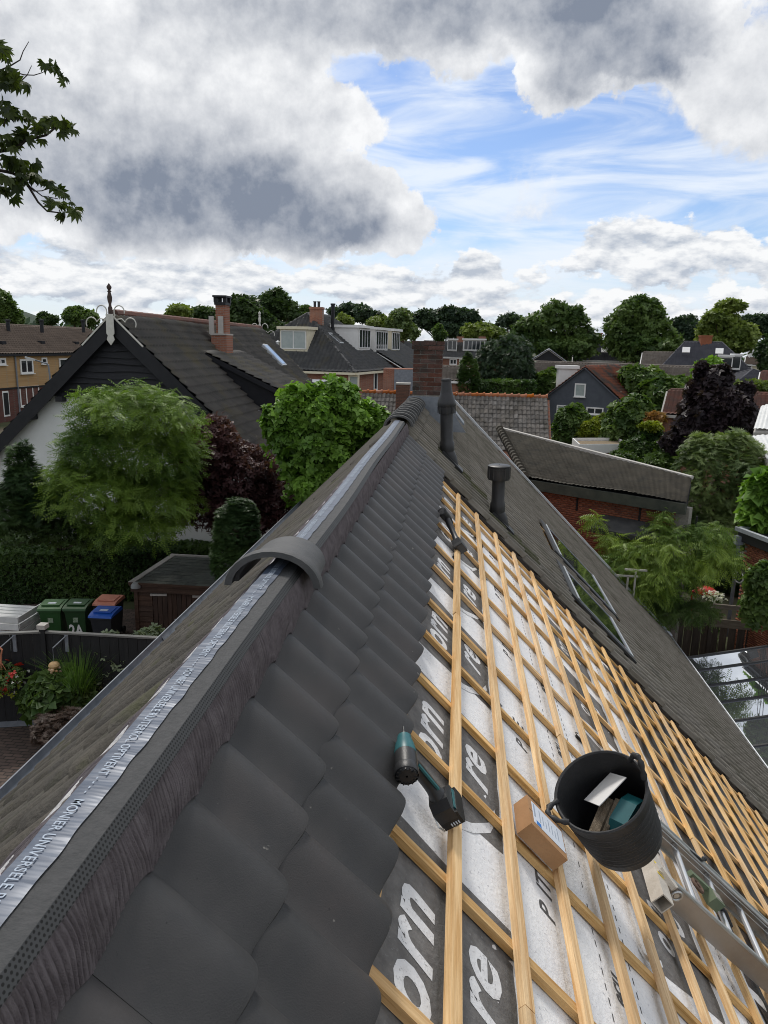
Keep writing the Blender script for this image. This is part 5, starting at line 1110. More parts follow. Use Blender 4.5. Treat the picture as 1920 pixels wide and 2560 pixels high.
# shed dormer with a black cheek
dA = on_farm(512, 883); dy = dA.y; dB = at_y(704, 986, dy); dD = at_y(664, 1046, dy); dD.z = FZ - FS * (dD.x - FX) + .04; dC = Vector((dB.x - .1, dy, dD.z - .1 * 0))
zc = FZ - FS * (dB.x - FX); dC = Vector((dB.x - .05, dy, zc + .02))
mb = MB(); mb.prism([dA, dB - Vector((.05, 0, .1)), dC], (0, 4.2, 0)); dm = mb.obj('dormer', [m_black_paint], fh)
tilefield(dA + Vector((0, -.12, .06)), dA + Vector((0, 4.3, .06)), dB + Vector((.2, -.12, .02)), dB + Vector((.2, 4.3, .02)), .235, .34, .04, m_roof_farm, dm, nu=5)
mb = MB(); mb.bar(dA + Vector((-.1, -.14, .0)), dB + Vector((.2, -.14, -.06)), .05, .16); mb.obj('dormer_verge', [m_black_paint], dm)
mb = MB(); mb.bar(dA + Vector((-.2, -.16, .0)), Vector((dD.x + .6, dy - .16, FZ - FS * (dD.x + .6 - FX) + .06)), .22, .03, FN); mb.obj('lead_flashing', [m_zinc], dm)
mb = MB(); mb.bar(dA + Vector((-.1, 4.35, .06)), dB + Vector((.1, 4.35, .02)), .16, .03, FN); mb.obj('lead_flashing', [m_zinc], dm)
for k_ in range(6): mb = MB(); mb.box((dB.x - .02, dy + .5 + .64 * k_, (dB.z + dC.z) / 2 - .05), (.05, .5, max(.2, dB.z - dC.z - .4))); mb.obj('pane', [m_glass], dm)
sk0 = on_farm(681, 893); ex = Vector((1, 0, -FS)).normalized(); mb = MB(); mb.box(sk0 + FN * .12, (1.35, .85, .12), (ex, EY, FN)); sw = mb.obj('roof_window', [m_zinc], fh); MB().box(sk0 + FN * .187, (1.2, .70, .012), (ex, EY, FN)).obj('pane', [glassmat('sky_sheen_pane', (.25, .29, .33), .05, 1.0)], sw)  # pale pane colour paints in the reflected white sky
q = at(735, 965, 41); mb = MB(); mb.box((q.x - .2, q.y, q.z - 1.8), (3.6, 3.0, 4.0)); an = mb.obj('annex', [m_black_paint], fh); MB().box((q.x - .2, q.y, q.z + .25), (3.9, 3.3, .12)).obj('annex_roof', [m_lead], an)
# ---- terrace at the far left
e0, e1 = at(0, 884, 60), at(160, 885, 66); tdir = (e1 - e0); tdir.z = 0; tdir.normalize(); tn = Vector((tdir.y, -tdir.x, 0)); A_ = e0 - tdir * 9 - tn * 4.2; B_ = e1 + tdir * 10 - tn * 4.2
zr_ = at(60, 814, 66).z
th, TPt, tu, tv = house('terrace_house', 'ochre brick terrace with a long brown roof behind the farmhouse gable', A_, B_, 4.2, 2.4, e0.z + .05, zr_, wall=m_bw_yel, roof=m_roof_brown, tw=.30, nu=3, faces='RL', trim=m_black_paint, ov=.2)
def fwin(parent, p0, n, ux, x0, y0, x1, y1, **k):
    a = on_plane(x0, y0, p0, n); b = on_plane(x1, y1, p0, n); c = (a + b) / 2; w = abs((b - a).dot(ux)); h = abs(b.z - a.z); return window(parent, c + n * .02, ux, n, w, h, **k)
tp = e0 + tn * .01
for r in ((48, 898, 83, 933, 2), (102, 894, 117, 910, 1), (-14, 895, 14, 912, 2), (146, 896, 190, 930, 2), (-90, 898, -50, 932, 2), (46, 967, 99, 1012, 3), (-70, 967, -10, 1010, 3)): fwin(th, tp, tn, tdir, *r[:4], panes=r[4], bar=.12)
a = on_plane(3, 978, tp, tn); b = on_plane(24, 1040, tp, tn); MB().box((a + b) / 2 + tn * .04, ((b - a).dot(tdir), .06, abs(a.z - b.z)), (tdir, tn, Vector((0, 0, 1)))).obj('door', [m_white], th); MB().box((a + b) / 2 + tn * .08, ((b - a).dot(tdir) * .72, .03, abs(a.z - b.z) * .86), (tdir, tn, Vector((0, 0, 1)))).obj('door_leaf', [m_black_paint], th)
a = on_plane(35, 886, tp, tn); mb = MB(); mb.tube([a + tn * .08, (a + tn * .08) - Vector((0, 0, 6))], .06, 8); mb.obj('downpipe', [m_lead], th)
a = on_plane(-160, 968, tp, tn); b = on_plane(230, 968, tp, tn); mb = MB(); mb.box((a + b) / 2 + tn * .03 - Vector((0, 0, 1.5)), ((b - a).length, .05, 2.9), (tdir, tn, Vector((0, 0, 1)))); mb.obj('ground_floor_brick', [brickmat('brown_red_brick_wall', (.10, .035, .028), (.14, .05, .04), (.12, .09, .08))], th); mb = MB(); mb.box((a + b) / 2 + tn * .06, ((b - a).length, .1, .12), (tdir, tn, Vector((0, 0, 1)))); mb.obj('floor_band', [m_black_paint], th)
for px_, py_ in ((6, 862), (104, 861), (190, 862)):
    q = on_plane(px_, py_, TPt(0, 4.2, e0.z), (tv * (zr_ - e0.z) + Vector((0, 0, 4.2))).normalized()); mb = MB(); mb.box(q, (.35, .5, .55)); mb.obj('roof_vent', [m_black_paint], th)
for px_ in (20, 104, 208): q = at(px_, 812, 66); mb = MB(); mb.lathe([(.14, -.6), (.14, .25), (.2, .26), (.2, .4), (.02, .41)], 8, q); mb.obj('vent_pipe', [m_black_paint], th)
lb_ = at(126, 960, 45); lb_.z = ground_z(lb_.x, lb_.y); sl_ = thing('street_lamp', 'slim street lamp with a curved arm in front of the ochre terrace', 'street lamp', lb_)
t0, t1, t2, t3 = at(124, 935, 45), at(121, 914, 45), at(113, 908, 45), at(88, 900, 45); mb = MB(); mb.tube([lb_, t0, t1, (t1 + t2) / 2 + Vector((0, 0, .05)), t2, t3], [.07, .05, .045, .045, .04, .035], 8); mb.obj('pole', [m_lead], sl_, True)
mb = MB(); mb.bar(t3, at(62, 893, 45), .22, .10); mb.obj('lamp_head', [mat('pale_grey_lamp', (.5, .52, .52))], sl_)
# ---- brick house with the hipped roof
hd_ = math.radians(11.0); hu = Vector((math.sin(hd_), math.cos(hd_), 0)); hv = Vector((hu.y, -hu.x, 0))
FRc = at(889, 932, 52); W_ = 10.2; zE = FRc.z; Ac = FRc - hv * (W_ / 2 + .35) + hu * .35
zR = at(775, 783, 57).z
hh, HP, u_, v_ = house('brick_house', 'brick house with a hipped dark tiled roof and cream window boards', Ac, Ac + hu * 13, W_ / 2, 3.2, zE + .25, zR, hipA=4.2, hipB=4.2, wall=m_bw_red, roof=m_roof_dark, tw=.30, tl=.33, nu=5, trim=m_cream, amp=.10)
sl_f = (zR - zE) / (4.2 + .35)
def front_on_hip(px, py): n = (u_ * -(zR - zE) + Vector((0, 0, 4.5))).normalized(); return on_plane(px, py, HP(-.35, 0, zE), n)
q = front_on_hip(736, 878); a = front_on_hip(708, 878); b = front_on_hip(768, 878); w = (b - a).length; dormer(hh, q - u_ * .15, v_, -u_, w * 1.15, 1.55, 1.6, 2, side=m_cream, frame=m_white, glass=m_curtain, cap=m_cream)
rn = (v_ * (zR - zE) + Vector((0, 0, W_ / 2 + .35))).normalized()
def right_on_hip(px, py): return on_plane(px, py, HP(4, W_ / 2 + .35, zE), rn)
q = right_on_hip(905, 876); dormer(hh, q + v_ * .2, u_, v_, 3.0, 1.7, 2.2, 4, side=m_white)
chimney(hh, at(792, 796, 57.5) - Vector((0, 0, .5)), .95, .7, at(792, 768, 57.5).z - at(792, 796, 57.5).z + .5, m_bw_red, pots=2)
q = right_on_hip(832, 828); mb = MB(); mb.lathe([(.14, -.5), (.14, 1.9), (.19, 1.92), (.19, 2.05), (.02, 2.06)], 10, q); mb.obj('vent_pipe', [m_black_paint], hh, True)
q = right_on_hip(838, 848); exr = (rn.cross(u_)).normalized(); mb = MB(); mb.box(q + rn * .08, (1.2, .8, .1), (exr, u_, rn)); sw = mb.obj('roof_window', [m_zinc], hh); MB().box(q + rn * .14, (1.0, .62, .02), (exr, u_, rn)).obj('pane', [m_glass], sw)
fp = HP(-.005, 0, 0)
for r in ((752, 936, 766, 975, 1), (812, 937, 839, 990, 1), (872, 937, 898, 990, 1)): fwin(hh, fp, -u_, v_, *r[:4], panes=r[4], frame=m_cream, glass=m_curtain, bar=.12)
rp = HP(0, W_ / 2 + .005, 0); fwin(hh, rp, v_, u_, 934, 928, 942, 975, panes=1, bar=.12)
q = at(712, 885, 52); mb = MB(); mb.lathe([(.15, -.5), (.12, .35), (.2, .36), (.03, .5)], 10, front_on_hip(695, 868)); mb.obj('vent_pipe', [m_zinc], hh, True)
# ---- second house to its right, white verge and white dormers
A2 = at(868, 828, 63); zA = at(868, 832, 63).z; e_ = at(1030, 948, 60)
hu2 = hu; hv2 = hv; hw2 = (e_ - A2).dot(hv2)
h2, P2_, u2, v2 = house('gabled_house', 'gabled house with a white verge board, blue cladding and white dormers', (A2.x, A2.y), tuple((A2 + hu2 * 12)[:2]), hw2, 3.0, e_.z + .3, zA, wall=m_bw_red, roof=m_roof_dark, tw=.3, nu=3, trim=m_white, faces='RL')
mb = MB(); a = on_plane(974, 960, P2_(-.02, 0, 0), -u2); b = on_plane(1040, 960, P2_(-.02, 0, 0), -u2); pa = on_plane(972, 905, P2_(-.02, 0, 0), -u2); mb.prism([Vector((a.x, a.y, 3)), Vector((b.x, b.y, 3)), Vector((b.x, b.y, b.z + .55)), Vector((a.x, a.y, pa.z - .1))], -u2 * .06); mb.obj('blue_cladding', [mat('blue_board', (.030, .045, .065), (.04, .058, .08), 4, .7)], h2)
n2r = (v2 * (zA - e_.z) + Vector((0, 0, hw2))).normalized()
q = on_plane(948, 879, P2_(0, 0, zA), n2r); dormer(h2, q + v2 * .2, u2, v2, 3.6, 1.75, 2.4, 5); q = on_plane(978, 880, P2_(0, 0, zA), n2r); dormer(h2, q + v2 * .1 + u2 * 1.0, u2, v2, 2.6, 1.8, 2.2, 4, side=m_cream)
chimney(h2, at(912, 840, 66) - Vector((0, 0, .8)), 1.2, .8, 1.6, m_bw_red); chimney(h2, at(952, 850, 70) - Vector((0, 0, .8)), 1.0, .8, 1.3, m_orange)
# ---- rows of houses further off
def row(name, label, xa, xb, yr, ye, d, hw, wall=None, roof=None, hipA=0, hipB=0, da=0, db=0, cat='house', zb=None, **k):
    A_, B_ = at(xa, yr, d + da), at(xb, yr, d + db); zr_ = (A_.z + B_.z) / 2; u = (B_ - A_); u.z = 0; ze_ = at((xa + xb) / 2, ye, d + (da + db) / 2 - hw).z
    A2 = A_; B2 = B_; un = u.normalized(); A2 = A_ - un * hipA; B2 = B_ + un * hipB
    return house(name, label, A2, B2, hw, zb if zb is not None else ground_z(A2.x, A2.y) - .6, ze_, zr_, hipA, hipB, wall, roof, ov=.15, faces='RLAB', **k)
r1, P1_, u1, v1 = row('row_house', 'far row of brick houses with white dormers right of the brick chimney', 1060, 1250, 855, 893, 108, 4.6, roof=m_roof_dark, tw=.35, nu=3)
for x0, x1, pn in ((1118, 1142, 2), (1157, 1212, 5)):
    q = at((x0 + x1) / 2, 878, 104.5); dormer(r1, q, u1, v1, (x1 - x0) * mpp(1150, 870, 104.5), 1.5, 2.0, pn)
for x0, x1 in ((1124, 1142), (1148, 1166), (1176, 1194)): fwin(r1, P1_(0, 4.61, 0), v1, u1, x0, 897, x1, 912, panes=2, bar=.14)
for x in (1150, 1205): chimney(r1, at(x, 856, 108) - Vector((0, 0, .3)), .9, .8, 1.1, m_bw_red)
r2, P2b, u2b, v2b = row('row_house', 'dark-roofed brick house end just left of the brick chimney, far away', 985, 1042, 855, 890, 98, 4.6, roof=m_roof_dark, tw=.35, nu=3); fwin(r2, P2b(0, 4.61, 0), v2b, u2b, 1007, 893, 1017, 905, panes=1, bar=.14); chimney(r2, at(1003, 857, 98) - Vector((0, 0, .5)), .8, .7, 1.5, m_bw_red)
row('garage', 'small garage with a grey tiled roof behind the black vent pipe', 1096, 1168, 917, 951, 60, 2.2, roof=m_roof_grey, cat='garage', tw=.3, nu=4)
# long grey-brown roof at the right
row('long_barn', 'long low building with a grey-brown tiled roof behind the blue-grey house', 1332, 1760, 911, 992, 74, 3.4, roof=m_roof_grey, da=2, db=-4, tw=.3, nu=4, cat='barn')
row('low_house', 'low house with a dark grey tiled roof beyond the long barn', 1610, 1768, 882, 915, 98, 3.5, roof=m_roof_grey, tw=.33, nu=3)
r3, P3, u3, v3 = row('villa', 'dark blue-roofed villa with a square skylight between two big round trees', 1440, 1532, 852, 905, 112, 5, roof=m_roof_blue, wall=m_white, hipB=4.5, tw=.35, nu=3); chimney(r3, at(1493, 856, 112) - Vector((0, 0, 1)), 1.1, .9, 2.3, m_brick_red)
q = at(1511, 878, 108.4); nn3 = (v3 * 1 + Vector((0, 0, 1))).normalized(); mb = MB(); mb.box(q + nn3 * .25, (.85, .85, .12), (u3, nn3.cross(u3), nn3)); mb.obj('skylight', [m_white], r3)
MB().box(at(1535, 907, 106.5), (8.5, .5, .5), (u3, v3, Vector((0, 0, 1)))).obj('eave_board', [m_white], r3)
r4, P4, u4, v4 = row('villa', 'large dark blue-roofed villa with two skylights and a white dormer at the right', 1712, 1805, 856, 955, 94, 7, roof=m_roof_blue, wall=m_white, hipA=3, hipB=4.5, tw=.35, nu=3); chimney(r4, at(1762, 861, 94) - Vector((0, 0, 1)), 1.2, 1.0, 2.0, m_brick_red)
nn4 = (v4 * 1 + Vector((0, 0, 1.0))).normalized()
for x, y in ((1715, 879), (1798, 882)):
    q = at(x, y, 90.8); mb = MB(); mb.box(q + nn4 * .25, (.8, .8, .12), (u4, nn4.cross(u4), nn4)); mb.obj('skylight', [m_white], r4)
q = at(1812, 928, 86.8); dormer(r4, q, u4, v4, 1.3, 1.5, 3.0, 1); q = at(1838, 925, 88.0); dormer(r4, q, u4, v4, .9, 1.5, 2.0, 1)
pz = at(1882, 924, 84); house('garden_house', 'small pyramid-roofed dark garden house at the right edge', pz - RIGHT * 2.6, pz + RIGHT * 2.6, 2.6, 1.5, at(1882, 955, 82).z, pz.z, 2.59, 2.59, wall=m_white, roof=m_roof_blue, tw=.3, nu=3, cat='garden house', ridge=False)
r5, P5, u5, v5 = row('distant_house', 'distant pale house with a double chimney among dark trees at the right', 1868, 1915, 892, 912, 118, 4, wall=m_cream, roof=m_roof_brown, tw=.4, nu=2); chimney(r5, at(1885, 890, 118) - Vector((0, 0, .5)), 1.6, .9, 2.2, m_white); fwin(r5, P5(0, 4.01, 0), v5, u5, 1862, 910, 1880, 921, panes=2, bar=.15)
row('distant_house', 'red-brown roofed house end cut by the right edge below the dark trees', 1906, 1990, 930, 968, 80, 4, roof=m_roof_redbrown, tw=.3, nu=3)
# wooden gable behind the long barn
wg = at(1372, 873, 95); wl = at(1320, 905, 95); wr = at(1430, 912, 95); ud = (wr - wl); ud.z = 0; hwg = ud.length / 2; ud.normalize(); fwd_ = Vector((-ud.y, ud.x, 0))
t_, Pw, uw, vw = house('boathouse', 'grey wooden gable with a dark pointed opening behind the long barn', wg - fwd_ * 0, wg + fwd_ * 9, hwg, 1.5, wl.z - .2, wg.z, wall=mat('grey_weathered_boards', (.20, .16, .125), (.29, .24, .19), 1.0, .9, .4, 6, stretch=(12, 12, 1.5)), roof=m_zinc, tw=.4, nu=3, cat='wooden building', trim=m_render)
mb = MB(); c = at(1365, 900, 94.9); mb.prism([c + ud * a + Vector((0, 0, b)) for a, b in [(-2.0, -1.6), (2.0, -1.6), (2.0, .0), (0, 1.3), (-2.0, .0)]], -fwd_ * .06); mb.obj('opening', [m_black_paint], t_)
# ---- blue-grey gabled house with the orange roof
ga = math.radians(30); gu = Vector((math.sin(ga), math.cos(ga), 0)); gv = Vector((gu.y, -gu.x, 0)); ap = at(1464, 917, 61); zg = ap.z; lo_ = at(1374, 993, 60); hwG = 3.75
gh, GP, u_g, v_g = house('gable_house', 'blue-grey painted gabled house with white windows and an orange tiled roof', (ap.x, ap.y), tuple((ap + gu * 8.0)[:2]), hwG, .6, zg - 2.95, zg, wall=m_bluegrey, roof=m_roof_red, tw=.26, nu=5, ov=.10, trim=m_bluegrey)
gp0 = GP(-.01, 0, 0)
fwin(gh, gp0, -u_g, v_g, 1438.5, 958, 1463, 993, panes=1, glass=m_curtain, bar=.10); fwin(gh, gp0, -u_g, v_g, 1393, 1012, 1425, 1078, panes=2, rows=2, glass=m_curtain, bar=.10); fwin(gh, gp0, -u_g, v_g, 1467, 1017, 1508, 1038, panes=2, bar=.10)
q = at(1416, 945, 64); mb = MB(); mb.box((q.x, q.y, q.z - .4), (1.5, 1.2, 2.4)); d_ = mb.obj('dormer', [m_white], gh); MB().box((q.x, q.y, q.z + .9), (1.8, 1.5, .25)).obj('dormer_roof', [m_white], d_)
# ---- barn with the orange ridge
bd = 41; bA, bB = at(905, 981, bd), at(1374, 994, bd); bz = at(1240, 990, bd).z; bu = (bB - bA); bu.z = 0; bL = bu.length; bu.normalize(); bv = Vector((bu.y, -bu.x, 0)); bn = (bv + Vector((0, 0, 1))).normalized(); bs = (bv - Vector((0, 0, 1))).normalized()
bA = Vector((bA.x, bA.y, bz)); bt = thing('tiled_barn', 'barn with weathered grey pantiles and an orange ridge behind the chimney', 'barn', (bA.x, bA.y, 1.2))
mb = MB(); mb.prism([bA - bv * 3.0 - Vector((0, 0, 3.1)), bA - Vector((0, 0, .12)), bA + bv * 3.0 - Vector((0, 0, 3.1)), bA + bv * 3.0 - Vector((0, 0, 6.4)), bA - bv * 3.0 - Vector((0, 0, 6.4))], bu * bL); mb.obj('wall', [m_bw_red], bt)
m_pan = mat('weathered_grey_pantile', (0.105, 0.095, 0.085), (0.185, 0.170, 0.155), 5, 0.9, 0.4, 30, rnd=.30, c3=(.06, .055, .045), s3=2, t3=(.5, .7)); mbP = tile_geo(.222, .40, .055, .03, .03, 8); me_pan = mbP.mesh('roof_tile', [m_pan], True)
FB = frame3(bs, bu * -1, bn) if bs.cross(bu).dot(bn) < 0 else frame3(bs, bu, bn); flipb = bs.cross(bu).dot(bn) < 0; cand = []
for c in range(int(bL / .222)):
    for r in range(12): cand.append((r, c))
cand.sort(key=lambda a: (a[0] + (0 if (a[1] < 4 or a[1] * .222 > 4.6) else 9)))
rest = []
for i, (r, c) in enumerate(cand):
    pos = bA + bs * (.30 * r - .03) + bu * (.222 * (c + (1 if flipb else 0)) + jit(.006)) + bn * (.02 + jit(.006)); M3 = FB @ Matrix.Rotation(jit(.03), 3, 'Z') @ Matrix.Rotation(jit(.02), 3, 'X')
    if i < 290: place('roof_tile', me_pan, bt, pos, M3)
    else: rest.append((pos, M3))
co, fs = tile_stuff(mbP, rest); tag(npobj('roof_tiles', co, fs, [m_pan], bt, smooth=True), kind='stuff')
mb = MB(); mb.grid([[bA - bv * 3.1 - Vector((0, 0, 3.1)), bA - Vector((0, 0, .01))], [bA - bv * 3.1 - Vector((0, 0, 3.1)) + bu * bL, bA - Vector((0, 0, .01)) + bu * bL]]); mb.obj('rear_roof', [m_roof_grey], bt)
mb = MB(); mb.tube([(0, 0, 0), (.34, 0, .012), (.35, 0, .04), (.40, 0, .045)], [.10, .115, .13, .13], 10); me_or = mb.mesh('ridge_tile', [m_orange], True); Mr = frame3(bu, Vector((0, 0, 1)).cross(bu), Vector((0, 0, 1)))
for k in range(int(bL / .37)): place('ridge_tile', me_or, bt, bA + bu * (.37 * k) + Vector((0, 0, .03 + jit(.01))), Mr)
cq = at(1006, 1000, 39.2); ck = mpp(1006, 1000, 39.2); zt_ = at(1006, 961, 39.2).z; mb = MB(); mb.box((cq.x, cq.y + .35, zt_ - 1.6), (34 * ck, .7, 3.2)); cch = mb.obj('chimney', [brickmat('brown_chimney_brick', (.13, .065, .045), (.17, .085, .06), (.06, .05, .042), .22, .075)], bt); MB().box((cq.x, cq.y + .35, zt_ + .03), (36 * ck, .76, .08)).obj('cap', [m_render], cch)
q = at(1000, 945, 48); mb = MB(); mb.box((q.x, q.y, q.z - 1.2), (2.0, 1.5, 3.6)); t_ = thing('chimney_stack', 'small brick and lead chimney stack beyond the barn, left of the brick chimney', 'chimney', (q.x, q.y, q.z - 3)); mb.obj('stack', [m_bw_red], t_); MB().box((q.x + .3, q.y - .78, q.z - .1), (1.2, .06, 1.3)).obj('lead_cladding', [m_lead], t_)
# ---- brick outbuilding with the big mossy roof
E0 = at_z(1312, 1196, 5.27); E1 = at_z(1690, 1254, 5.27); R0 = at(1246, 1072, 30.0); R1_ = on_plane(1700, 1190, E0, (E1 - E0).cross(R0 - E0).normalized())
ob = thing('outbuilding', 'low red brick outbuilding with a broad mossy grey roof at the right', 'outbuilding', (E0.x, E0.y, .5))
E0 = Vector((E0.x, E0.y, E0.z)); E2, R2 = E0 + (E1 - E0) * 1.06, R0 + (R1_ - R0) * 1.05
tilefield(R0, R2, E0, E2, .24, .30, .030, m_moss_roof, ob, nu=4, step=.05, wob=.03)
wl_ = E1 - E0; wl_.z = 0; wl_.normalize(); wn = Vector((wl_.y, -wl_.x, 0)); wn = wn if wn.dot(CAMP - E0) > 0 else -wn
mb = MB(); mb.prism([E0 + wn * .05 - Vector((0, 0, .02)), E2 + wn * .05 - Vector((0, 0, .02)), E2 + wn * .05 - Vector((0, 0, .34)), E0 + wn * .05 - Vector((0, 0, .34))], -wn * .10); mb.obj('fascia', [mat('mossy_fascia', (.035, .042, .034), (.065, .070, .055), 3, .9, .3, 20)], ob)
mb = MB(); mb.prism([E0 - Vector((0, 0, .16)) - wn * .05, E2 - Vector((0, 0, .16)) - wn * .05, R2 - Vector((0, 0, .16)), R0 - Vector((0, 0, .16))], (0, 0, -.10)); mb.obj('roof_deck', [m_black_paint], ob)
w0, w1 = E0 - wn * .30 + wl_ * .25, E2 - wn * .30; wb_ = Vector((0, 0, 1)); ztop = E0.z - .20; wlen = (w1 - w0).length; back = -wn * 3.9
mb = MB(); q0 = Vector((w0.x, w0.y, .3)); mb.prism([q0, q0 - wn * .25, q0 - wn * .25 + Vector((0, 0, E0.z - .5)), q0 + Vector((0, 0, E0.z - .5))], wl_ * wlen); mb.obj('wall', [m_mortar], ob)
bm_ = []; bh_, bl_ = .071, .222
bx_mb = MB().box((0, 0, 0), (bl_ - .011, .03, bh_ - .012)); FW3 = frame3(wl_, -wn if wl_.cross(-wn).z > 0 else wn, Vector((0, 0, 1)))
zlim = lambda f: E0.z + (E2.z - E0.z) * f - .33
for r in range(52):
    for c in range(int((wlen - .3) / bl_)):
        a = (c + .5 * (r % 2)) * bl_ + .11; z = 1.35 + r * bh_
        if z < zlim(a / wlen): bm_.append((Vector((w0.x, w0.y, 0)) + wl_ * a + wn * (.010 + jit(.002)) + Vector((0, 0, z)), FW3))
co, fs = tile_stuff(bx_mb, bm_); rng = np.random.default_rng(2)
m_bwall = mat('outbuilding_brick', (0.25, 0.088, 0.050), (0.31, 0.115, 0.066), 7, 0.9, 0.4, 60, tint=(0.17, 0.062, 0.042)); tag(npobj('bricks', co, fs, [m_bwall], ob, tint=np.repeat(rng.random(len(bm_)) ** 2, len(bx_mb.v))), kind='stuff')
for a in (1.6, 3.7, 5.4): p_ = Vector((w0.x, w0.y, E0.z - .62)) + wl_ * a + wn * .05; MB().box(p_, (.05, .05, .45), (wl_, wn, wb_)).obj('bracket', [m_black_paint], ob)
mb = MB(); mb.tube([R0 + Vector((0, 0, .05)), E0 + Vector((0, 0, .06))], .05, 6); mb.obj('verge', [m_moss_roof], ob)
mb = MB(); mb.tube([(0, 0, 0), (.30, 0, .01), (.31, 0, .03), (.34, 0, .035)], [.12, .13, .15, .15], 9); me_v = mb.mesh('verge_tile', [m_moss_roof], True); dv = (E0 - R0); nvt = int(dv.length / .29); dvn = dv.normalized(); yv = Vector((0, 0, 1)).cross(dvn).normalized()
for k in range(nvt): place('verge_tile', me_v, ob, R0 + dvn * (.29 * k) + Vector((0, 0, .06)), frame3(dvn, yv, dvn.cross(yv)))
mb = MB(); mb.bar(R0 + Vector((0, 0, .04)), R2 + Vector((0, 0, .04)), .16, .10); mb.obj('ridge_cap', [m_render], ob)
lt = at(1380, 1340, 24.0); mb = MB(); a_ = on_plane(1318, 1352, w0 + wn * 2.2, wn); mb.prism([Vector((w0.x, w0.y, 0)) + wl_ * 2.5 + wn * .05 + Vector((0, 0, a_.z + .75)), Vector((w0.x, w0.y, 0)) + wl_ * 4.6 + wn * .05 + Vector((0, 0, a_.z + .75)), Vector((w0.x, w0.y, 0)) + wl_ * 4.6 + wn * .8 + Vector((0, 0, a_.z + .45)), Vector((w0.x, w0.y, 0)) + wl_ * 2.5 + wn * .8 + Vector((0, 0, a_.z + .45))], (0, 0, -.15)); mb.obj('lean_to_roof', [mat('dark_bitumen', (.035, .036, .038), (.055, .056, .056), 3, .85, .3, 40)], ob)
# flat-roofed annex
q = [at(1431, 1093, 46), at(1546, 1096, 47.5), at(1573, 1112, 44.5), at(1448, 1109, 43)]; zt_ = sum(p.z for p in q) / 4; q = [Vector((p.x, p.y, zt_)) for p in q]; an = thing('flat_annex', 'flat-roofed annex with a white edge and brown gravel roof', 'annex', (q[3].x, q[3].y, .8))
mb = MB(); cq = sum(q, Vector()) / 4; inn = [cq + (p - cq) * .95 for p in q]
for i in range(4): mb.prism([q[i], q[(i + 1) % 4], inn[(i + 1) % 4], inn[i]], (0, 0, -.50))
mb.obj('white_fascia', [m_white], an); MB().prism([p - Vector((0, 0, .16)) for p in inn], (0, 0, -.2)).obj('gravel_roof', [mat('brown_gravel', (.15, .115, .07), (.26, .20, .13), 14, .95, .5, 30)], an); MB().prism([p - Vector((0, 0, .52)) for p in inn], (0, 0, -3)).obj('wall', [m_bw_red], an)
# red-brown roofed house behind the copper beech
r6, P6, u6, v6 = row('red_roof_house', 'house with a red-brown tiled roof and pale gutter behind the copper beech', 1676, 2000, 982, 1043, 50, 2.6, roof=m_roof_redbrown, tw=.24, nu=5, trim=m_render)
# white corrugated sheds at the right edge
m_corr = mat('white_corrugated_sheet', (.62, .63, .62), (.74, .75, .74), 3, .5, c3=(.45, .44, .40), s3=1.5, t3=(.6, .8)); ws = thing('corrugated_shed', 'white corrugated shed roofs at the right edge behind the rounded bush', 'shed', tuple(gp(1915, 1290)))
a, b, c, d = at(1878, 1092, 33), at(1985, 1080, 33), at(1918, 1150, 29.5), at(2010, 1180, 29); tilefield(a, b, c, d, .16, 1.2, .035, m_corr, ws, nu=4, step=.01, name='lower_roof', kind='stuff')
mb = MB(); mb.grid([[a - Vector((0, 0, .15)), c - Vector((0, 0, .15))], [Vector((a.x, a.y, .6)), Vector((c.x, c.y, .6))]]); mb.grid([[c - Vector((0, 0, .1)), d - Vector((0, 0, .1))], [Vector((c.x, c.y, .6)), Vector((d.x, d.y, .6))]]); mb.obj('wall', [mat('pale_boards', (.42, .40, .33), (.5, .48, .40), 1, .8, .4, 5, stretch=(14, 14, 1))], ws)
a, b, c, d = at(1902, 1018, 37), at(1990, 990, 37), at(1884, 1075, 34.5), at(1985, 1075, 34.5); tilefield(a, b, c, d, .16, 1.2, .035, m_corr, ws, nu=4, step=.01, name='upper_roof', kind='stuff')
MB().prism([a - Vector((0, 0, .1)), b - Vector((0, 0, .1)), d - Vector((0, 0, .1)), c - Vector((0, 0, .1))], (0, .6, -3)).obj('upper_wall', [m_render], ws)
# ------------------------------------------------------------------ left garden: shed, fence, bins
UZ = Vector((0, 0, 1)); UX = Vector((1, 0, 0))
m_shed = mat('dark_brown_stained_board', (0.050, 0.028, 0.019), (0.085, 0.050, 0.034), 1.0, 0.8, 0.5, 6, stretch=(2, 14, 18), rnd=.16)
m_shed_v = mat('dark_brown_door_board', (0.038, 0.022, 0.016), (0.066, 0.038, 0.027), 1.0, 0.8, 0.5, 6, stretch=(16, 14, 1.6), rnd=.12)
m_slate = mat('grey_green_felt_shingle', (0.075, 0.085, 0.075), (0.115, 0.125, 0.110), 6, .95, .4, 60, rnd=.18)
SY = 17.7; g0 = 1.7
xl, xr = at_y(342, 1500, SY).x, at_y(600, 1500, SY).x; ze = at_y(440, 1462, SY).z; zrf = at_y(420, 1390, SY + 2.7).z
sh = thing('garden_shed', 'dark brown wooden garden shed with a grey shingle roof and iron door hinges', 'shed', ((xl + xr) / 2, SY + 1.2, g0))
MB().box(((xl + xr) / 2, SY + 1.3, (g0 + ze) / 2 - .05), (xr - xl - .06, 2.4, ze - g0 - .12)).obj('wall', [m_shed_v], sh)
MB().box((xl, SY - .0, (g0 + ze) / 2 - .05), (.10, .10, ze - g0 - .1)).obj('corner_post', [m_shed], sh)
xd0 = at_y(382, 1500, SY).x
nb = 10
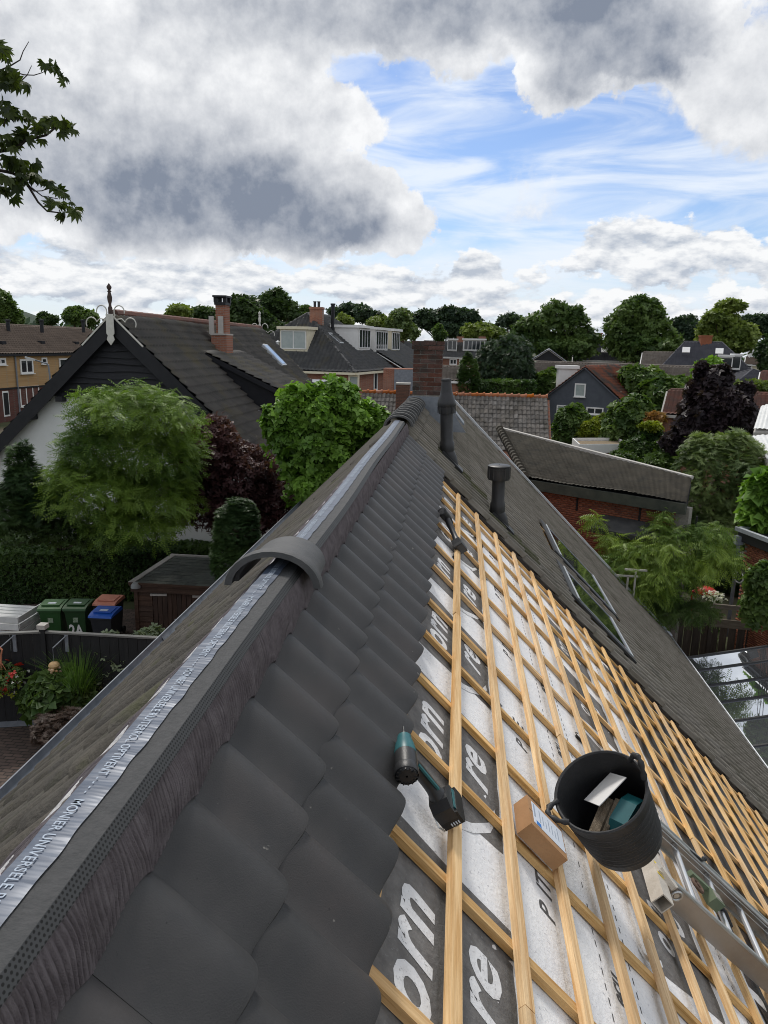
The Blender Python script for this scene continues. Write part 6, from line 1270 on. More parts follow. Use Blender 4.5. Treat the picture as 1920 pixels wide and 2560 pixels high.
for k in range(nb):
    h = (ze - .18 - g0) / nb; z = g0 + h * k; mb = MB(); mb.prism([(xl + .04, SY + .08, z), (xl + .04, SY - .025, z + .005), (xl + .04, SY + .015, z + h + .02), (xl + .04, SY + .08, z + h + .02)], (xd0 - xl - .05, 0, 0)); mb.obj('weatherboard', [m_shed], sh)
dw = .13; x = xd0
dr = MB().box(((xd0 + xr) / 2, SY + .06, (g0 + ze - .18) / 2), (xr - xd0, .03, ze - .18 - g0)).obj('door', [m_shed_v], sh)
while x < xr - dw: MB().box((x + dw / 2, SY + .02, (g0 + ze - .2) / 2), (dw - .012, .05, ze - .22 - g0)).obj('door_board', [m_shed_v], dr); x += dw
for px0, px1, py in ((376, 417, 1487), (481, 540, 1491)): a, b = at_y(px0, py, SY - .03), at_y(px1, py, SY - .03); MB().bar(a, b, .02, .06, UZ).obj('hinge', [m_render], dr)
a = at_y(436, 1549, SY - .06); mb = MB(); mb.tube([a + Vector((.0, .08, 0)), a, a + Vector((.15, 0, 0))], .014, 6); mb.obj('handle', [m_steel], dr)
MB().box(((xl + xr) / 2, SY - .10, ze - .10), (xr - xl + .2, .04, .22)).obj('fascia', [m_shed], sh)
a = at_y(340, 1467, SY - .16); mb = MB(); mb.lathe([(.13, -.02), (.125, .05), (.09, .11), (.02, .135), (.001, .137)], 14, a); mb.obj('lamp', [mat('grey_lamp_dome', (.26, .28, .28), None, 4, .5)], sh, True)
RS = (Vector((xl - .12, SY - .16, ze + .02)), Vector((xr + .1, SY - .16, ze + .02)), Vector((xr + .1, SY + 2.7, zrf)), Vector((xl - .12, SY + 2.7, zrf)))
MB().prism(RS, (0, 0, -.06)).obj('roof', [m_shed], sh)
sv = (RS[3] - RS[0]); svl = sv.length; svn = sv.normalized(); sn = UX.cross(svn); nr_ = 9; k = 0; me_sh = MB().box((0, 0, 0), (.285, svl / nr_ + .05, .012)).mesh('shingle', [m_slate])
tilt = Matrix.Rotation(math.radians(-2.6), 3, 'X')
for r in range(nr_):
    x = xl - .12 + .15 + (.14 if r % 2 else 0)
    while x < xr + .02: place('shingle', me_sh, sh, Vector((x + jit(.004), 0, 0)) + Vector((0, RS[0].y, RS[0].z)) + svn * (svl * (r + .5) / nr_) + sn * (.018 + jit(.003)), frame3(UX, svn, sn) @ tilt); x += .29
MB().bar(RS[3] + UZ * .04, RS[2] + UZ * .04, .10, .05).obj('roof_edge', [m_render], sh); MB().bar(RS[0] + UZ * .015 - svn * .02, RS[1] + UZ * .015 - svn * .02, .05, .05).obj('roof_edge', [m_shed], sh); MB().bar(RS[0] + UX * .06 + UZ * .03, RS[3] + UX * .06 + UZ * .03, .16, .03).obj('roof_edge', [m_render], sh)
# black fence
m_bf = mat('black_fence_board', (.012, .013, .015), (.020, .021, .023), 1, .65, .3, 6, stretch=(14, 14, 1.5), rnd=.12)
fz = 3.78; fA, fB, fC = at_z(-150, 1588, fz), at_z(108, 1577, fz), at_z(352, 1590, fz); bf = thing('garden_fence', 'tall black board fence with a pale cap around the brick patio', 'fence', (fB.x, fB.y, 1.7))
for a, b in ((fA, fB), (fB, fC + (fC - fB) * .35)):
    d = b - a; l = d.length; d.normalize(); w = d.cross(UZ); n_ = int(l / .19)
    for k in range(n_): MB().box(a + d * (l * (k + .5) / n_) + UZ * (1.715 + fz - .05) / 2 - UZ * fz + w * .004 * (k % 2), (l / n_ - .008, .024, fz - 1.78), (d, w, UZ)).obj('board', [m_bf], bf)
    MB().bar(a - UZ * .02, b - UZ * .02, .09, .035).obj('cap', [mat('grey_fence_cap', (.13, .13, .125), (.18, .18, .17), 4, .7)], bf)
    MB().box((a + b) / 2 - UZ * (fz - 1.80), (l, .05, .12), (d, w, UZ)).obj('base_board', [m_lead], bf)
MB().box(fB - UZ * 1.0, (.11, .11, 2.16)).obj('post', [m_bf], bf); MB().box(fB + UZ * .10, (.17, .17, .09)).obj('post_lamp', [m_render], bf)
fw = (fC - fB).normalized().cross(UZ); fw = fw if fw.dot(CAMP - fB) > 0 else -fw
hooks = []
for px in (36, 168):
    a, b = (fA, fB) if px < 108 else (fB, fC); f = (px + 150) / 258 if px < 108 else (px - 108) / 244; p = a.lerp(b, f); MB().box(p - UZ * .22 + fw * .035, (.07, .03, .36)).obj('bracket', [m_lead], bf); e = p + fw * .36 - UZ * .20 - UX * .12; mb = MB(); mb.tube([p - UZ * .06 + fw * .04, e], .014, 6); mb.obj('bracket_arm', [m_lead], bf); hooks.append(e)
hb = hooks[0] - UZ * .85; t = thing('hanging_basket', 'hanging flower basket with red and white flowers on the black fence', 'hanging basket', hb)
mb = MB(); mb.lathe([(.001, -.02), (.14, 0), (.22, .16), (.235, .18), (.21, .18), (.001, .14)], 18, hb); mb.obj('basket', [m_pot], t, True)
mb = MB(); hk = mat('terracotta_plastic_hook', (.50, .19, .11), (.58, .25, .15), 6, .5); mb.tube([hooks[0] + UZ * .02, hooks[0] + Vector((.05, 0, -.03)), hooks[0] + Vector((.02, 0, -.14)), hooks[0] + Vector((0, 0, -.32)), hb + Vector((.0, 0, .25))], .018, 6)
for a in (0, 2.1, 4.2): mb.tube([hooks[0] - UZ * .28, hb + Vector((.20 * math.cos(a), .2 * math.sin(a), .17))], .008, 5)
mb.obj('hanger', [hk], t)
rng = np.random.default_rng(21)
def scatter(c, r, rz, n, size, kind, mt, par, nm, up=.8):
    d = rng.normal(size=(n, 3)); d /= np.linalg.norm(d, axis=1)[:, None]; P = np.array(c[:]) + d * np.array([r, r, rz]) * (.55 + .45 * rng.random((n, 1))); co, fs, tn = sprays(P, d, size, kind, rng, up); npobj(nm, co, fs, [mt], par, tint=tn)
scatter(hb + UZ * .22, .42, .26, 420, .11, 'small', LM['mid'], t, 'leaves'); scatter(hb + Vector((0, -.05, .12)), .40, .24, 100, .10, 'small', LM['yellow'], t, 'trailing_leaves'); scatter(hb + UZ * .26, .44, .28, 26, .085, 'broad', LM['red'], t, 'red_flowers'); scatter(hb + UZ * .18, .50, .30, 70, .045, 'broad', LM['whitef'], t, 'white_flowers')
p = hooks[1]; t = thing('shell_string', 'hanging string of pale and orange shells on the black fence', 'wind chime', p - UZ * .9); mb = MB(); mb.tube([p, p - UZ * .30], .005, 5); mb.obj('cord', [m_lead], t); m_shell = mat('pale_shell', (.62, .47, .36), (.55, .30, .18), 14, .6, rnd=.3)
mb = MB(); mb.ball(p - UZ * .36, .11, 10, 0, (1, 1, .7)); mb.obj('top_shell', [mat('ochre_shell', (.50, .32, .14), (.58, .40, .22), 18, .7)], t, True)
for k in range(46): a = k * 2.4; r = .06 + .05 * random.random(); mb = MB(); mb.ball(p + Vector((r * math.cos(a), r * math.sin(a), -.40 - .013 * k)), .028 + .02 * random.random(), 7, 0, (1, .7, .8)); mb.obj('shell', [m_shell], t, True)
# wheelie bins
def bin_(px, py, d, label, body, lid, yaw=0.0, text=False, sticker=True, extra=None):
    b = at(px, py, d); b.z = ground_z(b.x, b.y); o = thing('wheelie_bin', label, 'wheelie bin', b, 'wheelie bins beside the shed'); R_ = Matrix.Rotation(yaw, 3, 'Z'); X, Y = R_ @ Vector((1, 0, 0)), R_ @ Vector((0, 1, 0)); A3 = (X, Y, UZ)
    def Q(x, y, z): return b + X * x + Y * y + UZ * z
    mb = MB(); rg = [[Q(sx_ * w, sy_ * dd - off, z) for sx_, sy_ in ((-1, -1), (1, -1), (1, 1), (-1, 1), (-1, -1))] for w, dd, off, z in ((.20, .22, -.05, .06), (.23, .26, -.02, .45), (.265, .32, 0, .93), (.29, .345, 0, .935), (.29, .345, 0, .99))]
    mb.grid(rg); mb.add([Q(-.2, -.17, .06), Q(.2, -.17, .06), Q(.2, .27, .06), Q(-.2, .27, .06)], [(0, 1, 2, 3)]); o2 = mb.obj('body', [body], o)
    mb = MB(); mb.prism([Q(-.30, -.37, .985), Q(-.30, -.35, 1.03), Q(-.30, -.15, 1.075), Q(-.30, .28, 1.085), Q(-.30, .36, 1.03), Q(-.30, .36, .985)], X * .60); mb.box(Q(0, -.02, 1.09), (.46, .42, .018), A3); l = mb.obj('lid', [lid], o); MB().box(Q(0, -.08, 1.102), (.2, .10, .004), A3).obj('lid_sticker', [m_label if extra is None else extra], l)
    mb = MB(); mb.tube([Q(-.24, .40, .98), Q(.24, .40, .98)], .018, 8); mb.obj('handle', [body], o)
    for s in (-1, 1): mb = MB(); mb.lathe([(.001, -.025), (.09, -.025), (.10, -.01), (.10, .01), (.09, .025), (.001, .025)], 14, Q(s * .235, .30, .10), (Y, UZ, X)); mb.obj('wheel', [m_rubber], o)
    if sticker: MB().box(Q(0, -.292, .70), (.13, .004, .13), A3).obj('sticker', [mat('faded_sticker', (.36, .42, .34), (.12, .2, .1), 30, .6)], o)
    if text: v_, f_ = TX_2A; wv = max(q[0] for q in v_); mb = MB(); mb.add([Q(-.20 + q[0] / wv * .38, -.300 + .085 * (.93 - (.28 + q[1] * .42)) * 1.3, .24 + q[1] * .45) for q in v_], f_); mb.obj('house_number', [m_white], o); MB().box(Q(0, -.268, .245), (.36, .012, .03), A3).obj('underline', [m_white], o)
    return o
m_bg = mat('green_bin_plastic', (.022, .080, .022), (.028, .095, .028), 5, .45, spec=.4); m_bg2 = mat('dark_green_bin_plastic', (.016, .052, .018), (.022, .064, .022), 5, .45); m_bk = mat('dark_bin_plastic', (.020, .024, .030), (.027, .031, .038), 5, .5); m_blue = mat('blue_bin_lid', (.012, .085, .42), (.016, .10, .48), 5, .4); m_salm = mat('faded_orange_bin_lid', (.62, .24, .16), (.68, .29, .20), 4, .6)
bin_(140, 1590, 20.2, 'green wheelie bin at the left end of the row of bins', m_bg, mat('pale_green_lid', (.04, .12, .035), (.055, .14, .05), 4, .5), .18); bin_(203, 1590, 20.0, 'dark green wheelie bin painted with a large white 2A', m_bg2, m_bg, .12, True)
bin_(268, 1596, 19.2, 'dark wheelie bin with a bright blue lid in front', m_bk, m_blue, .05, sticker=False); bin_(276, 1560, 20.1, 'dark wheelie bin with a faded orange lid behind the blue-lidded one', m_bk, m_salm, .05, sticker=False, extra=m_salm)
# white slatted box
b = at(22, 1582, 20.6); b.z = ground_z(b.x, b.y); ws_ = thing('slatted_box', 'white slatted garden box beside the green bins, at the left edge', 'garden box', b); zt_ = at(30, 1543, 20.6).z
m_ow = mat('worn_white_paint', (.56, .57, .56), (.66, .67, .66), 5, .7)
for k in range(7): MB().box((b.x - .15, b.y - .5 + .19 * k, zt_ + .012 * k), (1.7, .165, .03)).obj('slat', [m_ow], ws_)
for k in range(5): MB().box((b.x - .15, b.y - .60, b.z + .12 + .19 * k), (1.66, .03, .16)).obj('side_board', [m_ow], ws_); MB().box((b.x + .68, b.y + .05, b.z + .12 + .19 * k), (.03, 1.25, .16)).obj('side_board', [m_ow], ws_)
# ------------------------------------------------------------------ right garden
m_oldplank = mat('dark_weathered_plank', (.060, .046, .036), (.105, .082, .064), 1.0, .9, .5, 5, stretch=(13, 13, 1.3), rnd=.2, c3=(.13, .11, .09), s3=.8, t3=(.6, .75))
m_greyplank = mat('grey_weathered_rail', (.15, .13, .10), (.22, .19, .15), 1.0, .9, .5, 5, stretch=(2, 13, 13), rnd=.12)
fz = 1.50; a, b = at_z(1648, 1540, fz), at_z(1935, 1568, fz); d = (b - a); d.z = 0; l = d.length; d.normalize(); w = d.cross(UZ); w = w if w.dot(CAMP - a) > 0 else -w
rf = thing('plank_fence', 'dark wooden plank fence with grey rails behind the glass veranda roof', 'fence', (a.x, a.y, -.4)); n_ = int(l / .235)
for k in range(n_): p = a + d * (l * (k + .5) / n_); hh_ = fz + .5 + jit(.02); right = k > n_ * .46; MB().box((p.x + w.x * .012 * (k % 2), p.y + w.y * .012 * (k % 2), fz - hh_ / 2 - (.05 if right else 0)), (l / n_ - (.05 if right else .014), .025, hh_), (d, w, UZ)).obj('plank', [m_oldplank], rf)
pm = a + d * (l * .46)
for q in (pm, a + d * (l * .985), a + d * l * .02): MB().box((q.x, q.y, .7), (.12, .12, 2.4 if q is not pm else 2.5), (d, w, UZ)).obj('post', [m_oldplank], rf)
MB().bar(pm + w * .05 + UZ * .02, b + w * .05 + UZ * .02, .05, .24, w).obj('rail', [m_greyplank], rf) if False else MB().box((pm + b) / 2 + w * .06 - UZ * .02, ((b - pm).length, .04, .26), (d, w, UZ)).obj('rail', [m_greyplank], rf)
MB().box((pm + b) / 2 + w * .02 + UZ * .50, ((b - pm).length, .07, .14), (d, w, UZ)).obj('rail', [m_greyplank], rf)
# glass veranda roof
m_vg = mat('coated_veranda_glass', (.74, .78, .84), (.78, .82, .87), 1, .025, metal=.92); gx0, gx1 = 7.25, 12.5
def GV(x, y): return Vector((x, y, .95 + .23 * (x - gx0) + .18 * (y - 22)))
GVN = Vector((-.23, -.18, 1)).normalized()
vr = thing('glass_veranda', 'glass veranda roof with dark glazing bars reflecting the sky below the gutter', 'veranda', (9, 16, -1.2))
def gq(py): return on_plane(1840, py, GV(gx0, 22), GVN).y
bars = [gq(1628), gq(1664), gq(1706), gq(1752), gq(1803), gq(1873)]; st_ = bars[-2] - bars[-1]
while bars[-1] > 10.5: bars.append(bars[-1] - st_)
for i in range(len(bars) - 1):
    y1, y0 = bars[i], bars[i + 1]; MB().prism([GV(gx0, y0 + .03), GV(gx1, y0 + .03), GV(gx1, y1 - .03), GV(gx0, y1 - .03)], (0, 0, .012)).obj('pane', [m_vg], vr)
for y in bars: MB().bar(GV(gx0, y) + UZ * .01, GV(gx1, y) + UZ * .01, .06, .07).obj('glazing_bar', [m_blackmetal], vr)
for x in (gx0 - .03, gx1 + .03): MB().bar(GV(x, bars[-1] - .05) - UZ * .02, GV(x, bars[0] + .05) - UZ * .02, .08, .14).obj('beam', [m_blackmetal], vr)
for y in (bars[0], bars[len(bars) // 2], bars[-1]): q = GV(gx1 + .03, y); MB().box((q.x, q.y, q.z / 2 - .65), (.1, .1, q.z + 1.2)).obj('post', [m_blackmetal], vr)
# brick house at the right edge
c0 = at(1868, 1330, 24.5); c1 = at(1990, 1425, 22.8); ztop = c0.z; wd = (c1 - c0); wd.z = 0; wl2 = wd.length; wd.normalize(); wn2 = Vector((wd.y, -wd.x, 0)); wn2 = wn2 if wn2.dot(CAMP - c0) > 0 else -wn2
bh2 = thing('brick_annex', 'orange-red brick house corner with a dark downpipe at the right edge', 'house', (c0.x, c0.y, -.5)); m_orb = mat('orange_red_brick', (.34, .125, .065), (.42, .17, .095), 10, .9, .4, 60, tint=(.25, .09, .055))
w0 = Vector((c0.x, c0.y, -.5)); MB().prism([w0, w0 + wd * 3.2, w0 + wd * 3.2 - wn2 * 5, w0 - wn2 * 5], (0, 0, ztop + .35)).obj('wall', [m_mortar], bh2); bm_ = []; F3 = frame3(wd, -wn2, UZ) if wd.cross(-wn2).z > 0 else frame3(wd, wn2, UZ); bxm = MB().box((0, 0, 0), (.208, .03, .056))
for r in range(int((ztop + .2) / .0665)):
    for c in range(14): bm_.append((w0 + wd * (.12 + .22 * c + .11 * (r % 2)) + wn2 * .006 + UZ * (.1 + .0665 * r), F3))
co, fs = tile_stuff(bxm, bm_); rng = np.random.default_rng(4); tag(npobj('bricks', co, fs, [m_orb], bh2, tint=np.repeat(rng.random(len(bm_)), 8)), kind='stuff')
t0 = Vector((c0.x, c0.y, ztop)); MB().prism([t0 + wn2 * .25 - wd * .25, t0 + wn2 * .25 + wd * 3.3, t0 + wn2 * .12 + wd * 3.3, t0 + wn2 * .12 - wd * .25], (0, 0, .12)).obj('roof_edge', [m_zinc], bh2); MB().prism([t0 + wn2 * .15 - wd * .2, t0 + wn2 * .15 + wd * 3.3, t0 - wn2 * 5 + wd * 3.3, t0 - wn2 * 5 - wd * .2], (0, 0, -.30)).obj('eave_box', [m_blackmetal], bh2)
MB().prism([t0 - wn2 * 5 - wd * .25, t0 + wn2 * .2 - wd * .25, t0 + wn2 * .2 - wd * .12, t0 - wn2 * 5 - wd * .12], (0, 0, .12)).obj('roof_edge', [m_zinc], bh2)
mb = MB(); q = t0 + wn2 * .16 - wd * .12; mb.box(q - UZ * .28, (.22, .2, .26)); mb.tube([q - UZ * .3, q - UZ * .8 + wd * .03, q - UZ * 3.4 + wd * .03], .06, 8); mb.obj('downpipe', [m_lead], bh2, True)
q = at(1847, 1443, 23.8); t = thing('hose_reel', 'round black reel with a white rim beside the downpipe of the brick house', 'hose reel', (q.x, q.y, q.z - .2)); Vw = (CAMP - q); Vw.z = 0; Vw.normalize(); Xw = UZ.cross(Vw)
mb = MB(); dirn = (Vw * .75 - Xw * .66).normalized(); xx = UZ.cross(dirn); mb.tube([q + (xx * math.cos(a) + UZ * math.sin(a)) * .165 for a in [2 * PI * i / 20 for i in range(21)]], .022, 8); mb.obj('rim', [m_white], t, True); mb = MB(); mb.lathe([(.001, .0), (.15, .0), (.15, -.16), (.001, -.16)], 20, q, (xx, UZ, dirn)); mb.obj('drum', [m_plastic], t); MB().box(q - dirn * .36, (.3, .3, .34)).obj('mount', [m_plastic], t)
q = at(1765, 1476, 25.6); zg_ = ground_z(q.x, q.y); t = thing('garden_lamp', 'red dome-shaped shade on a curved red arm behind the plank fence', 'garden lamp', (q.x, q.y, zg_)); m_redp = mat('red_enamel', (.46, .028, .018), (.52, .04, .025), 4, .35)
mb = MB(); mb.lathe([(.33, 0), (.345, .0), (.32, .09), (.22, .17), (.10, .21), (.001, .22)], 22, q - UZ * .08); mb.lathe([(.32, .0), (.29, .07), (.18, .14), (.001, .17)], 22, q - UZ * .085); mb.obj('shade', [m_redp], t, True)
mb = MB(); e = q - RIGHT * .43; mb.tube([q + UZ * .13 - RIGHT * .1, q - RIGHT * .30 + UZ * .06, e - UZ * .02, e - UZ * .2 - RIGHT * .02, Vector((e.x + .12, e.y, zg_))], .028, 8); mb.obj('arm', [m_redp], t, True)
p = at(1786, 1510, 25.0); p.z = ground_z(p.x, p.y); t = thing('daisy_plant', 'white daisies growing below the red garden lamp', 'flower', p); zz_ = at(1786, 1492, 25.0).z
scatter(Vector((p.x, p.y, (p.z + zz_) / 2)), .38, max(.25, (zz_ - p.z) / 2 + .1), 300, .12, 'small', LM['mid'], t, 'leaves'); scatter(Vector((p.x, p.y, zz_)), .36, .16, 60, .075, 'broad', LM['whitef'], t, 'flowers', 1.5)
for px, py, lab in ((1570, 1440, 'thin pale T-shaped clothes post among the drooping leaves, left one'), (1590, 1425, 'thin pale clothes post among the drooping leaves, right one')):
    q = at(px, py, 21.5); g_ = ground_z(q.x, q.y); t = thing('clothes_post', lab, 'post', (q.x, q.y, g_), 'pale clothes posts'); MB().box((q.x, q.y, (q.z + g_) / 2), (.05, .05, q.z - g_)).obj('pole', [m_render], t); MB().box((q.x, q.y, q.z), (.62, .05, .05)).obj('crossbar', [m_render], t)
tree('sumac_tree', 'loose tree with long drooping yellow-green leaves below the brick outbuilding', 'tree', [PB(1600, 1375, 80, 40, 22.6), PB(1700, 1365, 80, 44, 22.6), PB(1790, 1400, 70, 44, 22.6), PB(1560, 1420, 66, 44, 22.2), PB(1670, 1435, 90, 44, 22.2), PB(1490, 1300, 22, 18, 22.8), PB(1530, 1350, 34, 20, 22.8), PB(1655, 1290, 22, 20, 22.8), PB(1660, 1325, 40, 20, 22.8), PB(1775, 1330, 50, 22, 22.8), PB(1620, 1470, 80, 34, 22.2)],
     2700, .32, 'droop', LM['sumac'], base=tuple(gp(1660, 1530)), trunk=.07, shell=.35, lumps=.28, up=.9, droop=.5)
tree('rounded_bush', 'large rounded grey-green bush at the right, taller than the outbuilding roof', 'bush', [PB(1795, 1185, 100, 95, 30), PB(1750, 1260, 75, 95, 30), PB(1850, 1250, 70, 110, 30), PB(1800, 1320, 95, 80, 30), PB(1840, 1140, 55, 60, 30), PB(1755, 1130, 45, 45, 30)], 8500, .25, 'needle', LM['willow'], base=tuple(gp(1800, 1440)), trunk=.12, shell=.66, lumps=.12, up=.9)
tree('ivy_mass', 'dark ivy-covered hedge behind the red garden lamp', 'hedge', [PB(1720, 1450, 60, 45, 30), PB(1800, 1440, 60, 50, 30), PB(1850, 1460, 40, 60, 30), PB(1650, 1470, 50, 35, 30)], 2600, .20, 'broad', LM['dark'], base=tuple(gp(1760, 1500)), trunk=.06, shell=.7)
tree('climbing_hedge', 'mid green climbing hedge spilling over the left half of the plank fence', 'hedge', [PB(1600, 1500, 60, 34, 22.6), PB(1680, 1525, 60, 34, 22.4), PB(1745, 1530, 50, 30, 22.4), PB(1640, 1540, 50, 28, 22.3), PB(1580, 1470, 40, 30, 22.8)], 2600, .20, 'droop', LM['mid'], base=tuple(gp(1670, 1580)), trunk=.05, shell=.5)
tree('broad_leaved_plant', 'bright green broad-leaved plant at the right edge above the brick house', 'plant', [PB(1912, 1230, 34, 45, 25), PB(1925, 1300, 40, 45, 25), PB(1890, 1280, 26, 30, 25)], 500, .42, 'broad', LM['bright'], base=tuple(gp(1915, 1400)), trunk=.05)
tree('wall_shrub', 'loose green shrub against the brick house at the right edge', 'shrub', [PB(1905, 1460, 30, 50, 21), PB(1890, 1520, 30, 45, 21), PB(1925, 1520, 30, 50, 21)], 900, .20, 'broad', LM['mid'], base=tuple(gp(1905, 1570)), trunk=.04, shell=.3)
tree('copper_beech', 'dark purple-black copper beech in front of the red-brown roofed house', 'tree', [PB(1785, 1020, 80, 70, 40), PB(1730, 1070, 50, 60, 40), PB(1850, 1050, 55, 65, 40), PB(1790, 950, 36, 40, 40), PB(1728, 985, 16, 36, 40), PB(1850, 990, 26, 36, 40), PB(1752, 935, 12, 30, 40), PB(1690, 1110, 34, 34, 40), PB(1800, 1090, 90, 40, 40)], 11000, .25, 'broad', LM['beech'], trunk=.2, shell=.4, lumps=.2, knobs=4)
tree('young_tree', 'small bright green tree standing above the copper beech', 'tree', [PB(1772, 925, 26, 24, 50), PB(1768, 955, 22, 22, 50)], 700, .38, 'broad', LM['bright'], trunk=.08)
tree('round_shrub', 'round green shrub hiding the lower left window of the blue-grey house', 'shrub', [PB(1430, 1062, 36, 44, 50), PB(1415, 1090, 26, 26, 50)], 1500, .36, 'broad', LM['mid'], trunk=.1)
tree('yellow_shrub', 'low yellow-green shrub below the small window of the blue-grey house', 'shrub', [PB(1485, 1075, 34, 24, 49), PB(1510, 1065, 26, 28, 49), PB(1462, 1085, 20, 20, 49)], 1100, .34, 'small', LM['yellow'], trunk=.08)
tree('bushy_tree', 'dense bushy green tree right of the blue-grey house', 'tree', [PB(1575, 1045, 50, 40, 48), PB(1555, 1080, 46, 40, 48), PB(1610, 1080, 36, 46, 48), PB(1590, 1015, 30, 24, 48)], 2600, .36, 'broad', LM['mid'], trunk=.1)
tree('column_hornbeam', 'clipped column-shaped tree with a yellow-green top', 'tree', [PB(1627, 1120, 25, 40, 44), PB(1627, 1090, 24, 30, 44)], 1500, .28, 'small', LM['hedge'], trunk=.08, shell=.85, lumps=.05)
tree('column_crown_shoots', 'yellow-green fresh shoots on the clipped column tree', 'shrub', [PB(1627, 1066, 23, 10, 43.8)], 500, .26, 'small', LM['yellow'], base=tuple(gp(1627, 1160)), trunk=.03, shell=.7)
tree('rust_shrub', 'orange-tipped shrub just above the clipped column tree', 'shrub', [PB(1636, 1046, 24, 13, 47)], 420, .32, 'small', LM['rust'], trunk=.05)
tree('garden_hedge', 'dark mixed hedge around the clipped column tree', 'hedge', [PB(1585, 1130, 36, 34, 43), PB(1680, 1130, 40, 44, 42), PB(1560, 1150, 40, 20, 42), PB(1650, 1160, 40, 24, 40)], 2600, .30, 'small', LM['hedge'], trunk=.05)
tree('barn_bush', 'round bush between the orange-ridged barn and the blue-grey house', 'bush', [PB(1370, 962, 34, 32, 66), PB(1352, 985, 24, 20, 66)], 1300, .45, 'broad', LM['mid'], trunk=.1)
tree('roadside_tree', 'wide green tree behind the orange roof of the blue-grey house', 'tree', [PB(1610, 965, 50, 40, 64), PB(1660, 985, 50, 36, 62), PB(1580, 940, 26, 22, 64), PB(1700, 965, 34, 18, 64)], 2300, .48, 'broad', LM['mid'], trunk=.14)
tree('pergola_creeper', 'green creeper on the wall below the pyramid-roofed garden house', 'creeper', [PB(1880, 968, 44, 14, 72), PB(1925, 970, 30, 14, 72)], 700, .5, 'small', LM['olive'], trunk=.05)
tree('thuja', 'pointed bright green conifer right of the brick chimney', 'conifer', [PB(1170, 955, 27, 36, 58), PB(1170, 925, 20, 34, 58), PB(1170, 900, 9, 20, 58)], 2600, .26, 'needle', LM['hedge'], trunk=.08, shell=.85, lumps=.05, up=1.3)
tree('dark_yew', 'big dark evergreen tree right of the pointed conifer', 'tree', [PB(1265, 905, 62, 62, 66), PB(1235, 945, 45, 42, 66), PB(1300, 940, 36, 48, 66), PB(1215, 900, 24, 30, 66)], 4200, .42, 'needle', LM['blueg'], trunk=.25, shell=.7)
hA, hB = at_z(1185, 950, 5.1), at(1340, 955, 60); hA = at(1188, 953, 58); zz_ = hA.z; hA.z = hB.z = ground_z(hA.x, hA.y) - .2; hedge('tall_hedge', 'tall dark hedge in front of the big evergreen beside the pointed conifer', hA, hB, 1.2, zz_ - hA.z, 3000, .36, LM['hedge'])
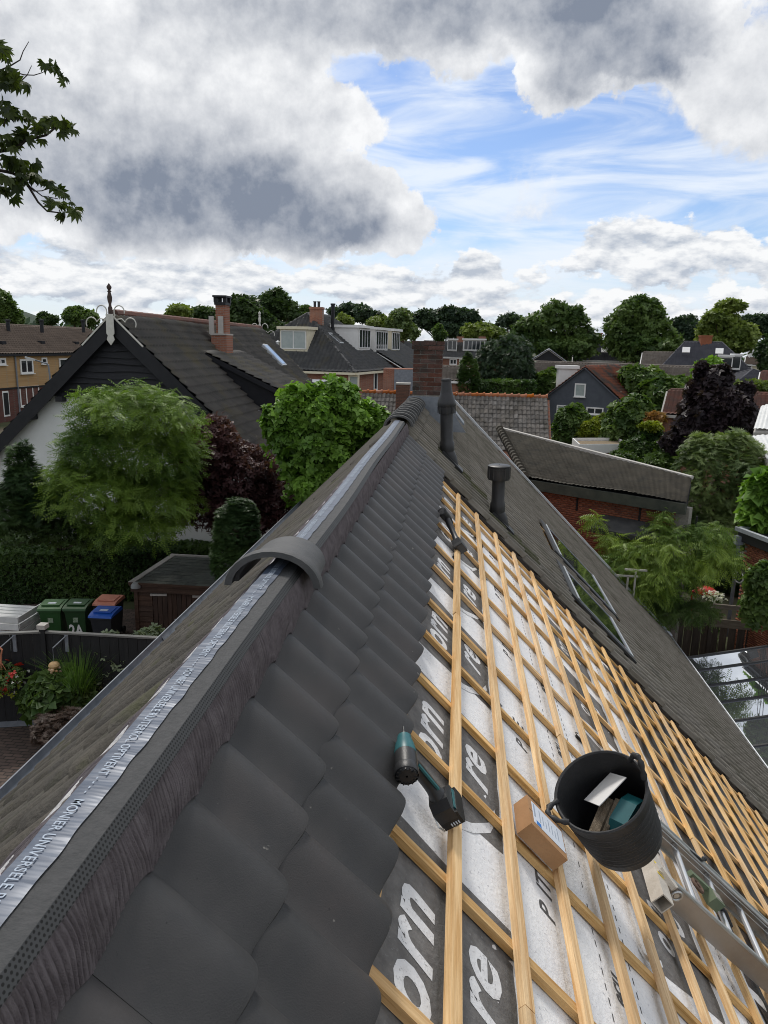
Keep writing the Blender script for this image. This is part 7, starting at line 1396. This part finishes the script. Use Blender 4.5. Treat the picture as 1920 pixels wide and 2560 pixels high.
BT = [('round_tree', 'rounded tree at the far left edge above the terrace roof', 95, [(12, 785, 34, 34), (-20, 770, 40, 50), (40, 800, 22, 16)], 'mid', 2200, .62),
 ('small_tree', 'small dark tree on the skyline above the terrace roof', 92, [(118, 803, 24, 16), (110, 795, 12, 12)], 'dark', 700, .5), ('bushy_skyline_tree', 'bushy tree on the skyline left of the farmhouse finial', 88, [(200, 795, 40, 26), (185, 785, 22, 20), (222, 802, 24, 18)], 'mid', 1500, .55),
 ('skyline_tree', 'small bright tree behind the farmhouse ridge', 86, [(448, 780, 32, 18), (432, 788, 20, 14)], 'olive', 900, .55), ('skyline_tree', 'low dark tree behind the farmhouse chimney', 92, [(515, 788, 40, 22), (560, 800, 40, 20)], 'dark', 1300, .6),
 ('oak', 'tall dense tree right of the farmhouse chimney', 80, [(615, 775, 44, 38), (595, 795, 34, 30), (640, 800, 44, 40), (675, 840, 50, 40)], 'dark', 3600, .6), ('oak', 'tall darker tree just left of the hipped roof', 90, [(695, 768, 44, 38), (725, 790, 32, 30), (670, 790, 34, 34)], 'dark', 2600, .62), ('small_tree', 'small tree top beside the hipped roof chimney', 100, [(763, 774, 15, 12)], 'mid', 400, .5),
 ('oak', 'broad dark tree behind the hipped roof ridge', 125, [(890, 785, 48, 24), (925, 795, 34, 20), (850, 790, 30, 20)], 'blueg', 2200, .8), ('light_tree', 'light green tree beside the black flue of the hipped roof', 98, [(858, 806, 24, 20), (868, 820, 20, 16)], 'olive', 1000, .55), ('light_tree', 'yellow-green tree left of the weeping birch', 96, [(942, 808, 28, 20), (950, 825, 26, 18)], 'olive', 1100, .55),
 ('weeping_birch', 'grey-green weeping birch behind the white dormers', 88, [(1000, 795, 26, 28), (1005, 825, 38, 30), (985, 815, 22, 30)], 'willow', 2400, .55), ('oak', 'row of dark tall trees behind the brick chimney', 135, [(1110, 795, 40, 28), (1150, 795, 40, 30), (1075, 800, 36, 26), (1175, 810, 28, 26), (1045, 805, 26, 28), (1130, 825, 70, 26)], 'blueg', 4200, .85),
 ('small_tree', 'small pointed light tree above the brick chimney', 100, [(1098, 838, 18, 20), (1098, 824, 9, 12)], 'mid', 700, .5), ('lime_tree', 'rounded yellow-green tree behind the far row of houses', 112, [(1205, 832, 48, 28), (1180, 840, 30, 24), (1240, 845, 28, 22)], 'olive', 2300, .65),
 ('oak', 'tall dark tree left of the wide tree group at the right', 140, [(1280, 805, 34, 20), (1300, 815, 30, 24)], 'blueg', 1200, .85),
 ('chestnut', 'very wide dense tree behind the boathouse gable', 104, [(1380, 815, 74, 52), (1325, 845, 50, 48), (1440, 810, 44, 44), (1465, 855, 34, 50), (1395, 785, 40, 28), (1300, 870, 34, 40), (1390, 870, 80, 40)], 'mid', 6500, .62),
 ('chestnut', 'tallest round tree in the middle of the right skyline', 104, [(1590, 790, 62, 48), (1550, 835, 54, 54), (1640, 830, 54, 56), (1590, 765, 36, 24), (1600, 870, 84, 44), (1670, 860, 30, 40)], 'mid', 6500, .62), ('oak', 'dark tree between the two big round trees at the right', 140, [(1720, 830, 44, 34), (1700, 815, 26, 20)], 'blueg', 1600, .85),
 ('plane_tree', 'tall uneven tree with a knobbed top behind the large villa', 102, [(1805, 810, 52, 40), (1770, 840, 34, 40), (1850, 840, 38, 46), (1828, 768, 32, 20), (1820, 860, 60, 34)], 'olive', 4600, .62), ('oak', 'dark tree at the right edge of the skyline', 140, [(1900, 815, 46, 32), (1940, 830, 40, 40)], 'blueg', 1700, .85), ('dark_conifer', 'dark conifer at the right edge above the red-brown house end', 96, [(1915, 880, 26, 44), (1925, 920, 24, 30)], 'conifer', 1200, .6)]
for nm, lab, d, bl, k, n, s in BT: tree(nm, lab, 'tree', [PB(x, y, rx, ry, d, max(rx, ry) * 1.0) for x, y, rx, ry in bl], int(n * 1.7), s * .72, 'clump', LM[k], trunk=.28, shell=.45, lumps=.14, f=.5, knobs=6)
# far wood and hill
wp = []
rng = np.random.default_rng(77)
for k in range(2600):
    az = math.radians(-42 + 74 * rng.random()); d = 165 + 60 * rng.random(); top = 3.0 + 8.5 * (0.75 + .35 * math.sin(az * 23) * math.sin(az * 9 + 1)); wp.append((CAMP.x + d * math.sin(az), d * math.cos(az), 2 + top * rng.random() ** .6))
wp = np.array(wp); nn_w = rng.normal(size=wp.shape) + np.array([0, -1.0, .6]); nn_w /= np.linalg.norm(nn_w, axis=1)[:, None]; co, fs, tn = sprays(wp, nn_w, 2.2, 'clump', rng, .4); tag(npobj('wood', co, fs, [LM['blueg']], None, tint=tn), 'distant dark wood along the horizon', 'wood', kind='stuff')
mb = MB(); rows = []
for j in range(7):
    rows.append([(CAMP.x + (820 + 60 * j) * math.sin(math.radians(a)), (820 + 60 * j) * math.cos(math.radians(a)), 3 + 46 * math.sin(PI * j / 6 * .5) * (math.exp(-((a + 32) / 4.2) ** 2) + .45 * math.exp(-((a + 41) / 5) ** 2)) + (1.2 * math.sin(a * 9 + j))) for a in np.linspace(-60, -18, 60)])
mb.grid(rows); mb.obj('hill', [mat('wooded_hill', (.022, .040, .026), (.040, .062, .036), .05, 1.0)], None, True, kind='structure')
